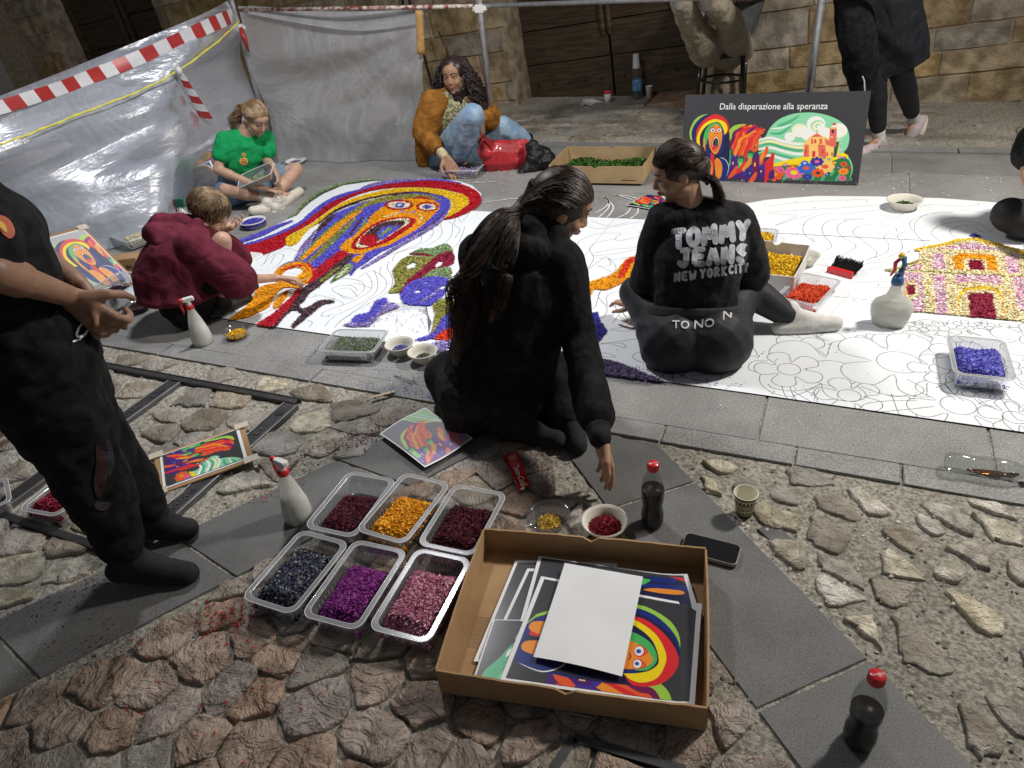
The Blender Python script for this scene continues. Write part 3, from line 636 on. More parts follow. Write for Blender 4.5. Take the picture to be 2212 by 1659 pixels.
band('orange', [(630, 700), (760, 580), (880, 470), (1000, 370), (1140, 285)], 52); band('dark', [(1020, 510), (1080, 420), (1140, 335)], 20); band('sage', [(1070, 500), (1140, 410), (1165, 350)], 26)
band('lilac', [(1165, 430), (1185, 380), (1230, 320)], 22)
area('orange', [(1170, 392), (1200, 335), (1300, 262), (1400, 217), (1550, 190), (1680, 203), (1750, 240), (1745, 290), (1690, 350), (1600, 430), (1480, 505), (1350, 575), (1230, 612), (1150, 650), (1120, 700), (1080, 722), (1040, 700), (1085, 665), (1130, 650), (1040, 650), (960, 620), (950, 590), (1000, 540), (1080, 480), (1130, 430)], sm=3)
band('red', [(1540, 200), (1620, 190), (1700, 208)], 15); band('cream', [(1590, 400), (1610, 350), (1590, 320)], 12); band('cream', [(1310, 350), (1400, 320), (1480, 295)], 9)
ellz('red', (1425, 250), 118, 42); ellz('cream', (1425, 250), 92, 29); ellz('blue', (1432, 252), 42, 22); ellz('cream', (1432, 250), 18, 9); ellz('red', (1657, 265), 92, 40); ellz('cream', (1660, 266), 72, 27); ellz('blue', (1655, 266), 36, 17); ellz('dark', (1655, 264), 12, 8)
band('lilac', [(1420, 318), (1450, 300), (1485, 305)], 14); band('lilac', [(1510, 320), (1540, 310), (1570, 300)], 12); band('olive', [(1600, 325), (1630, 310)], 9, sm=0)
area('red', [(1040, 590), (1060, 540), (1130, 470), (1230, 400), (1350, 360), (1480, 348), (1555, 368), (1545, 412), (1450, 482), (1350, 545), (1230, 592), (1130, 613), (1060, 612)])
area('cream', [(1078, 585), (1092, 540), (1150, 480), (1240, 415), (1350, 375), (1480, 358), (1515, 378), (1490, 412), (1400, 468), (1300, 533), (1200, 582), (1120, 598)])
area('dark', [(1100, 562), (1130, 510), (1180, 462), (1260, 408), (1350, 383), (1455, 378), (1470, 408), (1400, 462), (1300, 524), (1200, 568), (1130, 580)])
area('blue', [(1250, 485), (1300, 432), (1400, 418), (1425, 435), (1350, 495), (1280, 535)]); band('sage', [(1265, 510), (1320, 465), (1390, 425)], 28); ellz('red', (1180, 537), 72, 50)
for i in range(5): band('dark', [(1455+i*14-3, 362+abs(i-2)*2), (1450+i*14, 392)], 4, sm=0, taper=False)
area('red', [(955, 622), (1012, 652), (950, 722), (860, 792), (780, 852), (715, 895), (690, 872), (740, 782), (840, 700)]); area('dark', [(1015, 660), (1060, 650), (1000, 742), (900, 812), (820, 872), (760, 922), (700, 962), (660, 1020), (620, 1060), (600, 1105), (560, 1105), (480, 1172), (430, 1235), (385, 1232), (500, 1130), (560, 1060), (590, 1000), (640, 930), (720, 880), (820, 812), (930, 720)])
band('olive', [(780, 880), (860, 820), (950, 750)], 28); area('sage', [(1010, 730), (1060, 752), (1020, 800), (930, 850), (870, 880), (920, 810)]); band('cream', [(920, 850), (970, 800), (1020, 760)], 24)
area('red', [(600, 935), (642, 932), (595, 1002), (550, 1082), (480, 1152), (400, 1237), (265, 1230), (330, 1180), (430, 1110), (520, 1005)])
band('dark', [(560, 1245), (640, 1165), (720, 1095), (800, 1042), (905, 1035)], 52); band('dark', [(595, 1070), (640, 1112), (710, 1075)], 34)
area('orange', [(240, 1002), (280, 932), (380, 892), (560, 870), (680, 850), (700, 800), (735, 780), (712, 850), (610, 922), (500, 922), (420, 982), (370, 1072), (300, 1112), (200, 1162), (60, 1182), (100, 1142), (200, 1062)])
area(None, [(420, 985), (480, 925), (590, 925), (560, 990), (480, 1060), (410, 1110), (380, 1060)]); band('orange', [(412, 1085), (465, 1015), (530, 950)], 52)
ellz('orange', (560, 800), 155, 85, rot=-.25); ellz(None, (560, 800), 90, 40, rot=-.25); band('yellow', [(440, 830), (520, 850), (640, 830)], 30); band('redorange', [(455, 790), (560, 752), (650, 745), (705, 800)], 16); band('lilac', [(440, 770), (520, 722), (620, 705), (690, 718)], 12); band('redorange', [(680, 725), (725, 770), (720, 830)], 20)
area('olive', [(1370, 790), (1430, 705), (1500, 662), (1712, 672), (1690, 725), (1600, 800), (1500, 880), (1430, 960), (1338, 968), (1400, 880), (1385, 830)], sm=0); area(None, [(1478, 745), (1540, 712), (1572, 722), (1558, 757), (1500, 772)], sm=0)
area('sage', [(1510, 645), (1600, 603), (1700, 600), (1790, 565), (1830, 572), (1865, 610), (1850, 645), (1740, 668), (1620, 655)], sm=0); area('burgundy', [(1430, 962), (1500, 860), (1600, 780), (1690, 700), (1750, 655), (1860, 628), (1870, 720), (1780, 760), (1690, 790), (1600, 850), (1500, 920), (1440, 968)], sm=2)
area(None, [(1712, 745), (1745, 705), (1790, 705), (1770, 740), (1730, 760)], sm=0); band('burgundy', [(1510, 645), (1620, 652), (1720, 668)], 15, sm=0)
area('sage', [(1620, 835), (1720, 772), (1840, 758), (1840, 840), (1750, 862), (1650, 860)]); area('blue', [(1440, 1002), (1465, 930), (1560, 862), (1700, 835), (1820, 850), (1810, 940), (1720, 1052), (1600, 1067), (1480, 1052)]); band('lilac', [(1590, 1050), (1700, 980), (1790, 900)], 22)
ellz(None, (1575, 955), 30, 14, rot=-.2); ellz(None, (1640, 880), 18, 9); ellz(None, (1780, 920), 30, 14, rot=-.3)
area('olive', [(1700, 1062), (1820, 1000), (1900, 1080), (1820, 1160), (1740, 1270), (1690, 1292), (1722, 1130)], sm=2); area('blue', [(1560, 1345), (1700, 1290), (1790, 1160), (1910, 1115), (1915, 1220), (1800, 1300), (1650, 1345)]); ellz('yellow', (1888, 1158), 24, 16)
area('redorange', [(1715, 1338), (1830, 1250), (1915, 1215), (1915, 1345)], sm=2); area('lilac', [(1690, 1372), (1890, 1350), (1990, 1380), (1990, 1450), (1750, 1440)], sm=2)
area('blue', [(1042, 1192), (1090, 1142), (1180, 1122), (1230, 1042), (1300, 1005), (1332, 1030), (1260, 1122), (1150, 1212), (1080, 1217)]); area('lilac', [(1332, 1040), (1432, 1076), (1350, 1112), (1260, 1152), (1180, 1237), (975, 1232), (1040, 1205), (1150, 1212), (1262, 1122)], sm=2)
area('orange', [(560, 830), (620, 808), (760, 765), (880, 720), (950, 640), (1000, 590), (1100, 572), (1150, 620), (1120, 740), (1050, 772), (950, 802), (810, 862), (720, 852), (682, 902), (662, 962), (630, 1012), (560, 1020)], Z7); band('redorange', [(925, 765), (970, 700), (1010, 620), (1110, 585)], 62, Z7)
area('navy', [(560, 1060), (740, 1058), (760, 1130), (822, 1212), (790, 1252), (740, 1312), (692, 1415), (560, 1420)], Z7, 0); area('plum', [(560, 1430), (690, 1440), (830, 1468), (1000, 1520), (1200, 1605), (1330, 1660), (1180, 1650), (900, 1620), (730, 1590), (560, 1570)], Z7, 0); ellz('yellow', (655, 1245), 24, 22, Z7)
# church
area('pale', [(1270, 518), (1780, 420), (2212, 520), (2212, 470), (2300, 465), (2300, 560), (2700, 640), (2800, 1260), (2212, 1140), (2180, 1130), (1960, 1112), (1680, 1085), (1400, 1060), (1190, 1047), (1120, 720), (1000, 690), (1150, 660), (1310, 590), (1310, 530)], Z8, 0)
for P in ([(1450, 510), (1770, 455), (2040, 527)], [(1410, 545), (1510, 550), (1532, 690), (1420, 688)], [(2040, 575), (2135, 560), (2180, 722), (2060, 727)], [(1130, 715), (1330, 720), (1345, 1052), (1195, 1045)], [(1425, 725), (1520, 730), (1552, 1072), (1450, 1066)],
          [(1610, 730), (2000, 745), (2010, 830), (1800, 792), (1620, 812)], [(2100, 750), (2212, 760), (2300, 1150), (2150, 1010)], [(1150, 685), (1320, 632), (1330, 690)]): area('pink', P, Z8, 0)
area('orange', [(1590, 580), (1660, 545), (1960, 570), (1982, 706), (1900, 702), (1880, 610), (1720, 590), (1672, 620), (1692, 690), (1612, 690)], Z8, 0)
for P in ([(1725, 610), (1840, 610), (1870, 697), (1740, 692)], [(1720, 895), (1930, 895), (1972, 1112), (1740, 1095)]): area('burgundy', P, Z8, 0)
ellz('pale', (1232, 870), 66, 88, Z8); area('burgundy', [(1190, 830), (1270, 822), (1270, 907), (1195, 912)], Z8, 0)
band('yellow', [(1660, 1080), (1640, 960), (1680, 880), (1800, 850), (1960, 870), (2020, 960), (2040, 1110)], 26, Z8); band('olive', [(1000, 690), (1300, 705), (1700, 730), (2212, 752), (2600, 790)], 9, Z8); band('olive', [(1140, 660), (1240, 640), (1320, 600)], 16, Z8); band('yellow', [(1270, 518), (1520, 470), (1780, 425), (2212, 545), (2600, 640)], 22, Z8, 2, False)
band('navy', [(1735, 395), (1780, 385), (1830, 400)], 9, Z8, 0, False); band('navy', [(1770, 420), (1785, 375)], 16, Z8, 0, False)
for i, n in enumerate(NM):
    jj, ii = np.nonzero(grid == i+1)
    if not len(jj): continue
    X = PX0+(ii+.5)/GR; Y = PY0+PYH-(jj+.5)/GR
    cc = np.array(CL[n]); cols = [cc, cc*.8, np.minimum(1, cc*1.25+.01), cc*1.05]
    if n in ('lilac', 'sage', 'olive', 'dark', 'pink', 'pale', 'plum'): cols += [np.minimum(1, cc*1.9+.03), cc*.5]
    if n in ('dark', 'lilac', 'plum'): cols += [cc*2.6+.02]
    if n == 'pink': cols += [np.array((.85, .7, .72)), np.array((.6, .15, .38))]
    if n == 'pale': cols += [np.array((.62, .35, .08)), np.array((.9, .82, .5))]
    keep = RNG.random(len(X)) < .96; Xk, Yk = X[keep], Y[keep]
    xy = np.column_stack([Xk, Yk])+(RNG.random((len(Xk), 2))-.5)*.0045-np.array([-.6, 3.2])
    scatter_flakes('petal_patch', xy, .008, .0082, cols, M_PETAL, carpet, tilt=.9, jz=.005, simple=True, cv_=(.82, .34), asp=1.6)
# stray petals on sheet and paving
st_xy = []; st_c = []
for _ in range(900):
    x, y = random.uniform(-3.3, 2.2), random.uniform(2.0, 5.0); st_xy.append((x, y)); st_c.append(random.choice([(.85, .82, .7), (.85, .82, .7), (.3, .25, .2), (.12, .1, .5), (.8, .5, .05)]) if y > 4 or y < 2.2 else (.12, .11, .15))
def spill(cx, cy, sx, sy, n, c, ang=0):
    for _ in range(n):
        a, b = random.gauss(0, sx), random.gauss(0, sy); st_xy.append((cx+a*math.cos(ang)-b*math.sin(ang), cy+a*math.sin(ang)+b*math.cos(ang))); st_c.append(c)
p = at(760, 955); spill(p.x, p.y, .11, .03, 190, (.12, .01, .03), .95); p = at(500, 1335); spill(p.x, p.y, .05, .045, 110, (.30, .012, .02)); p = at(600, 1065); spill(p.x, p.y, .07, .02, 26, (.35, .02, .03), .9)
p = at(170, 1400); spill(p.x, p.y, .15, .1, 60, (.06, .02, .03)); p = at(470, 1480); spill(p.x, p.y, .22, .14, 60, (.25, .02, .03)); p = at(1330, 800); spill(p.x, p.y, .25, .02, 160, (.1, .06, .25)); p = at(800, 790); spill(p.x, p.y, .25, .05, 90, (.14, .13, .4)); p = at(870, 690); spill(p.x, p.y, .12, .1, 120, (.16, .16, .2))
p = at(890, 850); spill(p.x, p.y, .1, .02, 60, (.12, .13, .4)); p = at(200, 1265); spill(p.x, p.y, .12, .02, 50, (.1, .02, .04), .9); p = at(1950, 400); spill(p.x, p.y, .5, .12, 120, (.85, .83, .75)); p = at(1230, 1700); p = at(1100, 380); spill(p.x, p.y, .2, .12, 90, (.85, .8, .7))
scatter_flakes('petals', st_xy, .012, .0085, np.array(st_c), M_PETAL, None, kind='stuff', tilt=.5, label='loose petals strewn over the paving and cobbles', cat='petals')
# chalk curves on the grey slabs behind the sheet
M_CHALK = mat('chalk', (.62, .63, .62), .9, .3, 120)
ch = []
for P in ([(-60, 66), (100, 60), (200, 62)], [(720, 185), (800, 140), (835, 90), (795, 42)], [(750, 222), (820, 160), (840, 110), (800, 45)], [(820, 225), (865, 170), (870, 120), (800, 45)], [(900, 30), (1000, 40), (1080, 60)], [(890, 26), (980, 50), (1040, 72)], [(905, 230), (990, 190), (1030, 140)], [(1020, 235), (1080, 190), (1090, 145)], [(1180, 235), (1200, 170)], [(1150, 238), (1180, 210)]):
    ch.append([tuple(at(*Z7(p)))[:2] for p in P])
for P in ([(1960, 225), (2080, 220), (2300, 195)], [(1900, 80), (2000, 60), (2212, 50)]): ch.append([tuple(at(*Z1(p)))[:2] for p in P])
b = MB()
for P in ch:
    q = offset_poly(catmull(P, 5), .010); n = len(q)//2
    b.add([(x, y, .0035) for x, y in q], [(i, i+1, 2*n-2-i, 2*n-1-i) for i in range(n-1)])
tag(b.build('chalk_lines', M_CHALK, pave), kind='stuff')
# ================================================================ printed pictures
BK = (.235, .235, .25)
def homog(src, dst):
    A = []; 
    for (x, y), (u, v) in zip(src, dst): A += [[x, y, 1, 0, 0, 0, -u*x, -u*y], [0, 0, 0, x, y, 1, -v*x, -v*y]]
    h_ = np.linalg.solve(np.array(A, float), np.array(dst, float).ravel()); return np.append(h_, 1).reshape(3, 3)
def T_h(H): return lambda p: ((H[0, 0]*p[0]+H[0, 1]*p[1]+H[0, 2])/(H[2, 0]*p[0]+H[2, 1]*p[1]+1), (H[1, 0]*p[0]+H[1, 1]*p[1]+H[1, 2])/(H[2, 0]*p[0]+H[2, 1]*p[1]+1))
def mk(cv, T, pal=None):
    K = dict(r=(.88, .18, .20), y=(.98, .87, .10), b=(.12, .18, .48), n=(.13, .14, .28), g=(.30, .72, .38), l=(.62, .82, .30), d=(.10, .38, .28), o=(.95, .58, .20), O=(.93, .36, .18), p=(.30, .15, .45), m=(.45, .12, .32), w=(.95, .95, .93), s=(.56, .85, .68), S=(.33, .70, .52), k=BK, c=(.97, .93, .70), P=(.92, .42, .62), B=(.20, .42, .82), t=(.98, .80, .45), T=(.90, .42, .36), G=(.16, .48, .28), v=(.27, .2, .6))
    if pal: K = {a: pal(c) for a, c in K.items()}
    return (lambda c, P, sm=4: cv.poly([T(q) for q in (catmull(P, sm, True) if sm else P)], K[c])), (lambda c, P, w, sm=5, tp=True: cv.poly([T(q) for q in offset_poly(catmull(P, sm) if sm else P, w, tp)], K[c])), (lambda c, p, rx, ry, rot=0: cv.poly([T((p[0]+rx*math.cos(t)*math.cos(rot)-ry*math.sin(t)*math.sin(rot), p[1]+rx*math.cos(t)*math.sin(rot)+ry*math.sin(t)*math.cos(rot))) for t in [i*math.pi/12 for i in range(24)]], K[c]))
def art_figure(cv, T, pal=None):
    A, S, E = mk(cv, T, pal)
    A('l', [(300, 290), (180, 340), (115, 460), (115, 560), (160, 660), (260, 1000), (520, 1000), (540, 520), (450, 330)]); A('b', [(320, 290), (210, 350), (140, 460), (145, 600), (280, 1000), (520, 1000), (548, 500), (450, 320)]); A('n', [(340, 292), (250, 340), (180, 450), (170, 560), (280, 900), (520, 900), (548, 470), (440, 310)])
    A('r', [(370, 292), (270, 350), (200, 440), (180, 520), (200, 620), (400, 600), (500, 520), (548, 470), (530, 370), (460, 305)]); A('y', [(360, 350), (270, 400), (215, 480), (190, 560), (195, 640), (230, 700), (400, 600), (500, 520), (530, 450), (500, 380), (430, 350)]); A('n', [(390, 380), (300, 420), (240, 500), (222, 580), (240, 720), (270, 830), (420, 800), (490, 560), (480, 450), (440, 390)])
    A('g', [(400, 385), (320, 420), (275, 500), (265, 580), (290, 640), (330, 560), (380, 440), (440, 440), (470, 480), (460, 420)]); S('o', [(270, 560), (275, 700), (290, 840)], 26); S('b', [(320, 560), (310, 700), (350, 830)], 30)
    S('b', [(480, 470), (485, 600), (450, 720), (420, 880)], 30)
    A('o', [(405, 402), (350, 450), (320, 520), (322, 600), (340, 680), (375, 735), (410, 740), (440, 690), (465, 600), (472, 510), (450, 440)]); E('r', (368, 470), 32, 26); E('w', (368, 472), 26, 21); E('B', (370, 474), 12, 12); E('r', (437, 468), 28, 24); E('w', (437, 470), 23, 19); E('B', (436, 472), 10, 10); E('k', (370, 474), 5, 5); E('k', (436, 472), 5, 5)
    S('m', [(385, 515), (405, 505), (430, 515)], 6); S('r', [(345, 448), (365, 436), (390, 448)], 7); S('r', [(420, 446), (440, 434), (460, 448)], 7)
    E('r', (397, 622), 44, 88, .12); E('c', (398, 620), 35, 77, .12); E('n', (398, 624), 30, 66, .12); E('d', (406, 610), 14, 34, .1); E('r', (388, 665), 22, 28)
    A('r', [(345, 720), (385, 760), (380, 1000), (330, 1000), (345, 850)], 0); A('n', [(385, 760), (430, 720), (450, 800), (430, 1010), (375, 1010)], 0)
    A('b', [(440, 770), (500, 790), (540, 880), (520, 1005), (470, 1005), (470, 860)]); S('w', [(450, 780), (505, 800), (545, 880), (520, 1000)], 7)
    for dx in (0, 105):
        A('o', [(285+dx, 810), (320+dx, 785), (355+dx, 830), (370+dx, 900), (350+dx, 1005), (305+dx, 1005), (290+dx, 920)]);
        for q in range(3): S('O', [(285+dx, 840+q*26), (320+dx, 822+q*26), (350+dx, 850+q*24)], 6)
def art_flames(cv, T, pal=None):
    A, S, E = mk(cv, T, pal)
    A('p', [(520, 1005), (540, 860), (620, 700), (800, 700), (960, 820), (1050, 1010)], 2); A('l', [(735, 400), (620, 410), (550, 470), (520, 560), (500, 660), (560, 640), (600, 540), (640, 460)])
    A('r', [(560, 680), (590, 560), (640, 460), (810, 410), (870, 430), (900, 520), (840, 640), (760, 740), (620, 740)]); R_ = random.Random(3)
    for i, (x, y) in enumerate([(740, 405), (800, 410), (775, 430), (865, 420), (910, 440), (945, 455), (850, 470), (700, 440), (880, 500), (820, 520), (760, 520), (860, 580), (930, 490)]):
        c = 'OorprOomrOorO'[i]; S(c, [(x, y), (x-90, y+55), (x-105, y+120), (x-140, y+200), (x-165, y+290), (x-170, y+330)], 34+(i % 3)*8)
    for i, (x, y) in enumerate([(1035, 720), (970, 650), (1030, 810), (930, 700), (870, 600)]): S('rOroO'[i], [(x, y), (x-15, y+70), (x-60, y+120), (x-70, y+200), (x-100, y+270)], 60-6*i)
    for (x, y, w, h_, c, rf) in ((500, 700, 85, 170, 'g', 'd'), (565, 790, 70, 120, 'p', 'v'), (645, 790, 75, 140, 'g', 'd'), (750, 730, 75, 120, 'g', 'd'), (800, 790, 85, 150, 'm', 'p'), (690, 870, 60, 110, 'v', 'b'), (875, 890, 70, 90, 'p', 'v'), (760, 920, 45, 70, 'b', 'v'), (505, 900, 40, 100, 'b', 'v')):
        A(c, [(x, y), (x+w, y-8), (x+w, y+h_), (x+6, y+h_)], 0); A(rf, [(x-6, y+4), (x+w*.45, y-46), (x+w+8, y-8)], 0); A('t', [(x+w*.3, y+h_*.3), (x+w*.5, y+h_*.28), (x+w*.5, y+h_*.55), (x+w*.3, y+h_*.57)], 0); A(rf, [(x+w*.78, y-2), (x+w, y-8), (x+w, y+h_), (x+w*.8, y+h_)], 0)
    for i, (x, y) in enumerate([(640, 870), (730, 820), (850, 940), (790, 780)]): S('OrOo'[i], [(x, y), (x-30, y+60), (x-60, y+100), (x-100, y+140)], 50)
def art_valley(cv, T, pal=None):
    A, S, E = mk(cv, T, pal)
    clip = [(830, 640), (860, 560), (900, 540), (900, 570), (950, 540), (1000, 440), (1100, 345), (1250, 285), (1430, 268), (1600, 290), (1750, 350), (1850, 440), (1878, 560), (1850, 670), (1815, 715), (1880, 780), (1915, 880), (1890, 980), (1830, 1028), (1040, 1010), (960, 980), (1030, 800)]
    A('s', clip, 3)
    for i, (y0, c) in enumerate([(600, 'w'), (640, 'c'), (670, 'S'), (710, 'w'), (745, 's'), (770, 'S'), (800, 'w')]): S(c, [(870, y0-20), (1000, y0-50), (1150, y0-10), (1300, y0+20), (1450, y0+10), (1800, y0-30)], 34)
    S('S', [(1000, 500), (1120, 500), (1240, 410)], 30); S('S', [(1080, 420), (1200, 380), (1330, 300)], 34); S('w', [(1010, 450), (1130, 440), (1240, 400)], 16)
    for (x, y, r) in ((1510, 400, 105), (1330, 470, 90), (1220, 540, 60), (1760, 470, 95), (1600, 500, 80), (1430, 520, 80)): E('w', (x, y), r, r*.85)
    for r in (80, 55, 30): E('s' if r != 55 else 'c', (1530, 420), r, r*.8); E('w', (1538, 426), r-10, r*.8-8)
    S('c', [(1280, 540), (1260, 460), (1330, 410), (1400, 440)], 20); S('c', [(1760, 560), (1820, 500), (1790, 420)], 20)
    A('y', [(1040, 840), (1200, 800), (1350, 765), (1600, 760), (1815, 715), (1850, 800), (1500, 880), (1040, 900)], 2)
    A('G', [(1020, 880), (1300, 850), (1600, 830), (1830, 770), (1900, 880), (1880, 980), (1830, 1025), (1060, 1010), (960, 980)], 3)
    A('t', [(1370, 620), (1370, 765), (1770, 765), (1765, 600), (1600, 540), (1440, 540)], 0); A('d', [(1715, 590), (1765, 600), (1730, 765), (1700, 765)], 0)
    A('T', [(1385, 628), (1430, 628), (1432, 762), (1372, 762)], 0); A('T', [(1530, 625), (1610, 628), (1625, 765), (1540, 765)], 0); A('t', [(1440, 545), (1520, 495), (1600, 545), (1600, 625), (1430, 625)], 0); A('T', [(1450, 543), (1520, 503), (1585, 540)], 0); A('T', [(1455, 560), (1480, 560), (1480, 620), (1455, 620)], 0); A('T', [(1545, 560), (1580, 560), (1580, 620), (1545, 620)], 0)
    A('r', [(1490, 570), (1512, 570), (1512, 610), (1490, 610)], 0); A('r', [(1470, 697), (1503, 697), (1500, 765), (1466, 765)], 0); A('T', [(1662, 440), (1740, 440), (1730, 650), (1655, 640)], 0); A('t', [(1665, 430), (1745, 430), (1742, 450), (1662, 450)], 0); A('n', [(1682, 462), (1705, 462), (1705, 500), (1682, 500)], 0); A('r', [(1680, 410), (1710, 380), (1740, 410)], 0); A('T', [(1600, 560), (1650, 580), (1710, 655), (1620, 630)], 0); E('t', (1685, 543), 12, 12); S('k', [(1522, 495), (1522, 462)], 5, 0, False)
    for (x, y) in ((1385, 700), (1575, 700), (1625, 730), (1678, 730)): A('r', [(x, y-18), (x+16, y-18), (x+16, y+22), (x, y+22)], 0)
    def fl(x, y, r, c, cc, n=8, sq=.62):
        for i in range(n): a = i*6.283/n; E(c, (x+r*.62*math.cos(a), y+r*.62*sq*math.sin(a)), r*.36, r*.26, math.atan2(sq*math.sin(a), math.cos(a)))
        E(cc, (x, y), r*.34, r*.34*sq)
    for (x, y, r) in ((1170, 990, 50), (1320, 985, 45), (1590, 990, 50), (1690, 940, 45), (1480, 985, 50), (1750, 990, 50)): E('S', (x, y), r*.35, r, .6)
    for a in ((1045, 960, 110, 'O', 'o'), (1265, 940, 112, 'P', 'y'), (1400, 888, 105, 'B', 'O'), (1610, 870, 110, 't', 'O'), (1530, 940, 75, 'O', 'k'), (1520, 815, 78, 'v', 'P'), (1415, 990, 52, 'v', 'B'), (1810, 922, 60, 'o', 'O'), (1800, 997, 45, 'P', 'r'), (1815, 842, 42, 'O', 'k'), (1385, 832, 45, 'B', 'w'), (1100, 895, 45, 'P', 'r'), (1250, 878, 35, 'O', 'y'), (1170, 850, 28, 'P', 'w'), (1320, 850, 24, 'y', 'O'), (1630, 958, 25, 'v', 'w'), (1755, 882, 26, 'v', 'w'), (1712, 828, 26, 'o', 'y'), (1870, 882, 24, 'r', 'k'), (1818, 774, 24, 'v', 'w'), (1770, 765, 24, 'P', 'w'), (1650, 790, 20, 'B', 'w'), (1600, 775, 16, 'v', 'w'), (1125, 915, 40, 'P', 'm')): fl(*a)
M_PWHITE = mat('white_paper', (.82, .83, .84), .55, .03, 5, bump=(3, .15), bdist=.02)
M_CARD = mat('cardboard', (.35, .205, .095), .85, vs=6, col2=(.43, .27, .135), bump=(120, .2), bdist=.002, stretch=(1, 1, 1))
# big board leaning on the right pole
BW, BH = 1060, 540
Hb = homog([(60, 72), (2122, 25), (1968, 1078), (5, 1030)], [(0, 0), (BW, 0), (BW, BH), (0, BH)])
cvb = Canvas(BW, BH, BK); T = T_h(Hb); art_valley(cvb, T); art_flames(cvb, T); art_figure(cvb, T)
bl, br = at(1468, 388), at(1853, 401); D0 = float(np.array(bl)@_h); D1 = float(np.array(br)@_h)
tl, tr = J(1481, 205, D0+.16), J(1882, 196, D1+.16)
board = empty('picture_board', (bl+br)/2, 'large dark grey picture board titled Dalla disperazione alla speranza leaning on the right pole', 'picture board')
o_ = (bl+br)/2
quad_uv('print', [tl-o_, tr-o_, br-o_, bl-o_], imgmat('board_print', cvb, .4, .15), board)
nb = (tr-tl).cross(bl-tl).normalized()
if nb.y > 0: nb = -nb
b = MB(); cs = [tl-o_, tr-o_, br-o_, bl-o_]; b.add([c-nb*.002 for c in cs]+[c-nb*.012 for c in cs], [(0, 1, 2, 3), (7, 6, 5, 4), (0, 4, 5, 1), (1, 5, 6, 2), (2, 6, 7, 3), (3, 7, 4, 0)]); b.build('panel', M_BLACK, board)
ex = (br-bl).normalized(); ey = ((tl-bl)-(tl-bl).dot(ex)*ex).normalized(); ez = ex.cross(ey)
Mt = Matrix(((ex.x, ey.x, ez.x, 0), (ex.y, ey.y, ez.y, 0), (ex.z, ey.z, ez.z, 0), (0, 0, 0, 1)))
cen = bl+(br-bl)*.50+(tl-bl)*.86-o_+nb*.003
M_WTXT = mat('white_print', (.85, .85, .85), .5, .02)
text_mesh('Dalla disperazione alla speranza', .052, M_WTXT, board, cen, name='title', ext=.0003, tilt=Mt, bold=.0002, shear=.0, sx=.93)
# small pole-foot paper under the board corner is left to the girl's hair; prints mounted on cardboard:
def mounted(name, corners, cvp, label, border=.10, thick=.006, lift=.0, parentcat='print', z=None):
    c = [Vector(x) for x in corners]; c[1] = c[0]+(c[2]-c[3]); o0 = sum(c, Vector())/4; e = empty(name, o0, label, parentcat); c = [x-o0 for x in c]
    n = (c[1]-c[0]).cross(c[3]-c[0]).normalized(); n = -n if n.dot(Vector((0, 0, CAMH))-o0) < 0 else n
    b = MB(); q = [x*1.0 for x in c]; b.add([x for x in q]+[x-n*thick for x in q], [(0, 1, 2, 3), (7, 6, 5, 4), (0, 4, 5, 1), (1, 5, 6, 2), (2, 6, 7, 3), (3, 7, 4, 0)]); b.build('cardboard_backing', M_CARD, e)
    w = [x*(1-border)+n*.002 for x in c]; quad_uv('white_sheet', w, M_PWHITE, e); w = [x*(1-border*1.55)+n*.0045 for x in c]; quad_uv('picture', w, imgmat(name+'_picture', cvp, .35, .2), e)
    for x in c:
        t = x*.95+n*.006; u_ = (c[1]-c[0]).normalized()*.025; v_ = (c[3]-c[0]).normalized()*.018; s_ = 1; quad_uv('tape', [t-u_-v_, t+u_-v_, t+u_+v_, t-u_+v_], M_TAPE, e)
    return e
M_TAPE = mat('clear_tape', (.62, .55, .45), .35, .05)
cf = Canvas(420, 220, BK); T = T_h(homog([(520, 360), (520, 1010), (1060, 1010), (1060, 360)], [(420, 8), (20, 8), (20, 160), (420, 160)])); T2 = T_h(homog([(830, 1010), (830, 300), (1300, 300), (1300, 1010)], [(60, 130), (420, 130), (420, 260), (60, 260)])); art_valley(cf, T2)
art_flames(cf, T); cf.a[:40, :] = cf.a[:40, :]; mounted('mounted_print', [at(333, 985, .012), at(528, 921, .03), at(549, 993, .03), at(341, 1068, .012)], cf, 'flame and house print taped on cardboard lying over the iron cover bar', .12)
cp = Canvas(300, 420, (.75, .75, .77)); pale = lambda c: tuple(.32+.68*x for x in c)
T = T_h(homog([(110, 270), (700, 270), (700, 1010), (110, 1010)], [(0, 30), (300, 30), (300, 420), (0, 420)])); art_flames(cp, T_h(homog([(500, 380), (1000, 380), (1000, 1010), (500, 1010)], [(190, 10), (480, 60), (480, 420), (210, 330)])), pale); art_figure(cp, T_h(homog([(110, 270), (560, 270), (560, 1010), (110, 1010)], [(0, 30), (250, 30), (290, 410), (-10, 410)])), pale)
mounted('mounted_print', [at(72, 516, .29), at(150, 479, .30), at(300, 610, .012), at(195, 642, .012)], cp, 'pale coloured hooded face print on cardboard leaning at the left plastic sheet', .08)
cr_ = Canvas(200, 200, BK); A, S, E = mk(cr_, lambda p: p); [E(c, (150-4*i, 110-3*i), 105-17*i, 100-16*i) for i, c in enumerate('wbryngo')]
mounted('mounted_print', [J(447, 293, 5.42), J(520, 338, 5.36), J(492, 392, 5.20), J(418, 343, 5.28)], cr_, 'rainbow arc print on cardboard leaning behind the girl in green', .14)
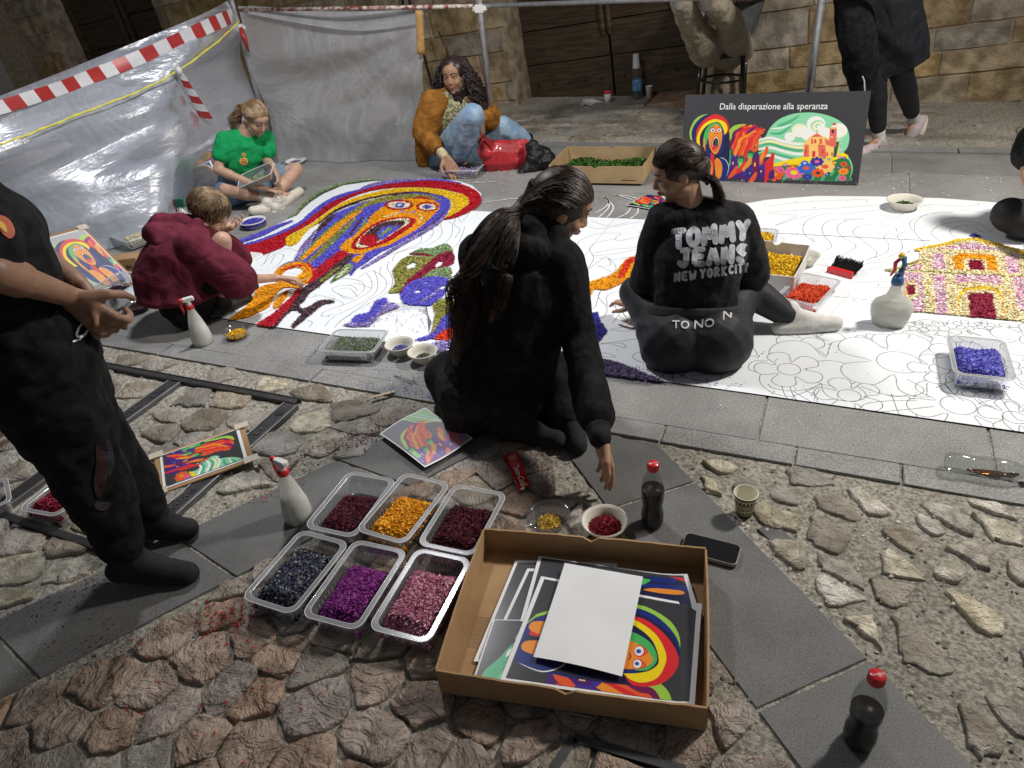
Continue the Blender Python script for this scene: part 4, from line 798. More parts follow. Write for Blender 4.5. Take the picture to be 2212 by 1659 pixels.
# loose sheets
def loose(name, corners, cvp, label, border=.05, curl=None, grp=None):
    c = [Vector(x) for x in corners]; o0 = sum(c, Vector())/4; e = empty(name, o0, label, 'print', grp); c = [x-o0 for x in c]
    quad_uv('sheet', c, M_PWHITE, e, 8, 8, curl); quad_uv('picture', [x*(1-border)+Vector((0, 0, .0012)) for x in c], imgmat('%s_%d' % (name, len(bpy.data.images)), cvp, .25, .3), e, 8, 8, curl); return e
cl = Canvas(400, 300, (.62, .62, .64)); pl2 = lambda c: tuple(.45+.55*x for x in c); T = T_h(homog([(500, 340), (1060, 340), (1060, 1010), (500, 1010)], [(20, 60), (400, 0), (400, 300), (0, 300)])); cl.poly([(180, 0), (400, 0), (400, 130)], (.7, .85, .72)); [cl.stroke([(200+30*i, 0), (260+35*i, 60), (400, 110+i*9)], 9, ((.85, .93, .85), (.8, .88, .55), (.93, .95, .93))[i % 3], 4) for i in range(5)]; art_flames(cl, T, pl2)
loose('printed_sheet', [at(820, 937, .02), at(918, 878, .02), at(1022, 948, .02), at(918, 1010, .02)], cl, 'square flame print with faded colours on the dark slab beside the ponytail woman', .05, lambda u, v: .006*math.sin(u*4+v*3))
cl2 = Canvas(300, 200, (.20, .12, .35)); art_flames(cl2, T_h(homog([(500, 380), (1060, 380), (1060, 1010), (500, 1010)], [(40, -30), (300, 0), (300, 190), (0, 200)]))); cl2.poly([(200, 200), (300, 120), (300, 200)], (.7, .9, .75))
loose('printed_sheet', [at(1353, 443, .01), at(1396, 419, .01), at(1450, 425, .01), at(1428, 455, .01)], cl2, 'small flame print on grey slab by the face of the girl in printed sweatshirt', .05)
# ================================================================ clear plastics and liquids
def clearmat(name, tint=(.93, .94, .95), haze=.10, gloss=.12, rough=.08, hazecol=(.7, .72, .74), bump=None, det=5, wave=None):
    m = bpy.data.materials.new(name); m.use_nodes = True; N = m.node_tree.nodes; L = m.node_tree.links; N.remove(N['Principled BSDF']); out = N['Material Output']
    tr = N.new('ShaderNodeBsdfTransparent'); tr.inputs[0].default_value = (*tint, 1); gl = N.new('ShaderNodeBsdfGlossy'); gl.inputs['Roughness'].default_value = rough
    gl.inputs[0].default_value = (.95, .96, 1, 1)
    df = N.new('ShaderNodeBsdfDiffuse'); df.inputs[0].default_value = (*hazecol, 1); tl = N.new('ShaderNodeBsdfTranslucent'); tl.inputs[0].default_value = (*hazecol, 1)
    m0 = N.new('ShaderNodeMixShader'); m0.inputs[0].default_value = .45; L.new(df.outputs[0], m0.inputs[1]); L.new(tl.outputs[0], m0.inputs[2])
    m1 = N.new('ShaderNodeMixShader'); m1.inputs[0].default_value = haze; L.new(tr.outputs[0], m1.inputs[1]); L.new(m0.outputs[0], m1.inputs[2])
    fr = N.new('ShaderNodeFresnel'); fr.inputs[0].default_value = 1.5; mr = N.new('ShaderNodeMapRange'); mr.inputs[3].default_value = gloss*.5; mr.inputs[4].default_value = min(1, gloss*5); L.new(fr.outputs[0], mr.inputs[0])
    m2 = N.new('ShaderNodeMixShader'); L.new(mr.outputs[0], m2.inputs[0]); L.new(m1.outputs[0], m2.inputs[1]); L.new(gl.outputs[0], m2.inputs[2]); L.new(m2.outputs[0], out.inputs[0])
    tc = N.new('ShaderNodeTexCoord'); prev = None
    for bp in (bump or []):
        nz = N.new('ShaderNodeTexNoise'); nz.inputs['Scale'].default_value = bp[0]; nz.inputs['Detail'].default_value = det; nz.inputs['Distortion'].default_value = bp[3] if len(bp) > 3 else 0
        mp = N.new('ShaderNodeMapping'); mp.inputs['Scale'].default_value = bp[4] if len(bp) > 4 else (1, 1, 1); L.new(tc.outputs['Object'], mp.inputs[0]); L.new(mp.outputs[0], nz.inputs['Vector'])
        bu = N.new('ShaderNodeBump'); bu.inputs['Strength'].default_value = bp[1]; bu.inputs['Distance'].default_value = bp[2]; L.new(nz.outputs[0], bu.inputs['Height'])
        if prev: L.new(prev.outputs[0], bu.inputs['Normal'])
        prev = bu
    if prev:
        for s in (gl, df, tl): L.new(prev.outputs[0], s.inputs['Normal'])
    if wave:   # scuffs: fine pale creases vary the haze
        nz = N.new('ShaderNodeTexNoise'); nz.inputs['Scale'].default_value = wave[0]; nz.inputs['Detail'].default_value = 9; nz.inputs['Roughness'].default_value = .7; nz.inputs['Distortion'].default_value = 2.5; L.new(tc.outputs['Object'], nz.inputs['Vector'])
        sb = N.new('ShaderNodeMath'); sb.operation = 'SUBTRACT'; sb.inputs[1].default_value = .5; L.new(nz.outputs[0], sb.inputs[0]); ab = N.new('ShaderNodeMath'); ab.operation = 'ABSOLUTE'; L.new(sb.outputs[0], ab.inputs[0])
        m3 = N.new('ShaderNodeMapRange'); m3.inputs[1].default_value = 0; m3.inputs[2].default_value = .06; m3.inputs[3].default_value = wave[2]; m3.inputs[4].default_value = wave[1]; L.new(ab.outputs[0], m3.inputs[0]); L.new(m3.outputs[0], m1.inputs[0])
    return m
M_CLEAR = clearmat('clear_tray_plastic', (.86, .865, .87), .20, .16, .16, (.78, .79, .80))
M_PET = clearmat('clear_bottle_plastic', (.90, .92, .90), .05, .07, .05)
M_TUB = clearmat('clear_tub_plastic', (.93, .93, .92), .05, .10, .06)
M_MILKY = clearmat('milky_plastic', (.88, .88, .85), .62, .08, .25, (.93, .93, .90))
M_MILKW = mat('water_in_bottle', (.82, .83, .77), .25, .03, 5)
M_COLA = mat('cola', (.006, .004, .004), .35, .1, spec=.15)
M_AMBER = clearmat('cola_rest', (.55, .26, .08), .35, .2, .08, (.18, .06, .015))
M_RED = mat('red_plastic', (.62, .02, .025), .35, .05, coat=.3)
M_BLUEP = mat('blue_plastic', (.04, .13, .28), .35, .08)
M_PULP = mat('paper_pulp', (.70, .67, .58), .7, .04, 30, bump=(90, .12), bdist=.001)
M_PLWHITE = mat('white_bowl', (.75, .75, .74), .4, .02)
def rrect(lx, ly, r, z, n=5):
    P = []
    for (sx, sy, a0) in ((1, 1, 0), (-1, 1, 90), (-1, -1, 180), (1, -1, 270)):
        for k in range(n+1):
            a = math.radians(a0+90*k/n); P.append(((lx/2-r)*sx+r*math.cos(a), (ly/2-r)*sy+r*math.sin(a), z))
    return P
def heap(name, fn, hgt, n, col, m, parent, size=.010, cols=None, z0=.0, spread=1):
    """mound: height field hgt(u,v) over region fn(u,v)->(x,y), flakes on top. u,v in 0..1"""
    K = 15; V = []; 
    for j in range(K):
        for i in range(K):
            u, v = i/(K-1), j/(K-1); x, y = fn(u, v); V.append((x, y, z0+hgt(u, v)-.002))
    F = [(j*K+i, j*K+i+1, (j+1)*K+i+1, (j+1)*K+i) for j in range(K-1) for i in range(K-1)]
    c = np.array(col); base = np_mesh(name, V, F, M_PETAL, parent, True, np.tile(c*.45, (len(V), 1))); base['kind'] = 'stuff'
    U = RNG.random((n, 2)); xy = np.array([fn(u, v) for u, v in U]); z = np.array([z0+hgt(u, v) for u, v in U])
    cc = cols if cols is not None else [c, c*.7, np.minimum(1, c*1.35+.01)]
    scatter_flakes(name, xy, z, size, cc, M_PETAL, parent, tilt=2.0, asp=2.6, jz=.006)
M_FLANGE = clearmat('tray_flange', (.8, .8, .81), .42, .22, .12, (.85, .86, .87))
RIBM = mat('tray_rim', (.80, .81, .82), .25, .02, coat=.4)
def tray(W4, zr, depth, label, col, cols=None, n=2600, fill=(0.12, 1, 0, 1), hh=.03, name='food_tray', size=.011, group=None, dims=None, ribs=True, rimw=.014, tiltz=None, parent_loc=None, ang=None, cat='tray'):
    n = int(n*1.5); size *= .78
    """clear food tray. W4 rim corners in survey pixels (TL,TR,BR,BL) at height zr"""
    c = [at(x, y, zr) for x, y in W4]; o0 = sum(c, Vector())/4
    vy = ((c[0]-c[3])+(c[1]-c[2]))/2; vx = ((c[1]-c[0])+(c[2]-c[3]))/2; lx, ly = vx.length, vy.length
    a = math.atan2(vy.y, vy.x)-math.pi/2
    if dims: lx, ly = dims
    e = empty(name, (o0.x, o0.y, max(0, zr-depth)), label, cat, group, a)
    b = MB(); r = min(lx, ly)*.17; rings = [rrect(lx, ly, r, depth-.004), rrect(lx, ly, r, depth), rrect(lx-rimw*2, ly-rimw*2, r*.8, depth), rrect(lx-rimw*2.2, ly-rimw*2.2, r*.8, depth-.006), rrect(lx*.86-.006, ly*.90-.006, r*.75, .012), rrect(lx*.83-.006, ly*.87-.006, r*.6, .002)]
    n_ = len(rings[0]); V = [v for q in rings for v in q]; F = [(k*n_+i, k*n_+(i+1) % n_, (k+1)*n_+(i+1) % n_, (k+1)*n_+i) for k in range(len(rings)-1) for i in range(n_)]; F.append(tuple((len(rings)-1)*n_+i for i in range(n_)))
    b.add(V, F); b.build('tray_body', M_CLEAR, e, True)
    b = MB()
    for (q, w) in ((rrect(lx-.002, ly-.002, r, depth+.0002), .0010), (rrect(lx-rimw*2.05, ly-rimw*2.05, r*.8, depth+.0002), .0007)): b.tube(q+[q[0]], w, 5, False)
    b.build('rim', RIBM, e, True)
    fl_ = MB(); q1, q2 = rrect(lx-.002, ly-.002, r, depth+.0004), rrect(lx-rimw*2, ly-rimw*2, r*.8, depth+.0004); m_ = len(q1); fl_.add(q1+q2, [(i, (i+1) % m_, m_+(i+1) % m_, m_+i) for i in range(m_)]); fl_.build('flange', M_FLANGE, e, True)
    if ribs:
        b = MB()
        for s in (-1, 1):
            for k in range(14):
                t = -.36+k*.72/13*1.0; b.tube([(s*(lx/2-rimw*1.4), t*ly, depth-.012), (s*(lx*.43-.003), t*ly*.95, .014)], .0006, 3, False)
            for k in range(9):
                t = -.30+k*.60/8; b.tube([(t*lx, s*(ly/2-rimw*1.4), depth-.012), (t*lx*.95, s*(ly*.45-.003), .014)], .0006, 3, False)
        o = b.build('ribs', RIBM, e); o['kind'] = 'stuff'
    if col is not None:
        u0, u1, v0, v1 = fill; ix, iy = lx*.825, ly*.865; s1 = random.uniform(0, 6)
        fn = lambda u, v: (-ix/2+ix*(u0+(u1-u0)*u), -iy/2+iy*(v0+(v1-v0)*v))
        hg = lambda u, v: .013+hh*.9*(min(1, 5*min(u, 1-u)+.35)*min(1, 5*min(v, 1-v)+.15))*(1+.22*math.sin(5*u+s1)*math.cos(4*v+s1))
        heap('petal_heap', fn, hg, n, CL[col] if isinstance(col, str) else col, None, e, size, cols, .002)
    return e
W = lambda *a: list(a)
BG = [(.06, .006, .018), (.10, .010, .03), (.16, .03, .05), (.035, .004, .012), (.10, .01, .03)]
tray(W((755, 1018), (858, 1034), (768, 1164), (652, 1139)), .07, .068, 'clear tray of dark burgundy petals, back left of the six trays', (.09, .008, .025), BG, 2600, (.05, .98, .0, .80), .040, group='six food trays of petals beside the cardboard box')
tray(W((870, 1023), (978, 1042), (875, 1177), (765, 1147)), .075, .068, 'clear tray of shredded orange petals in the back row of the six trays', (.80, .32, .01), [(.85, .36, .01), (.95, .5, .04), (.6, .2, .005), (.8, .3, .01)], 3200, (.04, .98, .0, .80), .040, size=.016, group='six food trays of petals beside the cardboard box')
tray(W((978, 1047), (1100, 1063), (1025, 1202), (898, 1179)), .075, .068, 'clear tray of dark wine-red petals, back right touching the cardboard box', (.07, .006, .016), [(.05, .005, .012), (.09, .008, .02), (.14, .015, .03), (.03, .003, .008)], 3000, (.04, .98, .0, .86), .044, size=.014, group='six food trays of petals beside the cardboard box')
tray(W((650, 1146), (757, 1169), (633, 1333), (517, 1290)), .07, .068, 'clear tray of blue-black petals with pale stalks, front left of the six trays', (.025, .028, .06), [(.02, .022, .05), (.035, .04, .10), (.012, .012, .02), (.25, .26, .25), (.08, .085, .11)], 3600, (.0, 1, .0, .93), .045, size=.014, group='six food trays of petals beside the cardboard box')
tray(W((765, 1167), (885, 1187), (773, 1366), (648, 1329)), .07, .068, 'clear tray of bright purple petals, front middle of the six trays', (.20, .02, .20), [(.18, .015, .18), (.28, .03, .27), (.12, .01, .11), (.36, .08, .34)], 3400, (.04, .98, .0, .84), .042, size=.013, group='six food trays of petals beside the cardboard box')
tray(W((903, 1183), (1020, 1207), (928, 1396), (790, 1356)), .07, .068, 'clear tray of dusty pink petals, front right of the six trays', (.42, .12, .20), [(.45, .12, .22), (.58, .22, .32), (.30, .06, .13), (.68, .38, .44)], 3800, (.0, 1, .0, .90), .050, size=.013, group='six food trays of petals beside the cardboard box')
tray(W((725, 711), (844, 712), (805, 767), (686, 757)), .055, .055, 'clear tray of chopped green and lilac petals at the near edge of the carpet', 'sage', [(.13, .19, .07), (.2, .3, .13), (.1, .13, .05), (.28, .33, .22), (.25, .22, .4)], 2600, (.0, 1, .0, .92), .030, size=.009)
tray(W((976, 350), (1043, 351), (1036, 371), (941, 369)), .06, .055, 'clear tray of lilac petals under the curly-haired woman\'s hand', (.30, .22, .42), [(.3, .22, .45), (.5, .42, .6), (.2, .14, .3)], 1300, (.05, 1, .0, .95), .02, size=.012, dims=(.30, .21))
tray(W((1731, 587), (1821, 605), (1766, 665), (1674, 640)), .06, .058, 'clear tray of scarlet petals on the sheet beside the white-socked foot', (.75, .07, .02), [(.8, .08, .025), (.9, .14, .05), (.55, .03, .01)], 2300, (.05, 1, .0, .9), .035, size=.012)
tray(W((2044, 720), (2171, 737), (2200, 820), (2059, 812)), .07, .062, 'clear tray of violet-blue petals near the right edge of the sheet', (.13, .12, .62), [(.12, .11, .6), (.2, .2, .78), (.07, .06, .38), (.3, .3, .85)], 3400, (.03, .97, .0, .93), .042, size=.014)
tray(W((234, 508), (282, 486), (330, 500), (292, 530)), .07, .06, 'clear tray of cream white petals against the left plastic sheet', 'cream', [(.75, .68, .46), (.85, .8, .6), (.6, .52, .32)], 1200, (.15, .95, .0, .8), .03, size=.010, dims=(.20, .26))
tray(W((262, 583), (317, 600), (226, 652), (186, 632)), .09, .075, 'large clear tray of dark purple petals by the hands of the standing person', (.05, .02, .05), [(.04, .016, .045), (.08, .03, .08), (.02, .01, .02)], 1900, (.05, .9, .0, .8), .03, size=.010, dims=(.24, .33))
tray(W((113, 1028), (200, 1062), (150, 1112), (55, 1070)), .055, .05, 'clear tray of crimson petals on the cobbles behind the standing person', (.22, .008, .03), [(.22, .008, .03), (.35, .03, .06), (.12, .005, .02)], 1500, (.0, 1, .0, 1), .028, size=.013, dims=(.17, .19))
tray(W((1590, 487), (1668, 487), (1655, 530), (1575, 528)), .05, .05, 'clear tray of yellow petals behind the printed sweatshirt', 'yellow', [(.8, .48, .01), (.9, .6, .03), (.6, .3, .01)], 1200, (.1, 1, .0, 1), .03, size=.012, dims=(.26, .20), ribs=False)
tray(W((-60, 1062), (4, 1052), (4, 1080), (-50, 1100)), .05, .045, 'clear tray cut by the left edge of the picture on the cobbles', None, ribs=False, dims=(.13, .17))
# bowls
def bowl(px, py, r, h, label, col, m=M_PULP, fillh=.5, cols=None, n=700, size=.009, z0=0, name='bowl', grp=None, off=(0, 0), fr=.72):
    c = at(px, py, h+z0); e = empty(name, (c.x, c.y, z0), label, 'bowl', grp)
    b = MB(); b.lathe([(r*.55, 0), (r*.60, .002), (r*.80, h*.6), (r*.90, h-.006), (r*1.0, h-.004), (r*1.02, h), (r*.97, h+.001), (r*.87, h-.004), (r*.76, h*.58), (r*.56, .004), (0, .004)], 32); b.build('bowl_wall', m, e, True)
    if m is not M_TUB:
        b = MB(); b.lathe([(r*.985, h+.0012), (r*.975, h+.0022), (r*.955, h+.0008)], 32, cap=False); b.build('rim_bead', m, e, True)
    if col is not None:
        rr = r*(.58+.3*fillh)*fr; fn = lambda u, v: (off[0]+rr*math.sqrt(u)*math.cos(6.283*v), off[1]+rr*math.sqrt(u)*math.sin(6.283*v)); hg = lambda u, v: .004+h*fillh*(1-.55*u)
        heap('petal_heap', fn, hg, n, CL[col] if isinstance(col, str) else col, None, e, size, cols)
    return e
bowl(545, 476, .085, .045, 'white round bowl of violet-blue petals near the girl in green', 'blue', M_PLWHITE, .95, n=900, fr=1.15)
bowl(862, 742, .062, .048, 'off-white pulp bowl of blue petals touching the green petal tray', 'blue', M_PULP, .5, [(.12, .1, .45), (.2, .18, .6), (.25, .3, .25), (.05, .05, .2)], 800, grp=None)
bowl(912, 758, .062, .048, 'off-white pulp bowl of nearly black seeds left of the ponytail woman', 'dark', M_PULP, .35, [(.03, .03, .025), (.1, .1, .06), (.2, .2, .12)], 600)
bowl(1306, 1124, .066, .048, 'off-white pulp bowl of dark red petals behind the cardboard box', (.20, .006, .015), M_PULP, .55, None, 1400, fr=1.0)
bowl(1741, 550, .066, .052, 'off-white pulp bowl with a few green shreds beside the white petal box', 'sage', M_PULP, .2, [(.05, .1, .03), (.09, .16, .06)], 200, off=(.0, -.01), fr=.6)
bowl(1955, 430, .088, .058, 'off-white pulp bowl of green shreds at the far edge of the sheet', 'sage', M_PULP, .5, [(.05, .1, .03), (.1, .18, .06)], 300, size=.02, fr=.8)
bowl(638, 346, .085, .030, 'shallow white bowl behind the bare knee of the girl in green', 'lilac', M_PLWHITE, .7, [(.2, .18, .35), (.1, .1, .15)], 120)
bowl(508, 712, .062, .040, 'clear round tub of yellow petals beside the white spray bottle', 'yellow', M_TUB, .5, [(.8, .42, .01), (.9, .55, .02), (.6, .3, .01)], 1100, fr=1.0)
bowl(295, 655, .062, .045, 'clear round tub of dark brown petals beside the crouching child', 'dark', M_TUB, .8, [(.04, .015, .015), (.09, .04, .03)], 800, fr=1.0)
bowl(1185, 1112, .064, .045, 'clear round tub of golden petals on cobbles behind the box', (.45, .28, .03), M_TUB, .35, [(.5, .3, .03), (.65, .42, .08), (.3, .18, .02)], 800, fr=.75)
bowl(962, 772, .066, .045, 'clear tub of yellow petals half hidden by the seated woman\'s knee', 'yellow', M_TUB, .6, n=400)
# ---------------------------------------------------------------- spray bottles
def spray_cone(px, py, h, label, ang, name='spray_bottle', r0=.043):
    c = at(px, py, 0); e = empty(name, c, label, 'spray bottle', None, ang); H = h
    b = MB(); b.lathe([(r0*.9, 0), (r0, .006), (r0*1.02, .03), (r0*.93, H*.28), (r0*.62, H*.52), (r0*.36, H*.68), (.0145, H*.74), (.0145, H*.76)], 28); b.build('bottle', M_MILKY, e, True)
    b = MB(); b.lathe([(0, .004), (r0*.86, .004), (r0*.96, .03), (r0*.87, H*.28), (r0*.68, H*.43), (0, H*.43)], 24); b.build('water', M_MILKW, e, True)
    b = MB(); b.lathe([(.0175, H*.735), (.0185, H*.74), (.0175, H*.80), (.014, H*.81)], 20); b.build('collar', M_RED, e, True)
    b = MB(); b.lathe([(.012, H*.80), (.011, H*.86), (.013, H*.90)], 14); Rm = Matrix.Rotation(-.12, 3, 'Y')
    b.prism([(-.018, -.010), (.026, -.011), (.030, .0), (.026, .011), (-.018, .010), (-.026, 0)], H*.89, H*.96, .004); b.build('spray_head', M_WHITEP, e, bev=.002)
    b = MB(); b.tube([(-.020, 0, H*.93), (-.030, 0, H*.90), (-.033, 0, H*.80), (-.030, 0, H*.72), (-.034, 0, H*.66)], [.007, .008, .006, .0055, .004], 8); b.lathe([(.009, 0), (.010, .008), (.006, .016)], 10, (-.022, 0, H*.93), Matrix.Rotation(-1.5708, 3, 'Y')); b.build('trigger', M_RED, e, True); return e
spray_cone(647, 1118, .245, 'translucent white spray bottle with red trigger by the six petal trays', -.15, r0=.044)
spray_cone(440, 741, .245, 'translucent white spray bottle with red trigger on the slabs by the crouching child', .9, r0=.046)
# round-shouldered sprayer
c = at(1918, 703); e = empty('spray_bottle', c, 'round-bellied milky spray bottle with blue and red head standing on the sheet', 'spray bottle')
b = MB(); b.lathe([(.052, 0), (.060, .008), (.073, .05), (.077, .085), (.066, .112), (.030, .135), (.021, .165), (.019, .185)], 30, sy=.62); b.build('bottle', M_MILKY, e, True)
b = MB(); b.lathe([(0, .004), (.05, .004), (.056, .01), (.069, .05), (.072, .085), (0, .088)], 24, sy=.62); b.build('water', mat('cloudy_liquid', (.62, .61, .50), .3, .02), e, True)
b = MB(); b.lathe([(.020, .182), (.023, .188), (.021, .205), (.016, .218)], 16); b.build('collar', M_BLUEP, e, True)
b = MB(); b.tube([(.004, 0, .215), (.006, 0, .24), (.012, 0, .262), (.004, 0, .29), (-.006, 0, .305)], [.012, .011, .010, .012, .006], 8); b.build('spray_head', M_BLUEP, e, True)
b = MB(); b.tube([(-.008, 0, .285), (-.02, 0, .27), (-.018, 0, .24), (-.028, 0, .215)], [.007, .008, .006, .004], 8); b.build('trigger', M_RED, e, True)
b = MB(); b.lathe([(.01, 0), (.013, .008), (.006, .02)], 8, (-.004, 0, .292)); b.build('nozzle', mat('yellow_plastic', (.7, .5, .06), .4, .1), e, True)
# sprayer head peeping behind the crouching child
c = at(412, 505); e = empty('spray_bottle', c, 'spray bottle with green and red head behind the crouching child', 'spray bottle', None, .3)
b = MB(); b.lathe([(.04, 0), (.042, .03), (.03, .13), (.013, .18)], 18); b.build('bottle', M_MILKY, e, True)
b = MB(); b.prism([(-.03, -.012), (.03, -.012), (.035, 0), (.03, .012), (-.03, .012)], .18, .235, .004); b.build('spray_head', mat('green_plastic', (.02, .12, .07), .35), e)
b = MB(); b.tube([(-.03, 0, .225), (-.04, 0, .20), (-.038, 0, .15)], [.010, .008, .005], 8); b.build('trigger', M_RED, e, True)
# ---------------------------------------------------------------- cola bottles
M_CAPR = M_RED
def cola(px, py, label, fill=.62, R=None, z=0, name='soda_bottle', s=1):
    c = at(px, py, 0); e = empty(name, (c.x, c.y, z), label, 'bottle'); e.rotation_mode = 'QUATERNION'
    if R is not None: e.rotation_quaternion = R
    P = [(.022, 0), (.030, .004), (.0325, .02), (.0325, .045), (.0285, .065), (.0275, .075), (.0315, .095), (.033, .13), (.0325, .15), (.028, .175), (.020, .195), (.0145, .207), (.0135, .215)]
    P = [(r*s, h*s) for r, h in P]
    b = MB(); b.lathe(P, 28); b.build('bottle', M_PET, e, True)
    b = MB(); b.lathe([(.0155*s, .205*s), (.0160*s, .207*s), (.0158*s, .225*s), (.014*s, .2275*s), (0, .228*s)], 24); b.build('cap', M_CAPR, e, True, bev=0)
    b = MB()
    for k in range(24): a = k*6.283/24; b.box((.016*s*math.cos(a), .016*s*math.sin(a), .216*s), (.0012, .0012, .017), Matrix.Rotation(a, 3, 'Z'))
    o = b.build('cap_ridges', M_CAPR, e); o['kind'] = 'stuff'
    if R is None:
        H = .228*s*fill; Q = [(0, .003)]+[(r-.0015, max(.003, h)) for r, h in P if h < H]
        rr = np.interp(H, [h for r, h in P], [r for r, h in P])-.0015; Q += [(rr, H), (0, H)]
        b = MB(); b.lathe(Q, 28); b.build('cola', M_COLA, e, True)
        text_mesh('Coca-Cola', .0062, M_WTXT, e, (0, 0, .2285*s), YAW, 'cap_lettering', .0002, shear=.3)
    return e
cola(1409, 1131, 'upright soda bottle with red cap standing behind the phone and bowl', .60)
cola(1853, 1600, 'upright half-full soda bottle with red cap at bottom right of the picture', .50)
q = (at(2205, 1022, .03)-at(2038, 998, .03)).normalized().to_track_quat('Z', 'Y')
e = cola(2036, 1014, 'transparent soda bottle with red cap lying on its side on the kerb slabs', .0, q, .033, s=1.0)
b = MB(); b.tube([(.020, 0, .06), (.021, 0, .09), (.021, 0, .14), (.017, 0, .175), (.010, 0, .19)], [.003, .008, .011, .009, .003], 10); o = b.build('cola_rest', M_AMBER, e, True)
rq = q.to_matrix().inverted() @ Vector((0, 0, -1)); b = None
o.rotation_euler = (0, 0, math.atan2(rq.y, rq.x))
# paper cup with zigzag print
cvc = Canvas(360, 120, (.86, .82, .68)); kk = (.07, .065, .06)
for j, (y, hh, n) in enumerate(((0, 14, 0), (18, 24, 18), (46, 8, 0), (58, 10, 30), (72, 5, 0), (80, 22, 22), (106, 14, 0))):
    if n == 0: cvc.poly([(0, y), (360, y), (360, y+hh), (0, y+hh)], kk)
    else:
        for i in range(n): x = i*360/n; cvc.poly([(x, y+hh), (x+180/n, y), (x+360/n, y+hh)], kk); 
for i in range(60): cvc.ell((i*6+3, 50), 1.8, 2.6, (.86, .82, .68))
c = at(1607, 1108); e = empty('paper_cup', c, 'cream paper cup with black zigzag pattern standing open on the stones', 'cup')
def cup(e, r0, r1, h, m, inner, uvmat=None):
    n = 32; V = []; UV = []
    for k, (r, z) in enumerate(((r0, 0), (r1, h))):
        for i in range(n+1): a = 2*math.pi*i/n; V.append((r*math.cos(a), r*math.sin(a), z)); UV.append((i/n, k))
    me = bpy.data.meshes.new('cup_wall'); me.from_pydata(V, [], [(i, i+1, n+2+i, n+1+i) for i in range(n)]); uvl = me.uv_layers.new(name='UVMap')
    for l in me.loops: uvl.data[l.index].uv = UV[l.vertex_index]
    link_mesh('cup_wall', me, m, e, True); b = MB(); b.lathe([(0, .003), (r0-.001, .003), (r1-.0015, h)], n, cap=False); b.build('cup_inside', inner, e, True)
    b = MB(); b.tube([(r1*math.cos(a), r1*math.sin(a), h) for a in [i*6.2832/n for i in range(n+1)]], .0017, 6, False); b.build('rolled_rim', inner, e, True)
cup(e, .023, .033, .078, imgmat('cup_print', cvc, .5), mat('cup_paper', (.74, .71, .58), .55, .03))
# phone
cph = [at(1487, 1147, .02), at(1601, 1174, .02), at(1588, 1219, .02), at(1469, 1186, .02)]; o0 = sum(cph, Vector())/4; vx = (cph[1]-cph[0]+cph[2]-cph[3])/2; a = math.atan2(vx.y, vx.x)
e = empty('smartphone', (o0.x, o0.y, .004), 'black smartphone in pale case lying face up on dark slab beside the box', 'phone', None, a)
b = MB(); b.add(rrect(.152, .076, .012, 0), []); P = [(v.x, v.y) for v in b.V]; b = MB(); b.prism(P, 0, .0105, .0012); b.build('case', mat('phone_case', (.30, .26, .23), .4), e, bev=.001)
b = MB(); b.prism([(p[0]*.965, p[1]*.94) for p in P], .0105, .0114, .0006); b.build('screen', mat('phone_glass', (.006, .006, .007), .06, .01, coat=1), e)
b = MB(); b.box((.02, -.0385, .006), (.024, .001, .0026)); b.build('button', M_STEEL, e)
# soda label wrapper
cw = Canvas(240, 80, (.75, .05, .07)); 
for i in range(11): cw.poly([(18+i*4, 20), (20+i*4, 20), (20+i*4, 60), (18+i*4, 60)], (.95, .95, .95)) if i % 3 else None
for i in range(5): cw.poly([(68, 16+i*11), (104, 16+i*11), (104, 18+i*11), (68, 18+i*11)], (.95, .8, .8))
cw.poly([(10, 14), (62, 14), (62, 17), (10, 17)], (.95, .9, .9)); cw.poly([(218, 40), (240, 40), (240, 66), (222, 66)], (.95, .95, .9)); cw.poly([(212, 10), (228, 10), (228, 30), (212, 30)], (.9, .7, .1))
cwk = [at(1098, 978, .012), at(1086, 985, .012), at(1112, 1066, .012), at(1147, 1052, .012)]; cwk = [at(1115, 975, .018), at(1147, 1049, .018), at(1122, 1062, .018), at(1088, 985, .018)]
o0 = sum(cwk, Vector())/4; e = empty('bottle_label', o0, 'red torn drink label with white script lying on cobbles behind the trays', 'label')
wv = lambda u, v: .006*math.sin(u*6)+.004*math.sin(v*3)
quad_uv('wrapper', [x-o0 for x in cwk], imgmat('wrapper_print', cw, .3, .4), e, 10, 2, wv)
vx = (cwk[1]-cwk[0]); text_mesh('Coca-Cola', .026, M_WTXT, e, (cwk[0]*.35+cwk[1]*.65+(cwk[3]-cwk[0])*.5)-o0+Vector((0, 0, .006)), math.atan2(vx.y, vx.x), 'script_lettering', .0004, shear=.35, bold=.0003)
# wooden stick and tweezers
p, q = at(803, 858, .012), at(851, 845, .012); d = (q-p).normalized(); nn = Vector((-d.y, d.x, 0))*.006
b = MB(); b.prism([(p-nn)[:2], (p-nn*.3-d*.004)[:2], (p+nn*.3-d*.004)[:2], (p+nn)[:2], (q+nn)[:2], (q+nn*.4+d*.004)[:2], (q-nn*.4+d*.004)[:2], (q-nn)[:2]], .010, .0125); tag(b.build('wooden_stick', mat('pale_wood', (.62, .48, .30), .6, .1, 60)), 'flat pale wooden stick on the stones left of the seated woman', 'stick')
b = MB(); p, q = at(850, 810, .004), at(895, 828, .006); n2 = Vector((.006, .008, 0))
for s in (-1, 1): b.tube([p, p.lerp(q, .5)+n2*s*.7, q+n2*s], .0016, 5)
tag(b.build('tweezers', mat('bright_steel', (.7, .7, .7), .25, metal=1)), 'steel tweezers lying on the grey border slab', 'tweezers')
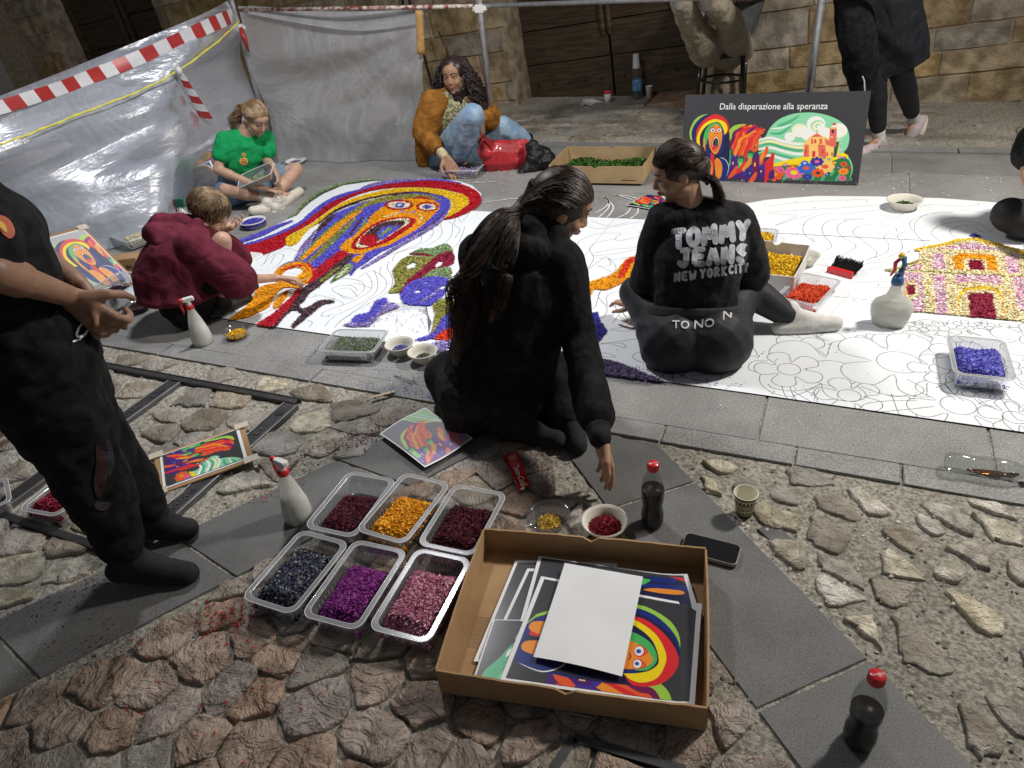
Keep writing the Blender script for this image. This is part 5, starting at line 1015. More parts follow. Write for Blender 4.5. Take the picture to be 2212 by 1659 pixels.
# hand brush
c = (at(1792, 592)+at(1838, 600))/2; e = empty('hand_brush', c, 'small red brush with black bristles lying on the sheet above the scarlet tray', 'brush', None, math.atan2((at(1838, 605)-at(1792, 592)).y, (at(1838, 605)-at(1792, 592)).x))
b = MB(); b.prism([(-.062, -.012), (.062, -.012), (.055, .012), (-.055, .012)], .002, .032, .003); b.build('handle', M_RED, e, bev=.003)
b = MB()
for i in range(520):
    x = random.uniform(-.056, .056); z = random.uniform(.006, .03); l = random.uniform(.05, .065); b.tube([(x, .010, z), (x*1.14+random.uniform(-.006, .006), .010+l, z+.028+random.uniform(-.006, .012))], [.0014, .0009], 3, False)
o = b.build('bristles', mat('bristle', (.008, .008, .008), .8, spec=.1), e); o['kind'] = 'stuff'
# ---------------------------------------------------------------- cardboard boxes
def box(W4, z, h, label, m, th=.005, name='cardboard_box', dims=None, notch=True, angoff=0):
    c = [at(x, y, z) for x, y in W4]; o0 = sum(c, Vector())/4; vx = ((c[1]-c[0])+(c[2]-c[3]))/2; vy = ((c[0]-c[3])+(c[1]-c[2]))/2; lx, ly = (vx.length, vy.length) if dims is None else dims
    a = (math.atan2(vx.y, vx.x)+math.atan2(vy.y, vy.x)-math.pi/2)/2+angoff
    e = empty(name, (o0.x, o0.y, .015 if notch else .004), label, 'box', None, a)
    b = MB(); b.box((0, 0, .003), (lx-.004, ly-.004, .004)); b.build('bottom', m, e)
    for k, (cx, cy, dx, dy) in enumerate(((0, ly/2, lx, th), (0, -ly/2, lx, th), (-lx/2, 0, th, ly-th*1.2), (lx/2, 0, th, ly-th*1.2))):
        b = MB(); L_ = max(dx, dy); n = 26; lo = []; 
        for i in range(n+1):
            t = -L_/2+L_*i/n; zz = h+random.uniform(-.0016, .0016)
            if notch and dx > dy and abs(t) < .018: zz -= .016*math.sqrt(max(0, 1-(t/.018)**2))
            bulge = .004*math.sin(math.pi*i/n)*(1 if cx+cy > 0 else -1)
            for s in (-1, 1):
                for zq in (0, zz): lo.append((cx+(t if dx > dy else s*th/2+bulge*(zq > 0)), cy+(s*th/2+bulge*(zq > 0) if dx > dy else t), zq))
        F = []
        for i in range(n):
            p = i*4; q_ = p+4; F += [(p, q_, q_+1, p+1), (p+2, p+3, q_+3, q_+2), (p+1, q_+1, q_+3, p+3), (p, p+2, q_+2, q_)]
        F += [(0, 1, 3, 2), (n*4, n*4+2, n*4+3, n*4+1)]; b.add(lo, F); b.build('side_wall', m, e)
    return e, lx, ly
bx, lx, ly = box([(1047, 1148), (1526, 1189), (1526, 1529), (940, 1456)], .088, .082, 'shallow open brown cardboard box holding prints in the foreground', M_CARD)
b = MB(); 
for k in range(16): b.box((-.232+.0, -.10+k*.006, .0053), (.075, .0018, .0006))
o = b.build('crease_lines', mat('crushed_card', (.26, .165, .085), .9), bx); o['kind'] = 'stuff'
zs = .027
def inbox(name, W4, cvp, label, dz, border=.06, curl=None):
    c = [at(x, y, zs+dz) for x, y in W4]; o0 = sum(c, Vector())/4; e = empty(name, o0, label, 'print', 'sheets stacked in the cardboard box'); c = [x-o0 for x in c]; quad_uv('sheet', c, M_PWHITE, e, 12, 8, curl)
    if cvp is not None:
        ctr = sum(c, Vector())/4; quad_uv('picture', [ctr+(x-ctr)*(1-border)+Vector((0, 0, .0009)) for x in c], imgmat('%s_%d' % (name, len(bpy.data.images)), cvp, .22, .35), e, 12, 8, (lambda u, v: curl(.03+.94*u, .03+.94*v)) if curl else None)
    return e
Zb = lambda l: [(864.1+.3125*x, 1123.2+.3125*y) for x, y in l]
ck = Canvas(360, 240, BK); A, S, E = mk(ck, lambda p: p); A('S', [(360, 20), (250, 60), (200, 140), (220, 240), (360, 240)]); A('s', [(360, 50), (290, 80), (250, 150), (260, 240), (360, 240)]); E('w', (340, 150), 50, 60); E('s', (340, 140), 30, 36); E('w', (342, 140), 18, 24)
inbox('printed_sheet', Zb([(800, 275), (1500, 300), (1400, 1120), (508, 975)]), ck, 'lowest dark print with green swirl at the left of the box stack', .000)
inbox('printed_sheet', Zb([(880, 335), (1600, 360), (1500, 1150), (545, 1050)]), Canvas(80, 60, BK), 'dark print edge fanned out second in the box stack', .0022)
ck = Canvas(420, 300, BK); A, S, E = mk(ck, lambda p: p); A('S', [(40, 300), (60, 180), (110, 90), (220, 40), (420, 20), (420, 300)]); A('s', [(90, 300), (110, 190), (160, 110), (300, 60), (420, 60), (420, 300)]); [E('w', c_, r_, r_) for c_, r_ in (((150, 90), 60), ((120, 170), 46), ((210, 70), 50))]; [E('s' if i % 2 else 'w', (150, 90), 44-i*9, 44-i*9) for i in range(4)]; S('S', [(60, 290), (80, 200), (130, 140)], 22)
inbox('printed_sheet', Zb([(645, 688), (1500, 700), (1480, 1200), (500, 1115)]), ck, 'pale green swirl print at the lower left of the box stack', .0046, .03)
ck = Canvas(420, 300, BK); A, S, E = mk(ck, lambda p: p); A('n', [(240, 50), (420, 40), (420, 200), (300, 170)]); A('g', [(250, 40), (330, 45), (300, 90), (240, 85)], 0); A('b', [(330, 20), (400, 20), (390, 60), (320, 60)], 0); A('b', [(280, 100), (340, 70), (420, 80), (420, 110), (340, 100)], 3); A('o', [(300, 120), (340, 100), (400, 110), (400, 140)], 3); A('r', [(380, 10), (420, 20), (420, 50)], 0)
c_up = lambda u, v: .012*max(0, (u-.80)/.2)**2
inbox('printed_sheet', Zb([(958, 250), (1985, 395), (2080, 700), (830, 700)]), ck, 'upper dark print with blue and orange parts curling at the back of the box', .0070, .05, c_up)
cm = Canvas(640, 420, BK)   # main print: the hooded face lying on its side
rot = lambda p: ((1000-(p[1]-270)*1.0)*.0+ (690-(p[1]-270)*.86), 360-(550-p[0])*.62)
Tm = lambda p: (600-(p[1]-280)*.80, 40+(p[0]-110)*.78)
A, S, E = mk(cm, Tm); art_flames(cm, lambda p: (600-(p[1]-380)*.72, 40+(p[0]-110)*.72)); art_figure(cm, Tm)
inbox('printed_sheet', Zb([(975, 388), (2085, 595), (2035, 1298), (690, 1108)]), cm, 'glossy print of a rainbow-hooded face lying sideways on top of the box stack', .0098, .055, lambda u, v: .010*max(0, (u-.82)/.18)**2)
inbox('blank_paper', Zb([(1140, 310), (1680, 405), (1535, 1083), (922, 945)]), None, 'blank white sheet lying on top of the prints in the cardboard box', .022, 0, lambda u, v: .006*math.sin(u*3)*v+.007*(1-v)**3)
# box of grass clippings
gb, lx, ly = box([(1228, 317), (1416, 318), (1390, 367), (1183, 363)], .115, .11, 'open cardboard box of green clippings at the back of the paving', mat('light_cardboard', (.46, .32, .17), .85, .08, 8), dims=(.62, .44))
heap('clippings', lambda u, v: (-.27+.54*u, -.19+.38*v), lambda u, v: .03+.025*math.sin(9*u)*math.cos(7*v)*.4, 2600, (.05, .12, .02), None, gb, .022, [(.04, .11, .015), (.07, .17, .03), (.03, .07, .01)])
b = MB(); b.box((.06, -.2235, .09), (.30, .001, .0025)); b.box((.22, -.2235, .022), (.09, .001, .005)); b.build('printed_lines', mat('box_ink', (.12, .07, .04), .8), gb)
# white box with yellow petals beside the printed sweatshirt
wb, lx, ly = box([(1612, 520), (1714, 541), (1708, 590), (1600, 600)], .085, .085, 'white card box filled with yellow petals behind the printed sweatshirt', mat('white_card', (.66, .64, .62), .6, .03, 8), dims=(.30, .36), angoff=-.15)
for o in list(wb.children)[:1]: o.data.materials[0] = M_CARD
heap('petal_heap', lambda u, v: (-.13+.26*u, -.16+.32*v), lambda u, v: .035+.02*math.sin(4*u+1)*math.cos(5*v), 2600, CL['yellow'], None, wb, .012, [(.85, .5, .01), (.92, .62, .03), (.6, .32, .01)])
b = MB(); b.tube([(.1515, -.06, .045), (.1515, -.055, .055), (.1515, -.048, .05), (.1515, -.052, .04), (.1515, -.055, .028)], .0012, 4); b.build('logo_mark', M_BLACK, wb)
sb = empty('cardboard_box', at(283, 588), 'small cardboard packing box half hidden behind the pale face print', 'box', None, .5); b = MB(); b.box((0, 0, .05), (.16, .10, .10)); b.build('carton', M_CARD, sb, bev=.002); text_mesh('UN', .035, M_BLACK, sb, (.02, -.0515, .05), 0, 'lettering', .0005, tilt=Matrix.Rotation(1.5708, 4, 'X'))
# plate near the child
pl = at(580-60, 561); e = empty('foam_tray', pl, 'flat white foam tray beside the red petals at the left of the sheet', 'tray'); b = MB(); b.add(rrect(.24, .16, .03, .002), []); q1 = [(v.x, v.y) for v in b.V]; b = MB(); b.prism(q1, .0, .018, .006); b.build('foam', M_PLWHITE, e)
# ---------------------------------------------------------------- things on the door step
STEPZ = lambda x: math.tan(.087)*x+.160
def onstep(px, py, y): p = onY(px, py, y); return Vector((p.x, p.y, STEPZ(p.x)*math.cos(.087)))
c = onstep(1378, 184, 6.80); e = empty('water_bottle', c, 'tall water bottle with blue label and white cup over its neck on the door step', 'bottle'); e.rotation_euler = (0, -.05, 0)
P = [(.035, 0), (.044, .008), (.044, .05), (.040, .056), (.044, .062), (.044, .19), (.040, .20), (.044, .21), (.043, .24), (.030, .28), (.016, .30), (.015, .32)]
b = MB(); b.lathe(P, 24); b.build('bottle', M_PET, e, True); b = MB(); b.lathe([(.0447, .075), (.0447, .17)], 24, cap=False); b.build('label_band', mat('blue_label', (.05, .22, .50), .4, .3, 20, col2=(.2, .42, .62)), e, True)
b = MB(); b.lathe([(0, .004), (.041, .006), (.041, .13), (0, .13)], 20); b.build('water', clearmat('water', (.75, .85, .9), .1, .1), e, True); b = MB(); b.lathe([(.036, .265), (.035, .27), (.025, .385), (0, .386)], 20); b.build('upturned_cup', M_WHITEP, e, True)
c = onstep(1402, 180, 6.80); e = empty('plastic_cup', c, 'small white plastic cup right of the water bottle on the door step', 'cup'); b = MB(); b.lathe([(.022, 0), (.033, .10), (.034, .101), (.031, .099), (.021, .004), (0, .004)], 20); b.build('cup_wall', M_WHITEP, e, True)
c = onstep(1312, 197, 6.70); e = empty('takeaway_cup', c, 'white takeaway cup with red lid and straw on the door step', 'cup'); b = MB(); b.lathe([(.022, 0), (.034, .095)], 20); b.build('cup_wall', M_WHITEP, e, True); b = MB(); b.lathe([(.036, .095), (.036, .112), (.030, .12), (0, .121)], 20); b.build('lid', M_RED, e, True); b = MB(); b.tube([(0, 0, .12), (-.015, 0, .16), (.012, 0, .165)], .003, 6); b.build('straw', M_PET, e)
c = onstep(1275, 203, 6.62); e = empty('plate_stack', c, 'stack of white paper plates lying left of the takeaway cup', 'plates')
for k in range(3): b = MB(); b.lathe([(.06, 0), (.105, .018), (.112, .018), (.1, .014), (.06, .003), (0, .003)], 24, (.01*k, .004*k, .012*k), Matrix.Rotation(.1*k, 3, 'Y')); b.build('plate', M_WHITEP, e, True)
# ---------------------------------------------------------------- gazebo frame
def pole(name, base, lean_to, r, label, foot=True):
    b0 = Vector(base); e = empty(name, b0, label, 'pole'); d = Vector(lean_to)-b0; b = MB(); b.tube([(0, 0, 0), d*(2.45/d.z)], r, 16); b.build('tube', M_STEEL, e, True)
    b = MB(); b.box((0, 0, .004), (.09, .09, .008)); b.build('foot_plate', M_STEEL, e)
    for k in (1.02,):
        p = d*(k/d.z); b = MB(); b.box(p, (.058, .052, .05)); b.box(p+Vector((0, 0, .0)), (.10, .03, .028)); b.build('clamp', M_WHITEP if name else M_STEEL, e, bev=.003)
    return e
P1 = at(1071, 345); PL = at(598, 352); PR_ = at(1725, 356)
pole('gazebo_pole', P1, J(1035, 0, float(np.array(P1)@_h)+.0), .022, 'grey steel gazebo pole in front of the curly-haired woman\'s shoulder')
pole('gazebo_pole', PL, J(508, 30, float(np.array(PL)@_h)), .020, 'grey steel corner pole between the two plastic sheets')
pole('gazebo_pole', PR_, J(1775, 0, float(np.array(PR_)@_h)), .022, 'grey steel gazebo pole rising behind the picture board')
bar_ = empty('crossbar', J(1040, 12, float(np.array(P1)@_h)), 'horizontal steel rail linking the gazebo poles at waist height', 'rail')
a0 = J(518, 22, float(np.array(PL)@_h)); a1 = J(1040, 13, float(np.array(P1)@_h)); a2 = J(1775, -14, float(np.array(PR_)@_h))
b = MB(); b.tube([a1-bar_.location, a2-bar_.location, a2-bar_.location+(a2-a1)*.8], .014, 12); b.build('tube', M_STEEL, bar_, True)
b = MB(); b.tube([a0-bar_.location, a1-bar_.location], .013, 10); b.build('rusty_tube', mat('rusty_paint', (.22, .05, .03), .7, .1, 30, col2=(.62, .58, .52), bump=(60, .6)), bar_, True)
# ---------------------------------------------------------------- plastic sheets
M_FILM = clearmat('plastic_film', (.82, .84, .88), .66, .13, .27, (.72, .78, .90), bump=[(1.1, .40, .16, .3, (1, .45, 2.2)), (5, .18, .03, 1.2, (1, .5, 1.6)), (30, .16, .005, 1.0)], det=6, wave=(1.6, .60, .74))
M_FILMB = clearmat('plastic_film_back', (.80, .81, .82), .55, .10, .26, (.80, .81, .83), bump=[(1.4, .6, .12, .6), (7, .3, .02, .8, (1, 1, 1))], det=7, wave=(.9, .54, .68))
def film(name, B, T, m, label, nx=110, ny=56, amp=.03, seed=1, hem=0):
    B = catmull([tuple(p) for p in B], 8); T = catmull([tuple(p) for p in T], 8); rr = random.Random(seed); ph = [rr.uniform(0, 6.28) for _ in range(12)]
    V = []
    o0 = Vector(B[len(B)//2])
    for j in range(ny+1):
        v = j/ny
        for i in range(nx+1):
            u = i/nx; k = u*(len(B)-1); i0 = min(len(B)-2, int(k)); f = k-i0; p = Vector(B[i0]).lerp(Vector(B[i0+1]), f); k = u*(len(T)-1); i0 = min(len(T)-2, int(k)); f = k-i0; q = Vector(T[i0]).lerp(Vector(T[i0+1]), f)
            w = p.lerp(q, v); n = (Vector(B[-1])-Vector(B[0])).cross(Vector((0, 0, 1))).normalized()
            a = amp*(math.sin(v*11+u*3.0+ph[0])*.8+math.sin(v*5-u*6+ph[1])*.4+.28*math.sin(v*23-u*5+ph[2])+.22*math.sin((u+v*.9)*15+ph[3])*math.sin(v*7+ph[4]))*math.sin(math.pi*min(1, max(.0, v)))**.6
            if seed == 5:
                du, dv = (1-u)*1.4, (.9-v); rr_ = math.hypot(du, dv); an = math.atan2(dv, du); a += .045*rr_*math.sin(an*13+ph[5])*math.sin(an*5+ph[6])
            V.append(w+n*a-o0)
    F = [(j*(nx+1)+i, j*(nx+1)+i+1, (j+1)*(nx+1)+i+1, (j+1)*(nx+1)+i) for j in range(ny) for i in range(nx)]
    e = empty(name, o0, label, 'plastic sheet'); pmesh('film', V, F, m, e, True); return e
dl = float(np.array(PL)@_h)
TL_ = [J(492, 2, dl-.02), J(420, 38, dl-.5), J(250, 108, 5.25), J(0, 207, 4.45), J(-260, 300, 3.9)]
BL_ = [PL+Vector((-.02, 0, .005)), at(470, 418, .01), at(360, 500, .01), at(225, 540, .01), at(60, 575, .01), at(-200, 640, .01)]
fl = film('plastic_sheet', BL_, TL_, M_FILM, 'translucent plastic sheet hung along the left side of the work site', amp=.055)
fb = film('plastic_sheet', [PL+Vector((0, .0, .005)), at(760, 347, .005), at(918, 349, .005)], [a0+Vector((0, 0, .03)), J(730, 27, 5.95), J(916, 20, float(np.array(at(918, 349))@_h))], M_FILMB, 'grey translucent plastic sheet hung across the back left corner', amp=.022, seed=5)
q0, q1, q2 = J(536, 12, dl-.02), J(720, 24, 5.93), J(916, 20, 5.60); h0, h1, h2 = J(536, 30, dl-.05), J(760, 66, 5.85), J(914, 50, 5.58)
film('folded_hem', [h0, h1, h2], [q0, q1, q2], M_FILMB, 'folded over upper hem of the back plastic sheet', 30, 6, .006, 9)['category'] = 'plastic sheet'
# brown parcel tape holding the corner
p = [J(897, 22, 5.56), J(913, 22, 5.56), J(918, 118, 5.56), J(901, 118, 5.56)]; o0 = p[0].copy(); e = empty('parcel_tape', o0, 'vertical strip of tan parcel tape on the back plastic sheet', 'tape'); quad_uv('strip', [x-o0 for x in p], mat('parcel_tape', (.42, .25, .09), .4, .12, 40, bump=(50, .4)), e, 2, 8, None, .002)
# red and white barrier tape along the top of the left sheet
M_BW = mat('tape_white', (.66, .66, .68), .3, .03, 20); M_BR = mat('tape_red', (.40, .035, .035), .3, .05, 20)
def tape_run(pts_, w, name, label, seg=.055, sl=.35, nrm=None):
    Q = [Vector(p) for p in catmull([tuple(p) for p in pts_], 8)]; d = [0]
    for a, b_ in zip(Q[:-1], Q[1:]): d.append(d[-1]+(b_-a).length)
    def P(s): 
        s = max(0, min(d[-1]-1e-6, s)); i = max(0, np.searchsorted(d, s, side='right')-1); i = min(i, len(Q)-2); return Q[i].lerp(Q[i+1], (s-d[i])/max(1e-9, d[i+1]-d[i]))
    e = empty(name, Q[0], label, 'barrier tape'); k = 0; s = 0; bs = [MB(), MB()]
    while s < d[-1]-.01:
        b = MB(); V = []
        for j in range(4):
            v = j/3
            for q in (0, 1):
                t = s+q*seg+sl*seg*v; p = P(t); tw = .012*math.sin(t*7+v*2); V.append(p+Vector((0, 0, w*(1-.32*s/d[-1])*(v-.5)))+Vector((.7, -.4, 0))*tw-Q[0])
        b.add(V, [(j*2, j*2+1, j*2+3, j*2+2) for j in range(3)]); b.build('red_stripe' if k % 2 else 'white_stripe', M_BR if k % 2 else M_BW, e, True); s += seg; k += 1
    return e
off_ = lambda x, y, D: J(x, y, D)
from mathutils.bvhtree import BVHTree
_fm = fl.children[0].data; FB = BVHTree.FromPolygons([v.co+fl.location for v in _fm.vertices], [tuple(p.vertices) for p in _fm.polygons])
def onfilm(x, y, D, k=.03):
    o = Vector((0, 0, CAMH)); d = Vector(ray(x, y).tolist()).normalized(); h = FB.ray_cast(o, d); return h[0]-d*k if h[0] is not None else J(x, y, D)
def along(P, n=5):
    out = []
    for (a, b_) in zip(P[:-1], P[1:]):
        for q in range(n): t = q/n; out.append(tuple(a[i]+(b_[i]-a[i])*t for i in range(3)))
    return out+[P[-1]]
tape_run([onfilm(*p) for p in along([(505, 32, dl), (430, 66, 5.6), (330, 112, 5.45), (250, 145, 5.05), (130, 191, 4.6), (0, 232, 4.2)], 3)]+[J(-120, 262, 3.9)] if True else [J(512, 26, dl-.10), J(430, 66, dl-.62), J(330, 116, 5.45), J(250, 155, 5.05), J(130, 201, 4.6), J(0, 235, 4.2), J(-120, 262, 3.9)], .095, 'barrier_tape', 'long red and white striped barrier tape running along the top of the left sheet', .098, .25)
p0 = onfilm(386, 152, 5.3, .07); e = empty('barrier_tape', p0, 'short piece of red and white barrier tape hanging knotted from the yellow cord', 'barrier tape')
dd = (onfilm(444, 252, 5.25, .07)-p0); sd = Vector((_h[1], -_h[0], 0))*.035
for k in range(6):
    a = dd*(k/6); c2 = dd*((k+1)/6); w0, w1 = .55+.11*k, .55+.11*(k+1); b = MB(); sk = dd*.07
    b.add([a-sd*w0, a+sd*w0+sk, c2+sd*w1+sk, c2-sd*w1, a-sd*.0+sk*.5+Vector((0, -.012, 0)), c2+sk*.5+Vector((0, -.012, 0))], [(0, 4, 5, 3), (4, 1, 2, 5)]); b.build('white_stripe' if k % 2 == 0 else 'red_stripe', M_BW if k % 2 == 0 else M_BR, e, True)
b = MB(); b.lathe([(0, -.03), (.02, -.015), (.022, .01), (0, .03)], 10); b.build('knot', M_BW, e, True)
# yellow cord
Q = catmull([tuple(onfilm(x, y, D, .05)) for x, y, D in ((516, 46, dl-.12), (470, 90, dl-.5), (387, 151, 5.35), (300, 197, 4.95), (180, 243, 4.45), (80, 283, 4.2), (0, 312, 4.05), (-90, 336, 3.9))], 10)
b = MB(); b.tube(Q, .005, 6, False); b.tube([(x+.004*math.sin(i*.9), y, z+.005*math.cos(i*.9)) for i, (x, y, z) in enumerate(Q)], .004, 5, False); tag(b.build('cord', mat('yellow_cord', (.72, .66, .08), .5, .1, 60), None, True), 'twisted yellow cord strung across the left plastic sheet', 'cord')
# red-white tape scrap on the corner pole
b = MB(); b.tube([J(520, 60, dl-.1), J(528, 84, dl-.12), J(538, 112, dl-.1)], [.016, .022, .004], 6); tag(b.build('tape_scrap', M_BR, None, True), 'scrap of red tape tied on the corner pole', 'tape')
# ---------------------------------------------------------------- chair (bentwood, black)
CH = onY(1550, 175, 6.02); cx0, cy0 = J(1497, 140, 5.93), J(1616, 133, 5.93); c = (cx0+cy0)/2
ch = empty('wooden_chair', (c.x, c.y+.14, 0), 'black wooden chair under the person with raised legs', 'chair', None, .05)
b = MB(); b.lathe([(.0, .44), (.20, .44), (.215, .448), (.215, .470), (.205, .478), (0, .476)], 28, sy=.95); b.build('seat', M_BLACK, ch, True)
for sx, sy in ((-.16, -.15), (.16, -.15), (-.15, .15), (.15, .15)):
    b = MB(); b.tube([(sx*1.15, sy*1.15, 0), (sx, sy, .45)], [.014, .019], 10); b.build('leg', M_BLACK, ch, True)
b = MB(); b.tube([(.165*math.cos(t), .16*math.sin(t), .26) for t in [i*6.283/20 for i in range(21)]], .010, 8, False); b.build('ring_stretcher', M_BLACK, ch, True)
b = MB(); b.tube([(-.17, .16, .45), (-.18, .20, .70), (-.12, .22, .90), (0, .225, .95), (.12, .22, .90), (.18, .20, .70), (.17, .16, .45)], .015, 10); b.build('back_hoop', M_BLACK, ch, True)
# ---------------------------------------------------------------- red bag, black jacket
def blob_mesh(P): pass
# ================================================================ people
def caps(b, p0, r0, p1, r1, n=14):
    p0, p1 = Vector(p0), Vector(p1); d = p1-p0; L = d.length; d = d.normalized() if L > 1e-6 else Vector((0, 0, 1))
    a = d.cross(Vector((0, 0, 1)));  a = a.normalized() if a.length > .05 else d.cross(Vector((0, 1, 0))).normalized(); c = d.cross(a); P = []
    for k in range(1, 5): t = -math.pi/2+k*math.pi/8; P.append((p0+d*math.sin(t)*r0, r0*math.cos(t)))
    for k in range(0, 4): t = k*math.pi/8; P.append((p1+d*math.sin(t)*r1, r1*math.cos(t)))
    V = [q+(a*math.cos(6.2832*j/n)+c*math.sin(6.2832*j/n))*r for q, r in P for j in range(n)]; m = len(P)
    F = [(i*n+j, i*n+(j+1) % n, (i+1)*n+(j+1) % n, (i+1)*n+j) for i in range(m-1) for j in range(n)]
    V += [p0-d*r0, p1+d*r1]; F += [(j, len(V)-2, (j+1) % n) for j in range(n)]; F += [((m-1)*n+j, (m-1)*n+(j+1) % n, len(V)-1) for j in range(n)]; b.add(V, F)
def chain(b, pts_, rr):
    for i in range(len(pts_)-1): caps(b, pts_[i], rr[i], pts_[i+1], rr[i+1])
def elld(b, c, R, rad, n=16, m=10):
    V = []; F = []
    for i in range(1, m):
        t = math.pi*i/m
        for j in range(n): V.append(Vector(c)+R @ Vector((rad[0]*math.sin(t)*math.cos(6.2832*j/n), rad[1]*math.sin(t)*math.sin(6.2832*j/n), rad[2]*math.cos(t))))
    for i in range(m-2):
        for j in range(n): F.append((i*n+j, (i+1)*n+j, (i+1)*n+(j+1) % n, i*n+(j+1) % n))
    V += [Vector(c)+R @ Vector((0, 0, rad[2])), Vector(c)-R @ Vector((0, 0, rad[2]))]
    F += [(j, (j+1) % n, len(V)-2) for j in range(n)]; F += [((m-2)*n+j, len(V)-1, (m-2)*n+(j+1) % n) for j in range(n)]; b.add(V, F)
def loft(b, secs, n=20):
    """secs: (centre, xdir, half width, half depth)"""
    V = []; F = []; m = len(secs)
    for i, (c, xd, w, dp) in enumerate(secs):
        c = Vector(c); t = (Vector(secs[min(i+1, m-1)][0])-Vector(secs[max(i-1, 0)][0])).normalized(); x = (Vector(xd)-t*Vector(xd).dot(t)).normalized(); y = t.cross(x)
        for j in range(n):
            a = 6.2832*j/n; ca, sa = math.cos(a), math.sin(a); V.append(c+x*w*math.copysign(abs(ca)**.85, ca)+y*dp*math.copysign(abs(sa)**.85, sa))
    for i in range(m-1):
        for j in range(n): F.append((i*n+j, i*n+(j+1) % n, (i+1)*n+(j+1) % n, (i+1)*n+j))
    F.append(tuple(range(n))[::-1]); F.append(tuple((m-1)*n+j for j in range(n))); b.add(V, F)
def organic(name, b, m, parent, voxel=.008, smooth=3, disp=None, ratio=None, o0=Vector((0, 0, 0))):
    me = bpy.data.meshes.new('tmp'); me.from_pydata([v-o0 for v in b.V], [], b.F); o = bpy.data.objects.new('tmp', me); COL.objects.link(o)
    r = o.modifiers.new('r', 'REMESH'); r.mode = 'VOXEL'; r.voxel_size = voxel
    if smooth: s = o.modifiers.new('s', 'SMOOTH'); s.iterations = smooth; s.factor = .5
    for (ns, st) in (disp or []):
        tx = bpy.data.textures.new('t', 'CLOUDS'); tx.noise_scale = ns; tx.noise_depth = 2; d = o.modifiers.new('d', 'DISPLACE'); d.texture = tx; d.strength = st; d.mid_level = .5; d.texture_coords = 'LOCAL'
    if ratio: q = o.modifiers.new('q', 'DECIMATE'); q.ratio = ratio
    dg = bpy.context.evaluated_depsgraph_get(); dg.update(); m2_ = bpy.data.meshes.new_from_object(o.evaluated_get(dg)); bpy.data.objects.remove(o); m2_.materials.clear(); return link_mesh(name, m2_, m, parent, True)
def tubes(name, lines, r, m, parent, o0, sides=3, rtip=.4):
    V = []; F = []; k = 0
    for L_ in lines:
        P = np.array([tuple(p) for p in L_], float); n = len(P); T = np.gradient(P, axis=0); T /= np.maximum(1e-9, np.linalg.norm(T, axis=1))[:, None]
        A = np.cross(T, [0.31, .2, .93]); A /= np.maximum(1e-6, np.linalg.norm(A, axis=1))[:, None]; B = np.cross(T, A); rr = (r*np.linspace(1, rtip, n))[:, None]
        rings = [P+(A*math.cos(6.2832*j/sides)+B*math.sin(6.2832*j/sides))*rr for j in range(sides)]; V.append(np.stack(rings, 1).reshape(-1, 3)); i = np.arange(n-1)[:, None]*sides+k
        for j in range(sides): F.append(np.concatenate([i+j, i+(j+1) % sides, i+sides+(j+1) % sides, i+sides+j], 1))
        k += n*sides
    o = np_mesh(name, np.concatenate(V)-np.array(o0), np.concatenate(F), m, parent, True); o['kind'] = 'stuff'; return o
def frame(f, u):
    f = Vector(f).normalized(); u = Vector(u); r = f.cross(u).normalized(); u = r.cross(f); return Matrix(((r.x, f.x, u.x), (r.y, f.y, u.y), (r.z, f.z, u.z)))
def head_parts(b, C, R, s):
    P = lambda x, y, z: C+R @ Vector((x*s, y*s, z*s)); E = lambda c, r: elld(b, P(*c), R, [q*s for q in r])
    E((0, -.06, .13), (.325, .405, .365)); E((0, .09, -.08), (.268, .27, .33)); E((0, .135, -.30), (.165, .17, .155)); E((0, .235, -.405), (.085, .085, .07)); E((0, .20, .16), (.25, .17, .20))
    for q in (-1, 1):
        E((q*.13, .20, -.13), (.125, .12, .12)); E((q*.315, -.04, -.04), (.035, .075, .11)); E((q*.10, .315, .09), (.10, .05, .035)); E((q*.035, .375, -.13), (.035, .04, .028)); E((q*.19, .02, -.27), (.085, .17, .10))
    caps(b, P(0, .335, .06), .030*s, P(0, .405, -.10), .046*s, 10); E((0, .335, -.235), (.085, .045, .05))
    return P
def face_parts(root, P, R, s, o0, eyes='open', brow=(.03, .018, .012), lip=(.42, .14, .12), look=(0, 0)):
    MW = MATS['eye']; MI = MATS['iris']; MBR = matc('brow', brow); ML = matc('lip', lip)
    for q in (-1, 1):
        if eyes == 'open':
            b = MB(); elld(b, P(q*.125, .298, .035)-o0, R, (.062*s, .040*s, .030*s), 14, 8); b.build('eye', MW, root, True); b = MB(); elld(b, P(q*.125+look[0]*.02, .330, .035)-o0, R, (.024*s, .014*s, .026*s), 12, 8); b.build('iris', MI, root, True)
        b = MB(); b.tube([P(q*.060, .335, .048)-o0, P(q*.10, .345, .065 if eyes == 'open' else .03)-o0, P(q*.16, .325, .062 if eyes == 'open' else .025)-o0, P(q*.20, .29, .035)-o0], [.006*s, .012*s, .012*s, .006*s], 6); b.build('eyelashes', MBR, root, True)
        b = MB(); b.tube([P(q*.055, .365, .125)-o0, P(q*.13, .350, .150)-o0, P(q*.215, .285, .125)-o0], [.014*s, .016*s, .007*s], 6); b.build('eyebrow', MBR, root, True)
    b = MB(); b.tube([P(-.075, .350, -.228)-o0, P(-.03, .382, -.213)-o0, P(0, .386, -.220)-o0, P(.03, .382, -.213)-o0, P(.075, .350, -.228)-o0], [.006*s, .016*s, .013*s, .016*s, .006*s], 8); b.tube([P(-.065, .350, -.24)-o0, P(0, .380, -.252)-o0, P(.065, .350, -.24)-o0], [.006*s, .022*s, .006*s], 8); b.build('mouth', ML, root, True)
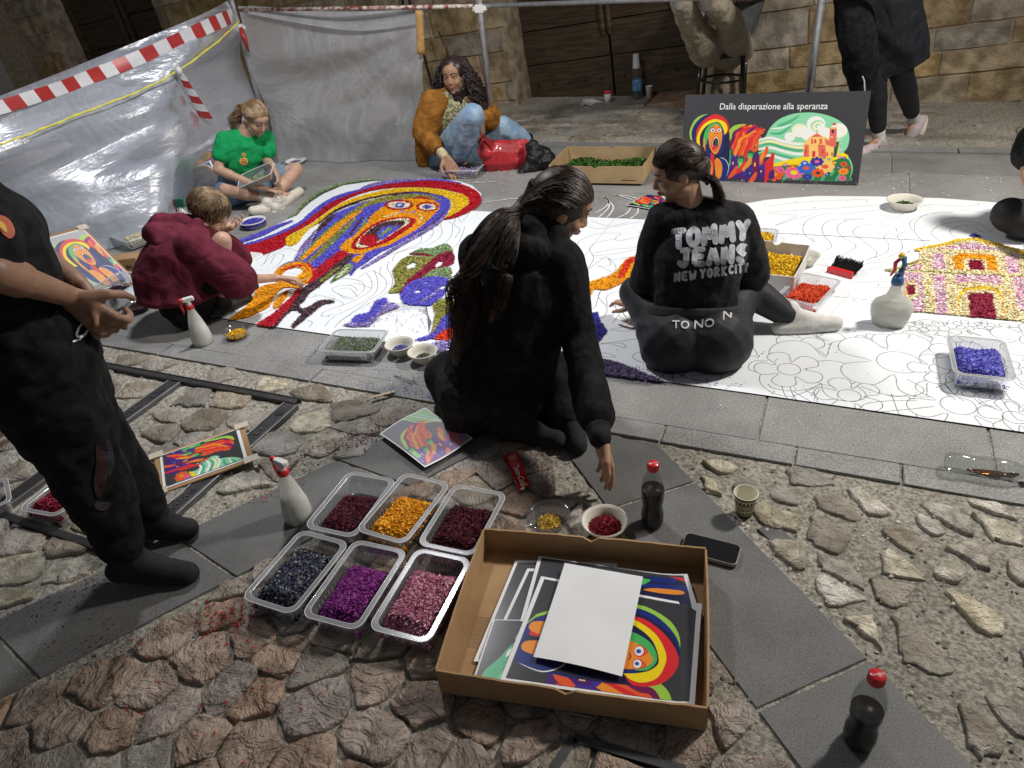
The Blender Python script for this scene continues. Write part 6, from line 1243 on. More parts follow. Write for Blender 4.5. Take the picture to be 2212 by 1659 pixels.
def hand(b, w, d, n, side, s=1.0, curl=.35, spread=1.0, r=.0085):
    d = Vector(d).normalized(); n = Vector(n); n = (n-d*n.dot(d)).normalized(); lat = d.cross(n)*side; K = []
    for i, (o, l) in enumerate(((.030, .070), (.010, .078), (-.011, .072), (-.031, .056))):
        kn = w+d*.088*s*(1-.04*abs(i-1))+lat*o*s; caps(b, w+lat*o*.55*s+d*.008*s, .0150*s, kn, .0122*s, 10); a = .25*curl; p = kn; dd = (d+lat*o*2.2*spread).normalized()
        for q, (ll, rr) in enumerate(((.45, r*1.08), (.31, r), (.24, r*.85))):
            dd2 = (dd*math.cos(a)+n*math.sin(a)).normalized(); p2 = p+dd2*l*ll*s; caps(b, p, rr*s*1.05, p2, rr*s*.95, 8); p = p2; a += curl*(.8+.15*i)
    t0 = w+lat*.022*s+d*.018*s; t1 = t0+(lat*.75+d*.62+n*.35).normalized()*.045*s; t2 = t1+(d*.85+lat*.25+n*.45*max(.4, curl)).normalized()*.032*s; t3 = t2+(d*.9+n*.4).normalized()*.024*s
    caps(b, t0, .0155*s, t1, .0118*s, 10); caps(b, t1, .0112*s, t2, .0098*s, 8); caps(b, t2, .0095*s, t3, .0075*s, 8)
MATS = {}
def matc(n, c, **k):
    key = n+str(tuple(round(x, 3) for x in c))
    if key not in MATS: MATS[key] = mat(n, c, **({'rough': .6, 'var': .08} | k))
    return MATS[key]
MATS['eye'] = mat('eye_white', (.75, .72, .68), .2, .02, coat=.6); MATS['iris'] = mat('iris', (.04, .022, .012), .12, .1, coat=1)
def skin(c): return matc('skin', c, rough=.48, sss=.12, vs=22, var=.07, bump=(260, .12), bdist=.0015)
FOLD = dict(bump=(9, .8, 1.0, 1.6), bump2=(260, .2), bdist=.020, rough=.92, spec=.15)
def person(label, j, skinc, s=1.0, hs=.225, vox=.006, ratio=.5, face=None, hands=None, neck=.052, body_ext=1.0):
    """one continuous skin body through all joints; clothing and hair follow as children"""
    o0 = Vector((j['pel'].x, j['pel'].y, 0)); root = empty('person', o0, label, 'person'); b = MB(); S_ = s
    xh = (j['hR']-j['hL']).normalized(); xs = (j['sR']-j['sL']).normalized(); j['xh'], j['xs'] = xh, xs
    loft(b, [(j['pel']-(j['wai']-j['pel']).normalized()*.07*S_, xh, .09*S_, .07*S_), (j['pel'], xh, .150*S_, .10*S_), (j['wai'], (xh+xs), .118*S_, .08*S_), (j['che'], xs, .145*S_, .10*S_), ((j['sL']+j['sR'])/2, xs, .12*S_, .07*S_), (j['nec'], xs, .045*S_, .045*S_)])
    for q in 'LR':
        caps(b, (j['sL']+j['sR'])/2+(j['nec']-(j['sL']+j['sR'])/2)*.4, .05*S_, j['s'+q], .052*S_); chain(b, [j['s'+q], j['e'+q], j['w'+q]], [.047*S_, .036*S_, .024*S_]); chain(b, [j['e'+q], j['e'+q].lerp(j['w'+q], .3)], [.036*S_, .038*S_])
        chain(b, [j['h'+q], j['k'+q], j['a'+q]], [.085*S_, .055*S_, .034*S_]); caps(b, j['k'+q].lerp(j['a'+q], .12), .05*S_, j['k'+q].lerp(j['a'+q], .45), .052*S_); chain(b, [j['a'+q], j['t'+q]-Vector((0, 0, .008))], [.030*S_, .018*S_])
        hd = j.get('hand'+q)
        if hd: hand(b, j['w'+q], hd[0], hd[1], hd[2], hs/.225*(hd[4] if len(hd) > 4 else 1), hd[3])
    R = frame(j['hf'], j['hu']); P = head_parts(b, j['hea'], R, hs); caps(b, P(0, -.08, -.22), neck*hs/.225, j['nec'], neck*1.1*hs/.225)
    body = organic('body', b, skin(skinc), root, vox, 2, None, ratio, o0)
    if face is not None: face_parts(root, P, R, hs, o0, **face)
    j['o0'], j['R'], j['P'], j['hs'], j['root'], j['S'] = o0, R, P, hs, root, S_
    return root
def top(j, m, name='sweater', t=.02, sleeve=1.0, hood=False, wid=1.0, low=.0, vox=.008, disp=((.15, .020), (.06, .005)), cuff=True, arm=1.0, dep=1.0, ratio=.5, bag=.0):
    b = MB(); s = j['S']; xh, xs = j['xh'], j['xs']; sm = (j['sL']+j['sR'])/2; dn = (j['wai']-j['pel']).normalized()
    loft(b, [(j['pel']-dn*low, xh, (.155+t)*s*wid, (.105+t)*s*dep), (j['pel'].lerp(j['wai'], .35), xh, (.150+t*1.2+bag)*s*wid, (.105+t*1.2+bag)*s*dep), (j['wai'], xh+xs, (.130+t*1.3+bag)*s*wid, (.095+t*1.3+bag)*s*dep), (j['che'], xs, (.158+t)*s*wid, (.112+t)*s*dep), (sm.lerp(j['che'], .15), xs, (.150+t)*s, (.088+t)*s*dep), (sm.lerp(j['nec'], .45), xs, (.085+t)*s, (.062+t*.7)*s), (sm.lerp(j['nec'], .85), xs, .060*s, .056*s)])
    for q in 'LR':
        caps(b, sm.lerp(j['nec'], .30), (.055+t)*s, j['s'+q], (.056+t)*s); E_, W_ = j['e'+q], j['w'+q]; S0 = j['s'+q]
        if sleeve >= 1: chain(b, [S0, S0.lerp(E_, .5), E_, E_.lerp(W_, .55), E_.lerp(W_, .80*min(1.1, sleeve)), E_.lerp(W_, .92*min(1.07, sleeve))], [(.055+t)*s, (.052+t)*s*arm, (.044+t)*s*arm, (.041+t)*s*arm, (.040+t*1.1)*s*arm, (.029+t*.35)*s])
        else: chain(b, [S0, S0.lerp(E_, sleeve)], [(.056+t)*s, (.054+t*1.5)*s])
    if hood:
        back = -(j['R'] @ Vector((0, 1, 0))); back = (back-Vector((0, 0, back.z))).normalized() if hood is True else Vector(hood)
        c = j['nec']+back*.035*s-Vector((0, 0, .005*s))
        for a in range(7): t0 = math.radians(-105+a*35); t1 = math.radians(-105+(a+1)*35); x = xs; f = lambda q: c+x*math.sin(q)*.085*s+back*(.055*math.cos(q))*s-Vector((0, 0, .045*math.cos(q)*s)); caps(b, f(t0), .046*s, f(t1), .046*s, 10)
    return organic(name, b, m, j['root'], vox, 4, disp, ratio, j['o0'])
def bottoms(j, m, name='trousers', t=.012, to=1.0, vox=.008, disp=((.09, .012), (.03, .005)), flare=1.0, hipw=1.0, ratio=.5, up=.1):
    b = MB(); s = j['S']; d = (j['wai']-j['pel']); dn = d.normalized()
    loft(b, [(j['pel']-dn*.10*s, j['xh'], (.09+t)*s, (.07+t)*s), (j['pel']-dn*.04*s, j['xh'], (.150+t)*s*hipw, (.105+t)*s*hipw), (j['pel']+dn*.03, j['xh'], (.158+t)*s*hipw, (.108+t)*s*hipw), (j['pel']+dn*up, j['xh'], (.14+t)*s, (.098+t)*s)])
    for q in 'LR':
        H, K, A_ = j['h'+q], j['k'+q], j['a'+q]
        if to <= .5: chain(b, [H, H.lerp(K, .5), H.lerp(K, to*2)], [(.100+t)*s*hipw, (.085+t*1.3)*s*hipw, (.075+t*1.6)*s]); 
        else:
            e = (to-.5)*2; chain(b, [H, H.lerp(K, .5), K, K.lerp(A_, .35), K.lerp(A_, e)], [(.098+t)*s*hipw, (.080+t)*s, (.060+t)*s, (.056+t)*s, (.038+t*flare)*s])
    return organic(name, b, m, j['root'], vox, 4, disp, ratio, j['o0'])
def foot(j, q, m, name='shoe', sole=None, s=1.0, h=.035, lace=None, sock=None, sl=.05):
    a, t = j['a'+q], j['t'+q]; d = (t-a); d = d.normalized(); b = MB(); kn_ = j['k'+q]
    if name == 'sock': chain(b, [a, a.lerp(kn_, .10), a.lerp(kn_, .22)], [.042*s, .040*s, .043*s])
    up = j.get('fu'+q, Vector((0, 0, 1))); up = (up-d*up.dot(d)).normalized(); r = d.cross(up)
    he = a-up*.045*s-d*.035*s; to = t-up*.012*s
    if name == 'sock': caps(b, a+up*.008*s, .041*s, he.lerp(to, .75)+up*.008*s, .034*s)
    caps(b, he, .036*s, to.lerp(he, .45), .040*s); caps(b, to.lerp(he, .45)-r*.006, .041*s, to, .034*s); caps(b, a, .038*s, he.lerp(to, .35)+up*.012*s, .036*s); caps(b, a+up*.03*s*(1 if sock is None else .3), .040*s, a, .038*s)
    organic(name, b, m, j['root'], .006, 4, ((.04, .003),), .6, j['o0'])
    if sole:
        b = MB(); n = 18; V0 = []
        for k in range(n):
            th = 6.2832*k/n; c = he.lerp(to, .5); L_ = (to-he).length/2+.046*s; x = math.cos(th); V0.append(c+d*L_*math.copysign(abs(x)**.8, x)+r*.045*s*math.sin(th)*(1+.08*x)-up*.030*s)
        b.add([v-j['o0'] for v in V0]+[v-up*.020*s-j['o0'] for v in V0], [(i, (i+1) % n, n+(i+1) % n, n+i) for i in range(n)]+[tuple(range(n))[::-1], tuple(range(n, 2*n))]); b.build('sole', sole, j['root'], True, .004)
    if sock: b = MB(); kn = j['k'+q]; chain(b, [a, a.lerp(kn, sl*2), a.lerp(kn, sl*4)], [.040*s, .038*s, .040*s]); organic('sock', b, sock, j['root'], .005, 2, ((.015, .002),), .6, j['o0'])
    if lace:
        b = MB()
        for k in range(5): p = he.lerp(to, .45+k*.09)+up*(.040-.004*k)*s; b.tube([p-r*.022*s-j['o0'], p+up*.006-j['o0'], p+r*.022*s+d*.01-j['o0']], .0022, 5)
        b.build('laces', lace, j['root'], True)
def scalp(j, d, k=1.0, c=(0, -.080, .135), rad=(.352, .415, .378)):
    d = Vector(d).normalized(); return j['P'](*(c[i]+d[i]*rad[i]*k for i in range(3)))
def haircap(j, m, c=(0, -.080, .135), rad=(.345, .408, .370)):
    b = MB(); elld(b, j['P'](*c)-j['o0'], j['R'], [q*j['hs'] for q in rad], 28, 18); return b.build('hair', m, j['root'], True)
def slick(j, tie, n, m, rr=.0018, wob=.012, lift=.05, tp=None):
    """strands combed over the crown from the hairline to the tie"""
    L_ = []; tie = Vector(tie).normalized()
    for i in range(n):
        if random.random() < .6:
            a = random.uniform(-1.9, 1.9); st = Vector((math.sin(a)*.95, math.cos(a)*.9, .42-.42*abs(a)/1.9-(.12 if abs(a) > 1.2 else 0)+random.uniform(-.04, .04)))
        else:
            a = random.uniform(-math.pi, math.pi); st = Vector((math.sin(a), math.cos(a)*.8-.2, random.uniform(-.55, .1) if abs(a) > 1.7 else random.uniform(.35, 1.2)))
        st.normalize(); md = Vector((st.x*1.15+random.uniform(-.15, .15), (st.y+tie.y)*.42, max(.25, st.z+.25)+.35*(1-abs(st.x))*(1 if st.y > -.3 else 0)))
        if st.z < -.1: md = (st+tie)*.5+Vector((st.x*.3, -.2, .05))
        k0 = 1+random.uniform(.0, lift); l = []
        for q in range(13):
            t = q/12; d = (st*(1-t)**2+md.normalized()*1.25*2*t*(1-t)+tie*t*t).normalized(); p_ = scalp(j, d+Vector([random.uniform(-wob, wob)*.35 for _ in range(3)]), k0*(1-.03*t)); l.append(p_ if tp is None else p_.lerp(tp, max(0, (t-.45)/.55)**1.4))
        L_.append(l)
    return tubes('hair_strands', L_, rr, m, j['root'], j['o0'])
def lock(j, path, r0, r1, n, m, rr=.0017, curl=0, cf=3, name='ponytail', flat=.6):
    P = catmull([tuple(p) for p in path], 10); L_ = []; N_ = len(P)
    for i in range(n):
        a = random.uniform(0, 6.283); k = math.sqrt(random.random()); ph = random.uniform(0, 6.28); end = random.randint(int(N_*.72), N_); l = []; f2 = cf*random.uniform(.8, 1.25)
        for q in range(end):
            t = q/(N_-1); w = (r0+(r1-r0)*t)*(math.sin(min(1, t*3+.3)*1.57))*(1 if t < .8 else 1-.6*(t-.8)/.2); p = Vector(P[q]); T_ = (Vector(P[min(q+1, N_-1)])-Vector(P[max(0, q-1)])).normalized(); A_ = T_.cross(Vector((.2, .35, .9))).normalized(); B_ = T_.cross(A_)
            c_ = curl*(.3+t); l.append(p+A_*(w*k*math.cos(a+t*.5)+c_*math.cos(ph+f2*6.28*t))+B_*(w*flat*k*math.sin(a+t*.5)+c_*math.sin(ph+f2*6.28*t)))
        L_.append(l)
    b = MB(); chain(b, [Vector(p) for p in P[::5]], [max(.004, (r0+(r1-r0)*i/len(P[::5]))*.62*(1 if i < len(P[::5])*.7 else .55)) for i in range(len(P[::5]))]); organic(name, b, m, j['root'], .007, 3, ((.02, .004),), None, j['o0'])
    return tubes('hair_strands', L_, rr, m, j['root'], j['o0'])
HAIRD = mat('dark_hair', (.014, .009, .007), .50, vs=60, col2=(.065, .040, .027), spec=.5); HAIRB = mat('brown_hair', (.16, .095, .045), .45, vs=30, col2=(.36, .24, .13), spec=.6); HAIRK = mat('black_curls', (.010, .007, .007), .4, vs=30, col2=(.045, .018, .016), spec=.7); HAIRL = mat('light_brown_hair', (.13, .085, .045), .45, vs=25, col2=(.30, .20, .11), spec=.6)
BLK = mat('black_cotton', (.013, .013, .014), vs=30, var=.3, **FOLD); BLK2 = mat('washed_black_cotton', (.022, .022, .024), vs=30, var=.3, **FOLD); LEG = mat('black_leggings', (.012, .013, .018), vs=20, var=.2, bump=(10, .4, 1.5), bump2=(300, .15), bdist=.008, rough=.62); SOCKB = mat('black_sock', (.014, .015, .017), vs=60, bump=(160, .5), bdist=.002, rough=.9); SOCKW = mat('white_sock', (.66, .64, .60), vs=40, var=.06, bump=(160, .5), bump2=(20, .5), bdist=.003, rough=.9)
SK1, SK2, SK3 = (.44, .25, .16), (.50, .31, .22), (.36, .20, .125)
def mid(a, b_, t=.5): return a.lerp(b_, t)
def V3(*a): return Vector(a)
HF = Vector((_h[0], _h[1], 0)); HR = Vector((_h[1], -_h[0], 0)); UP = Vector((0, 0, 1))   # away from / right of the photographer
# ---- 1 woman in black hoodie, long ponytail, centre
D = 2.12
j = dict(pel=J(1075, 845, D), wai=J(1095, 745, D+.02), che=J(1118, 625, D+.05), nec=J(1152, 505, D+.09), hea=J(1212, 448, D+.12), sL=J(1040, 555, D+.12), sR=J(1210, 565, D+.0), eL=J(1050, 720, D+.28), wL=J(1150, 760, D+.42),
         eR=J(1250, 735, D-.10), wR=at(1296, 945, .205), hL=J(1030, 875, D+.02), hR=J(1130, 880, D+.04), kL=at(970, 812, .11), aL=at(1120, 918, .055), tL=at(1205, 945, .04), kR=at(1215, 815, .12), aR=at(1228, 900, .06), tR=at(1248, 958, .035),
         hf=HR*.92+HF*.10-UP*.50, hu=UP*.9+HR*.4)
j['handR'] = (V3(0, 0, -1)+HR*.16-HF*.05, -HF*.2-HR*.75, -1, .30, 1.0); j['handL'] = (HF+HR*.5-UP*.3, -UP, 1, .3)
person('woman in black hoodie with long dark ponytail seated on the carpet edge reaching down', j, SK1, 1.0, .245, .0042, .5, dict(eyes='down', lip=(.40, .15, .12)))
top(j, BLK, 'hoodie', .024, 1.0, hood=-HF*.9-HR*.3, vox=.007, arm=.90, wid=1.04, low=.02, dep=1.15, bag=.02); bottoms(j, BLK2, 'trousers', .035, .97, hipw=1.18)
for q in 'LR': foot(j, q, SOCKB, 'sock')
haircap(j, HAIRD, (0, -.09, .10), (.355, .41, .405)); T0 = J(1108, 461, D+.06); slick(j, (-.15, -.9, -.42), 1700, HAIRD, .0018, lift=.10, tp=T0)
b = MB(); chain(b, [j['P'](0, -.12, .02), j['P'](-.02, -.34, -.16), T0], [.34*j['hs'], .25*j['hs'], .022]); organic('hair_mass', b, HAIRD, j['root'], .007, 4, ((.03, .006),), .6, j['o0'])
b = MB(); chain(b, [J(1112, 512, D+.05), J(1145, 500, D+.05), J(1178, 522, D+.06)], [.050, .062, .055]); chain(b, [J(1100, 530, D+.0), J(1150, 545, D-.02), J(1195, 545, D+.0)], [.045, .055, .045]); organic('hood', b, BLK, j['root'], .007, 4, ((.06, .012),), .6, j['o0'])
lock(j, [j['P'](-.05, -.42, -.22), T0, J(1076, 476, D+.02), J(1032, 545, D-.04), J(1000, 640, D-.07), J(990, 780, D-.07)], .022, .070, 800, HAIRD, .0014, .006, 2, flat=.5)
lock(j, [T0, J(1106, 500, D-.03), J(1085, 580, D-.09), J(1062, 690, D-.10)], .014, .042, 380, HAIRD, .0013, .008, 2, 'hair_lock')
for (q_, m_) in (('R', 1),):
    b = MB(); e_, w_ = j['e'+q_], j['w'+q_]; chain(b, [e_.lerp(w_, .91), e_.lerp(w_, 1.0)], [.039, .035]); organic('ribbed_cuff', b, BLK2, j['root'], .006, 2, None, None, j['o0'])
# ---- 2 girl with the printed sweatshirt
D = 2.40
j2 = j = dict(pel=at(1497, 712, .11), wai=J(1500, 650, D+.01), che=J(1508, 545, D+.03), nec=J(1487, 440, D+.06), hea=J(1462, 372, D+.07), sL=J(1440, 480, D+.06), sR=J(1586, 480, D+.06), eL=J(1402, 600, D+.10), wL=J(1378, 660, D+.24), eR=J(1624, 590, D+.12), wR=J(1590, 650, D+.32),
         hL=at(1455, 730, .10), hR=at(1545, 730, .10), kL=at(1374, 632, .20), aL=at(1500, 640, .06), tL=at(1560, 640, .04), kR=at(1612, 622, .17), aR=at(1706, 686, .055), tR=at(1803, 692, .04), hf=-HR*1.0+HF*.05-UP*.32, hu=UP)
j['handL'] = (-HR*.5+HF*.8-UP*.1, -UP, 1, .45); j['handR'] = (-HR*.4+HF, -UP, -1, .4); j['fuR'] = UP*.3+HF*.2-HR*.1
person('girl in black printed sweatshirt and leggings seated on the sheet with her back turned', j, SK1, .93, .215, .0048, .5, dict(eyes='down', lip=(.42, .16, .14)))
SW = BLK2; tom = top(j, SW, 'sweatshirt', .028, 1.0, vox=.007, wid=1.02, arm=1.05, dep=1.1, low=-.07, disp=((.12, .018), (.05, .006))); bottoms(j, LEG, 'leggings', .014, .96, hipw=1.42, disp=((.12, .006),))
foot(j, 'R', SOCKW, 'sock', s=.98); foot(j, 'L', SOCKW, 'sock', s=.98)
b = MB(); cen = j['pel'].lerp(j['wai'], .52); o_hem = None
haircap(j, HAIRD); T0 = J(1527, 386, D+.06); slick(j, (.05, -.95, -.25), 1300, HAIRD, .0017, lift=.07, tp=T0)
b = MB(); chain(b, [j['P'](0, -.12, .06), j['P'](0, -.34, -.05), T0], [.33*j['hs'], .22*j['hs'], .018]); organic('hair_mass', b, HAIRD, j['root'], .007, 4, None, .6, j['o0']); lock(j, [T0, T0+HR*.015-HF*.03, T0+HR*.03-HF*.04-UP*.04, T0+HR*.045-HF*.04-UP*.10], .020, .022, 260, HAIRD, .0013, .006, 2)
b = MB(); b.tube([T0+V3(math.cos(a)*.0, 0, 0)+HF*.016*math.cos(a)+UP*.018*math.sin(a)-j['o0'] for a in [i*.6283 for i in range(11)]], .006, 6, False); b.build('hair_tie', BLK, j['root'], True)
# ---- 3 child in maroon hoodie
D = 3.24
j = dict(pel=J(398, 652, D), wai=J(385, 600, D+.02), che=J(400, 545, D+.04), nec=J(428, 492, D+.08), hea=J(452, 462, D+.14), sL=J(430, 508, D+.18), sR=J(415, 535, D-.06), eR=J(513, 605, D-.06), wR=at(598, 600, .10), eL=J(500, 560, D+.25), wL=J(480, 500, D+.20),
         hL=J(425, 655, D+.08), hR=J(405, 668, D-.06), kR=J(480, 520, D+.02), aR=at(478, 650, .07), tR=at(532, 640, .035), kL=J(468, 510, D+.26), aL=J(500, 628, D+.25), tL=J(545, 615, D+.27), hf=HR*.75-UP*.75+HF*.2, hu=UP*.6+HR*.7)
j['handR'] = (HR*.95+HF*.1-UP*.25, -UP*.9-HF*.3, 1, .75, .95); j['handL'] = (UP*.3+HR, -HR, -1, .5, .9)
MAR = mat('maroon_fleece', (.12, .020, .036), vs=18, var=.18, **FOLD)
person('child in maroon hoodie crouching and dropping petals on the carpet with the right hand', j, SK2, .80, .215, .005, .5, None)
top(j, MAR, 'hoodie', .050, .95, hood=-HR*.95+UP*.1, vox=.008, arm=1.0, wid=1.12, dep=1.3, low=-.02, disp=((.13, .030), (.06, .006)), bag=.03)
b = MB(); hc = J(352, 500, D+.03); chain(b, [J(330, 500, D-.02), J(352, 522, D-.05), J(385, 528, D-.06)], [.045, .055, .04]); chain(b, [J(325, 508, D+.03), J(345, 480, D+.06), J(395, 478, D+.08), J(425, 485, D+.06)], [.040, .045, .04, .035]); chain(b, [J(340, 505, D), J(385, 510, D)], [.05, .055]); organic('hood', b, MAR, j['root'], .008, 4, ((.06, .02),), .5, j['o0'])
bottoms(j, BLK, 'shorts', .022, .34, hipw=1.05)
for q in 'LR': foot(j, q, mat('black_shoe', (.015, .015, .016), .6), 'shoe', matc('dark_sole', (.05, .05, .05)), .92)
haircap(j, HAIRL)
L_ = []
for i in range(700):
    st = Vector((random.uniform(-.3, .3), random.uniform(-.5, .2), .9)).normalized(); a = random.uniform(0, 6.28); en = Vector((math.sin(a), math.cos(a)*.95, random.uniform(-.75, -.1))).normalized(); k0 = 1+random.uniform(0, .09); kink = random.uniform(-.16, .16)
    if en.y > .5: en.z = random.uniform(.0, .3)
    L_.append([scalp(j, st.lerp(en, t)+Vector((kink*math.sin(t*5), kink*math.cos(t*4), 0)), k0+.10*math.sin(t*3.1)*random.uniform(.5, 1)) for t in [q/9 for q in range(10)]])
tubes('hair_strands', L_, .0019, HAIRL, j['root'], j['o0'])
# ---- 4 girl in green T-shirt
D = 5.02
j = dict(pel=at(520, 405, .10), wai=J(522, 372, D+.10), che=J(528, 330, D+.08), nec=J(531, 288, D+.06), hea=J(553, 256, D+.03), sR=J(486, 302, D+.0), sL=J(573, 300, D+.13), eR=J(470, 366, D-.08), wR=J(560, 404, D-.18), eL=J(577, 350, D+.06), wL=J(590, 358, D-.12),
         hR=at(505, 415, .09), hL=at(545, 405, .09), kR=at(488, 410, .15), aR=at(598, 432, .06), tR=at(646, 410, .04), kL=at(640, 366, .17), aL=at(578, 440, .05), tL=at(545, 452, .04), hf=HR*.62-HF*.62-UP*.62, hu=UP*.85+HR*.4-HF*.25)
j['handR'] = (HR*.95-UP*.3, -UP, 1, .3, .95); j['handL'] = (HR*.2-HF*.3-UP*.6, -HR, -1, .9, .95)
person('girl in green T-shirt and denim shorts sitting cross-legged sorting green petals', j, SK2, .88, .222, .0055, .5, dict(eyes='down', brow=(.06, .035, .02), lip=(.5, .2, .18)))
GRN = mat('green_tshirt', (.012, .30, .095), vs=15, var=.12, **FOLD); gt = top(j, GRN, 'tshirt', .013, .50, vox=.007, wid=1.0, disp=((.10, .018), (.04, .006)), bag=.012); bottoms(j, mat('denim', (.16, .23, .33), vs=60, var=.2, **FOLD), 'denim_shorts', .022, .30)
SHW = mat('cream_leather', (.62, .58, .50), .5, .05)
for q in 'LR': foot(j, q, SHW, 'shoe', matc('pale_sole', (.68, .66, .6)), .98, lace=SOCKW, sock=SOCKW, sl=.07)
haircap(j, HAIRB); slick(j, (-.1, -.92, -.25), 800, HAIRB, .0024, wob=.05); T0 = scalp(j, (-.1, -.95, -.28)); lock(j, [T0, T0-HR*.05+HF*.02-UP*.01, T0-HR*.10+HF*.0-UP*.06, T0-HR*.14-UP*.13], .028, .05, 170, HAIRB, .0020, .012, 3, flat=.8)
jg = j
# ---- 5 curly haired woman
D = 5.45
j = dict(pel=J(968, 330, D+.10), wai=J(972, 290, D+.08), che=J(985, 245, D+.04), nec=J(988, 195, D+.0), hea=J(980, 163, D-.02), sR=J(930, 218, D-.02), sL=J(1040, 214, D+.05), eR=J(912, 285, D-.06), wR=at(961, 338, .15), eL=J(1065, 262, D+.0), wL=J(1042, 256, D-.22),
         hR=J(955, 345, D+.06), hL=J(1000, 342, D+.10), kR=J(1020, 250, D-.38), aR=at(992, 348, .06), tR=at(1020, 362, .04), kL=J(1085, 275, D-.02), aL=at(1140, 306, .09), tL=at(1182, 325, .04), hf=-HF*.90-HR*.34-UP*.10, hu=UP)
j['handR'] = (-UP*.75+HR*.35-HF*.3, -HF*.4-UP*.3+HR*.2, 1, .15, 1.05); j['handL'] = (-UP*.9-HR*.1-HF*.2, -HR*.8+HF*.2, 1, .5, 1.05)
person('woman with long black curls in brown suede jacket and jeans sitting against the wall', j, SK3, .95, .235, .0055, .5, dict(eyes='open', brow=(.015, .01, .008), lip=(.42, .15, .12), look=(-.6, 0)))
SUE = mat('brown_suede', (.27, .115, .022), vs=14, var=.25, **FOLD)
b = MB(); b2 = MB()
# open jacket: back and sides as one body, front gap shows the blouse
top(j, mat('patterned_blouse', (.40, .37, .20), .6, vs=55, col2=(.13, .13, .07), mask=(.46, .54), bump=(30, .4)), 'blouse', .012, .30, vox=.007)
s_ = j['S']; sm = (j['sL']+j['sR'])/2; fr_ = (j['xs'].cross(UP)).normalized(); fr_ = fr_ if fr_.dot(HF) < 0 else -fr_
for q, sg in (('R', -1), ('L', 1)):
    chain(b, [j['s'+q], j['s'+q].lerp(j['e'+q], .5)-fr_*0, j['e'+q], j['e'+q].lerp(j['w'+q], .55), j['e'+q].lerp(j['w'+q], .72 if q == 'R' else .8)], [.078, .082, .075, .070, .040]); x_ = (j['s'+q]-sm)
    chain(b, [sm+x_*.45+UP*.03, j['s'+q]], [.055, .075]); chain(b, [sm+x_*.62+fr_*.03, j['che']+x_*.85+fr_*.04, j['wai']+x_*1.0+fr_*.04, j['pel']+x_*1.0+fr_*.02-UP*.03], [.06, .075, .085, .075]); chain(b, [sm-fr_*.03, j['che']-fr_*.05, j['pel']-fr_*.05], [.09, .12, .13])
organic('suede_jacket', b, SUE, j['root'], .007, 3, ((.06, .022), (.025, .007)), .5, j['o0'])
b = MB(); chain(b, [j['eR'].lerp(j['wR'], .66), j['eR'].lerp(j['wR'], .76)], [.044, .040]); organic('ribbed_cuff', b, mat('brown_rib', (.10, .04, .02), .9, .1), j['root'], .006, 2, None, None, j['o0'])
b = MB(); chain(b, [j['eR'].lerp(j['wR'], .76), j['eR'].lerp(j['wR'], .96)], [.036, .033]); organic('blouse_cuff', b, mat('cream_blouse', (.62, .56, .34), .6, vs=90, col2=(.35, .30, .15), mask=(.5, .6)), j['root'], .006, 1, None, None, j['o0'])
bottoms(j, mat('pale_denim', (.20, .31, .44), vs=10, col2=(.33, .45, .58), **FOLD), 'jeans', .028, .93, hipw=1.05)
for q in 'LR': foot(j, q, mat('black_boot', (.012, .012, .013), .35), 'boot', matc('dark_sole', (.03, .03, .03)), 1.0, lace=BLK)
haircap(j, HAIRK, (0, -.10, .16), (.375, .40, .385)); L_ = []
for i in range(420):
    a = random.uniform(-2.6, 2.6) if i % 4 else random.uniform(1.0, 2.6)*random.choice((-1, 1)); st = Vector((math.sin(a)*.9, -.25+math.cos(a)*.35*(-1 if abs(a) > 1.57 else .6), random.uniform(.15, .95))).normalized(); p0 = scalp(j, st, 1.0); out = (j['R'] @ Vector((st.x*1.0, min(.12, st.y)*.8, 0))); ln = random.uniform(.26, .42); l = []; ph = random.uniform(0, 6.28); rad = random.uniform(.009, .015); fq = random.uniform(26, 38)
    for q in range(26):
        t = q/25; dr = out*(.10*math.sin(min(1, t*1.6)*1.57)+.05*t)*(.6+.6*random.random()*0+.3); p = p0+dr+Vector((0, 0, .02*math.sin(min(1, t*4)*3.14)))-UP*ln*t**1.15; l.append(p+Vector((math.cos(ph+t*fq), math.sin(ph+t*fq), .3*math.sin(ph+t*fq)))*rad*min(1, t*4))
    L_.append(l)
tubes('hair_strands', L_, .0045, HAIRK, j['root'], j['o0'], 4, .6)
b = MB()
for sg in (-1, 1):
    c_ = j['P'](sg*.20, -.22, .0)-j['o0']; chain(b, [c_+UP*.05, c_-UP*.10+HR*sg*.05, c_-UP*.24+HR*sg*.06], [.06, .085, .055])
organic('hair_mass', b, HAIRK, j['root'], .009, 2, ((.025, .03),), None, Vector((0, 0, 0)))
ec = j['P'](.33, -.02, -.22)-j['o0']; b = MB(); b.tube([ec+HR*.011*math.cos(a)+UP*(.014*math.sin(a)-.01) for a in [i*.5236 for i in range(13)]], .0028, 6, False); b.build('hoop_earring', matc('gold', (.6, .4, .1), metal=1, rough=.3), j['root'], True)
for q in (.0, .012):
    p_ = j['wL']+(-UP*.9-HR*.1-HF*.2).normalized()*.105+HR*(.01-q*2)-HF*.006; b = MB(); elld(b, p_-j['o0'], Matrix.Identity(3), (.010, .010, .004), 10, 6); b.build('ring', matc('gold', (.6, .4, .1), metal=1, rough=.3), j['root'], True)
ph = J(1013, 250, D-.36); q2 = J(1032, 268, D-.34); e = empty('smartphone', ph, 'pale blue cased phone held in the curly-haired woman\'s hand', 'phone'); d_ = (q2-ph); e.location = ph; b = MB(); b.box(d_*.5, (.012, .06, .13), Vector((0, 0, 1)).rotation_difference(UP*.8+HR*-.35).to_matrix()); b.build('case', mat('blue_case', (.42, .52, .72), .4), e, bev=.004)
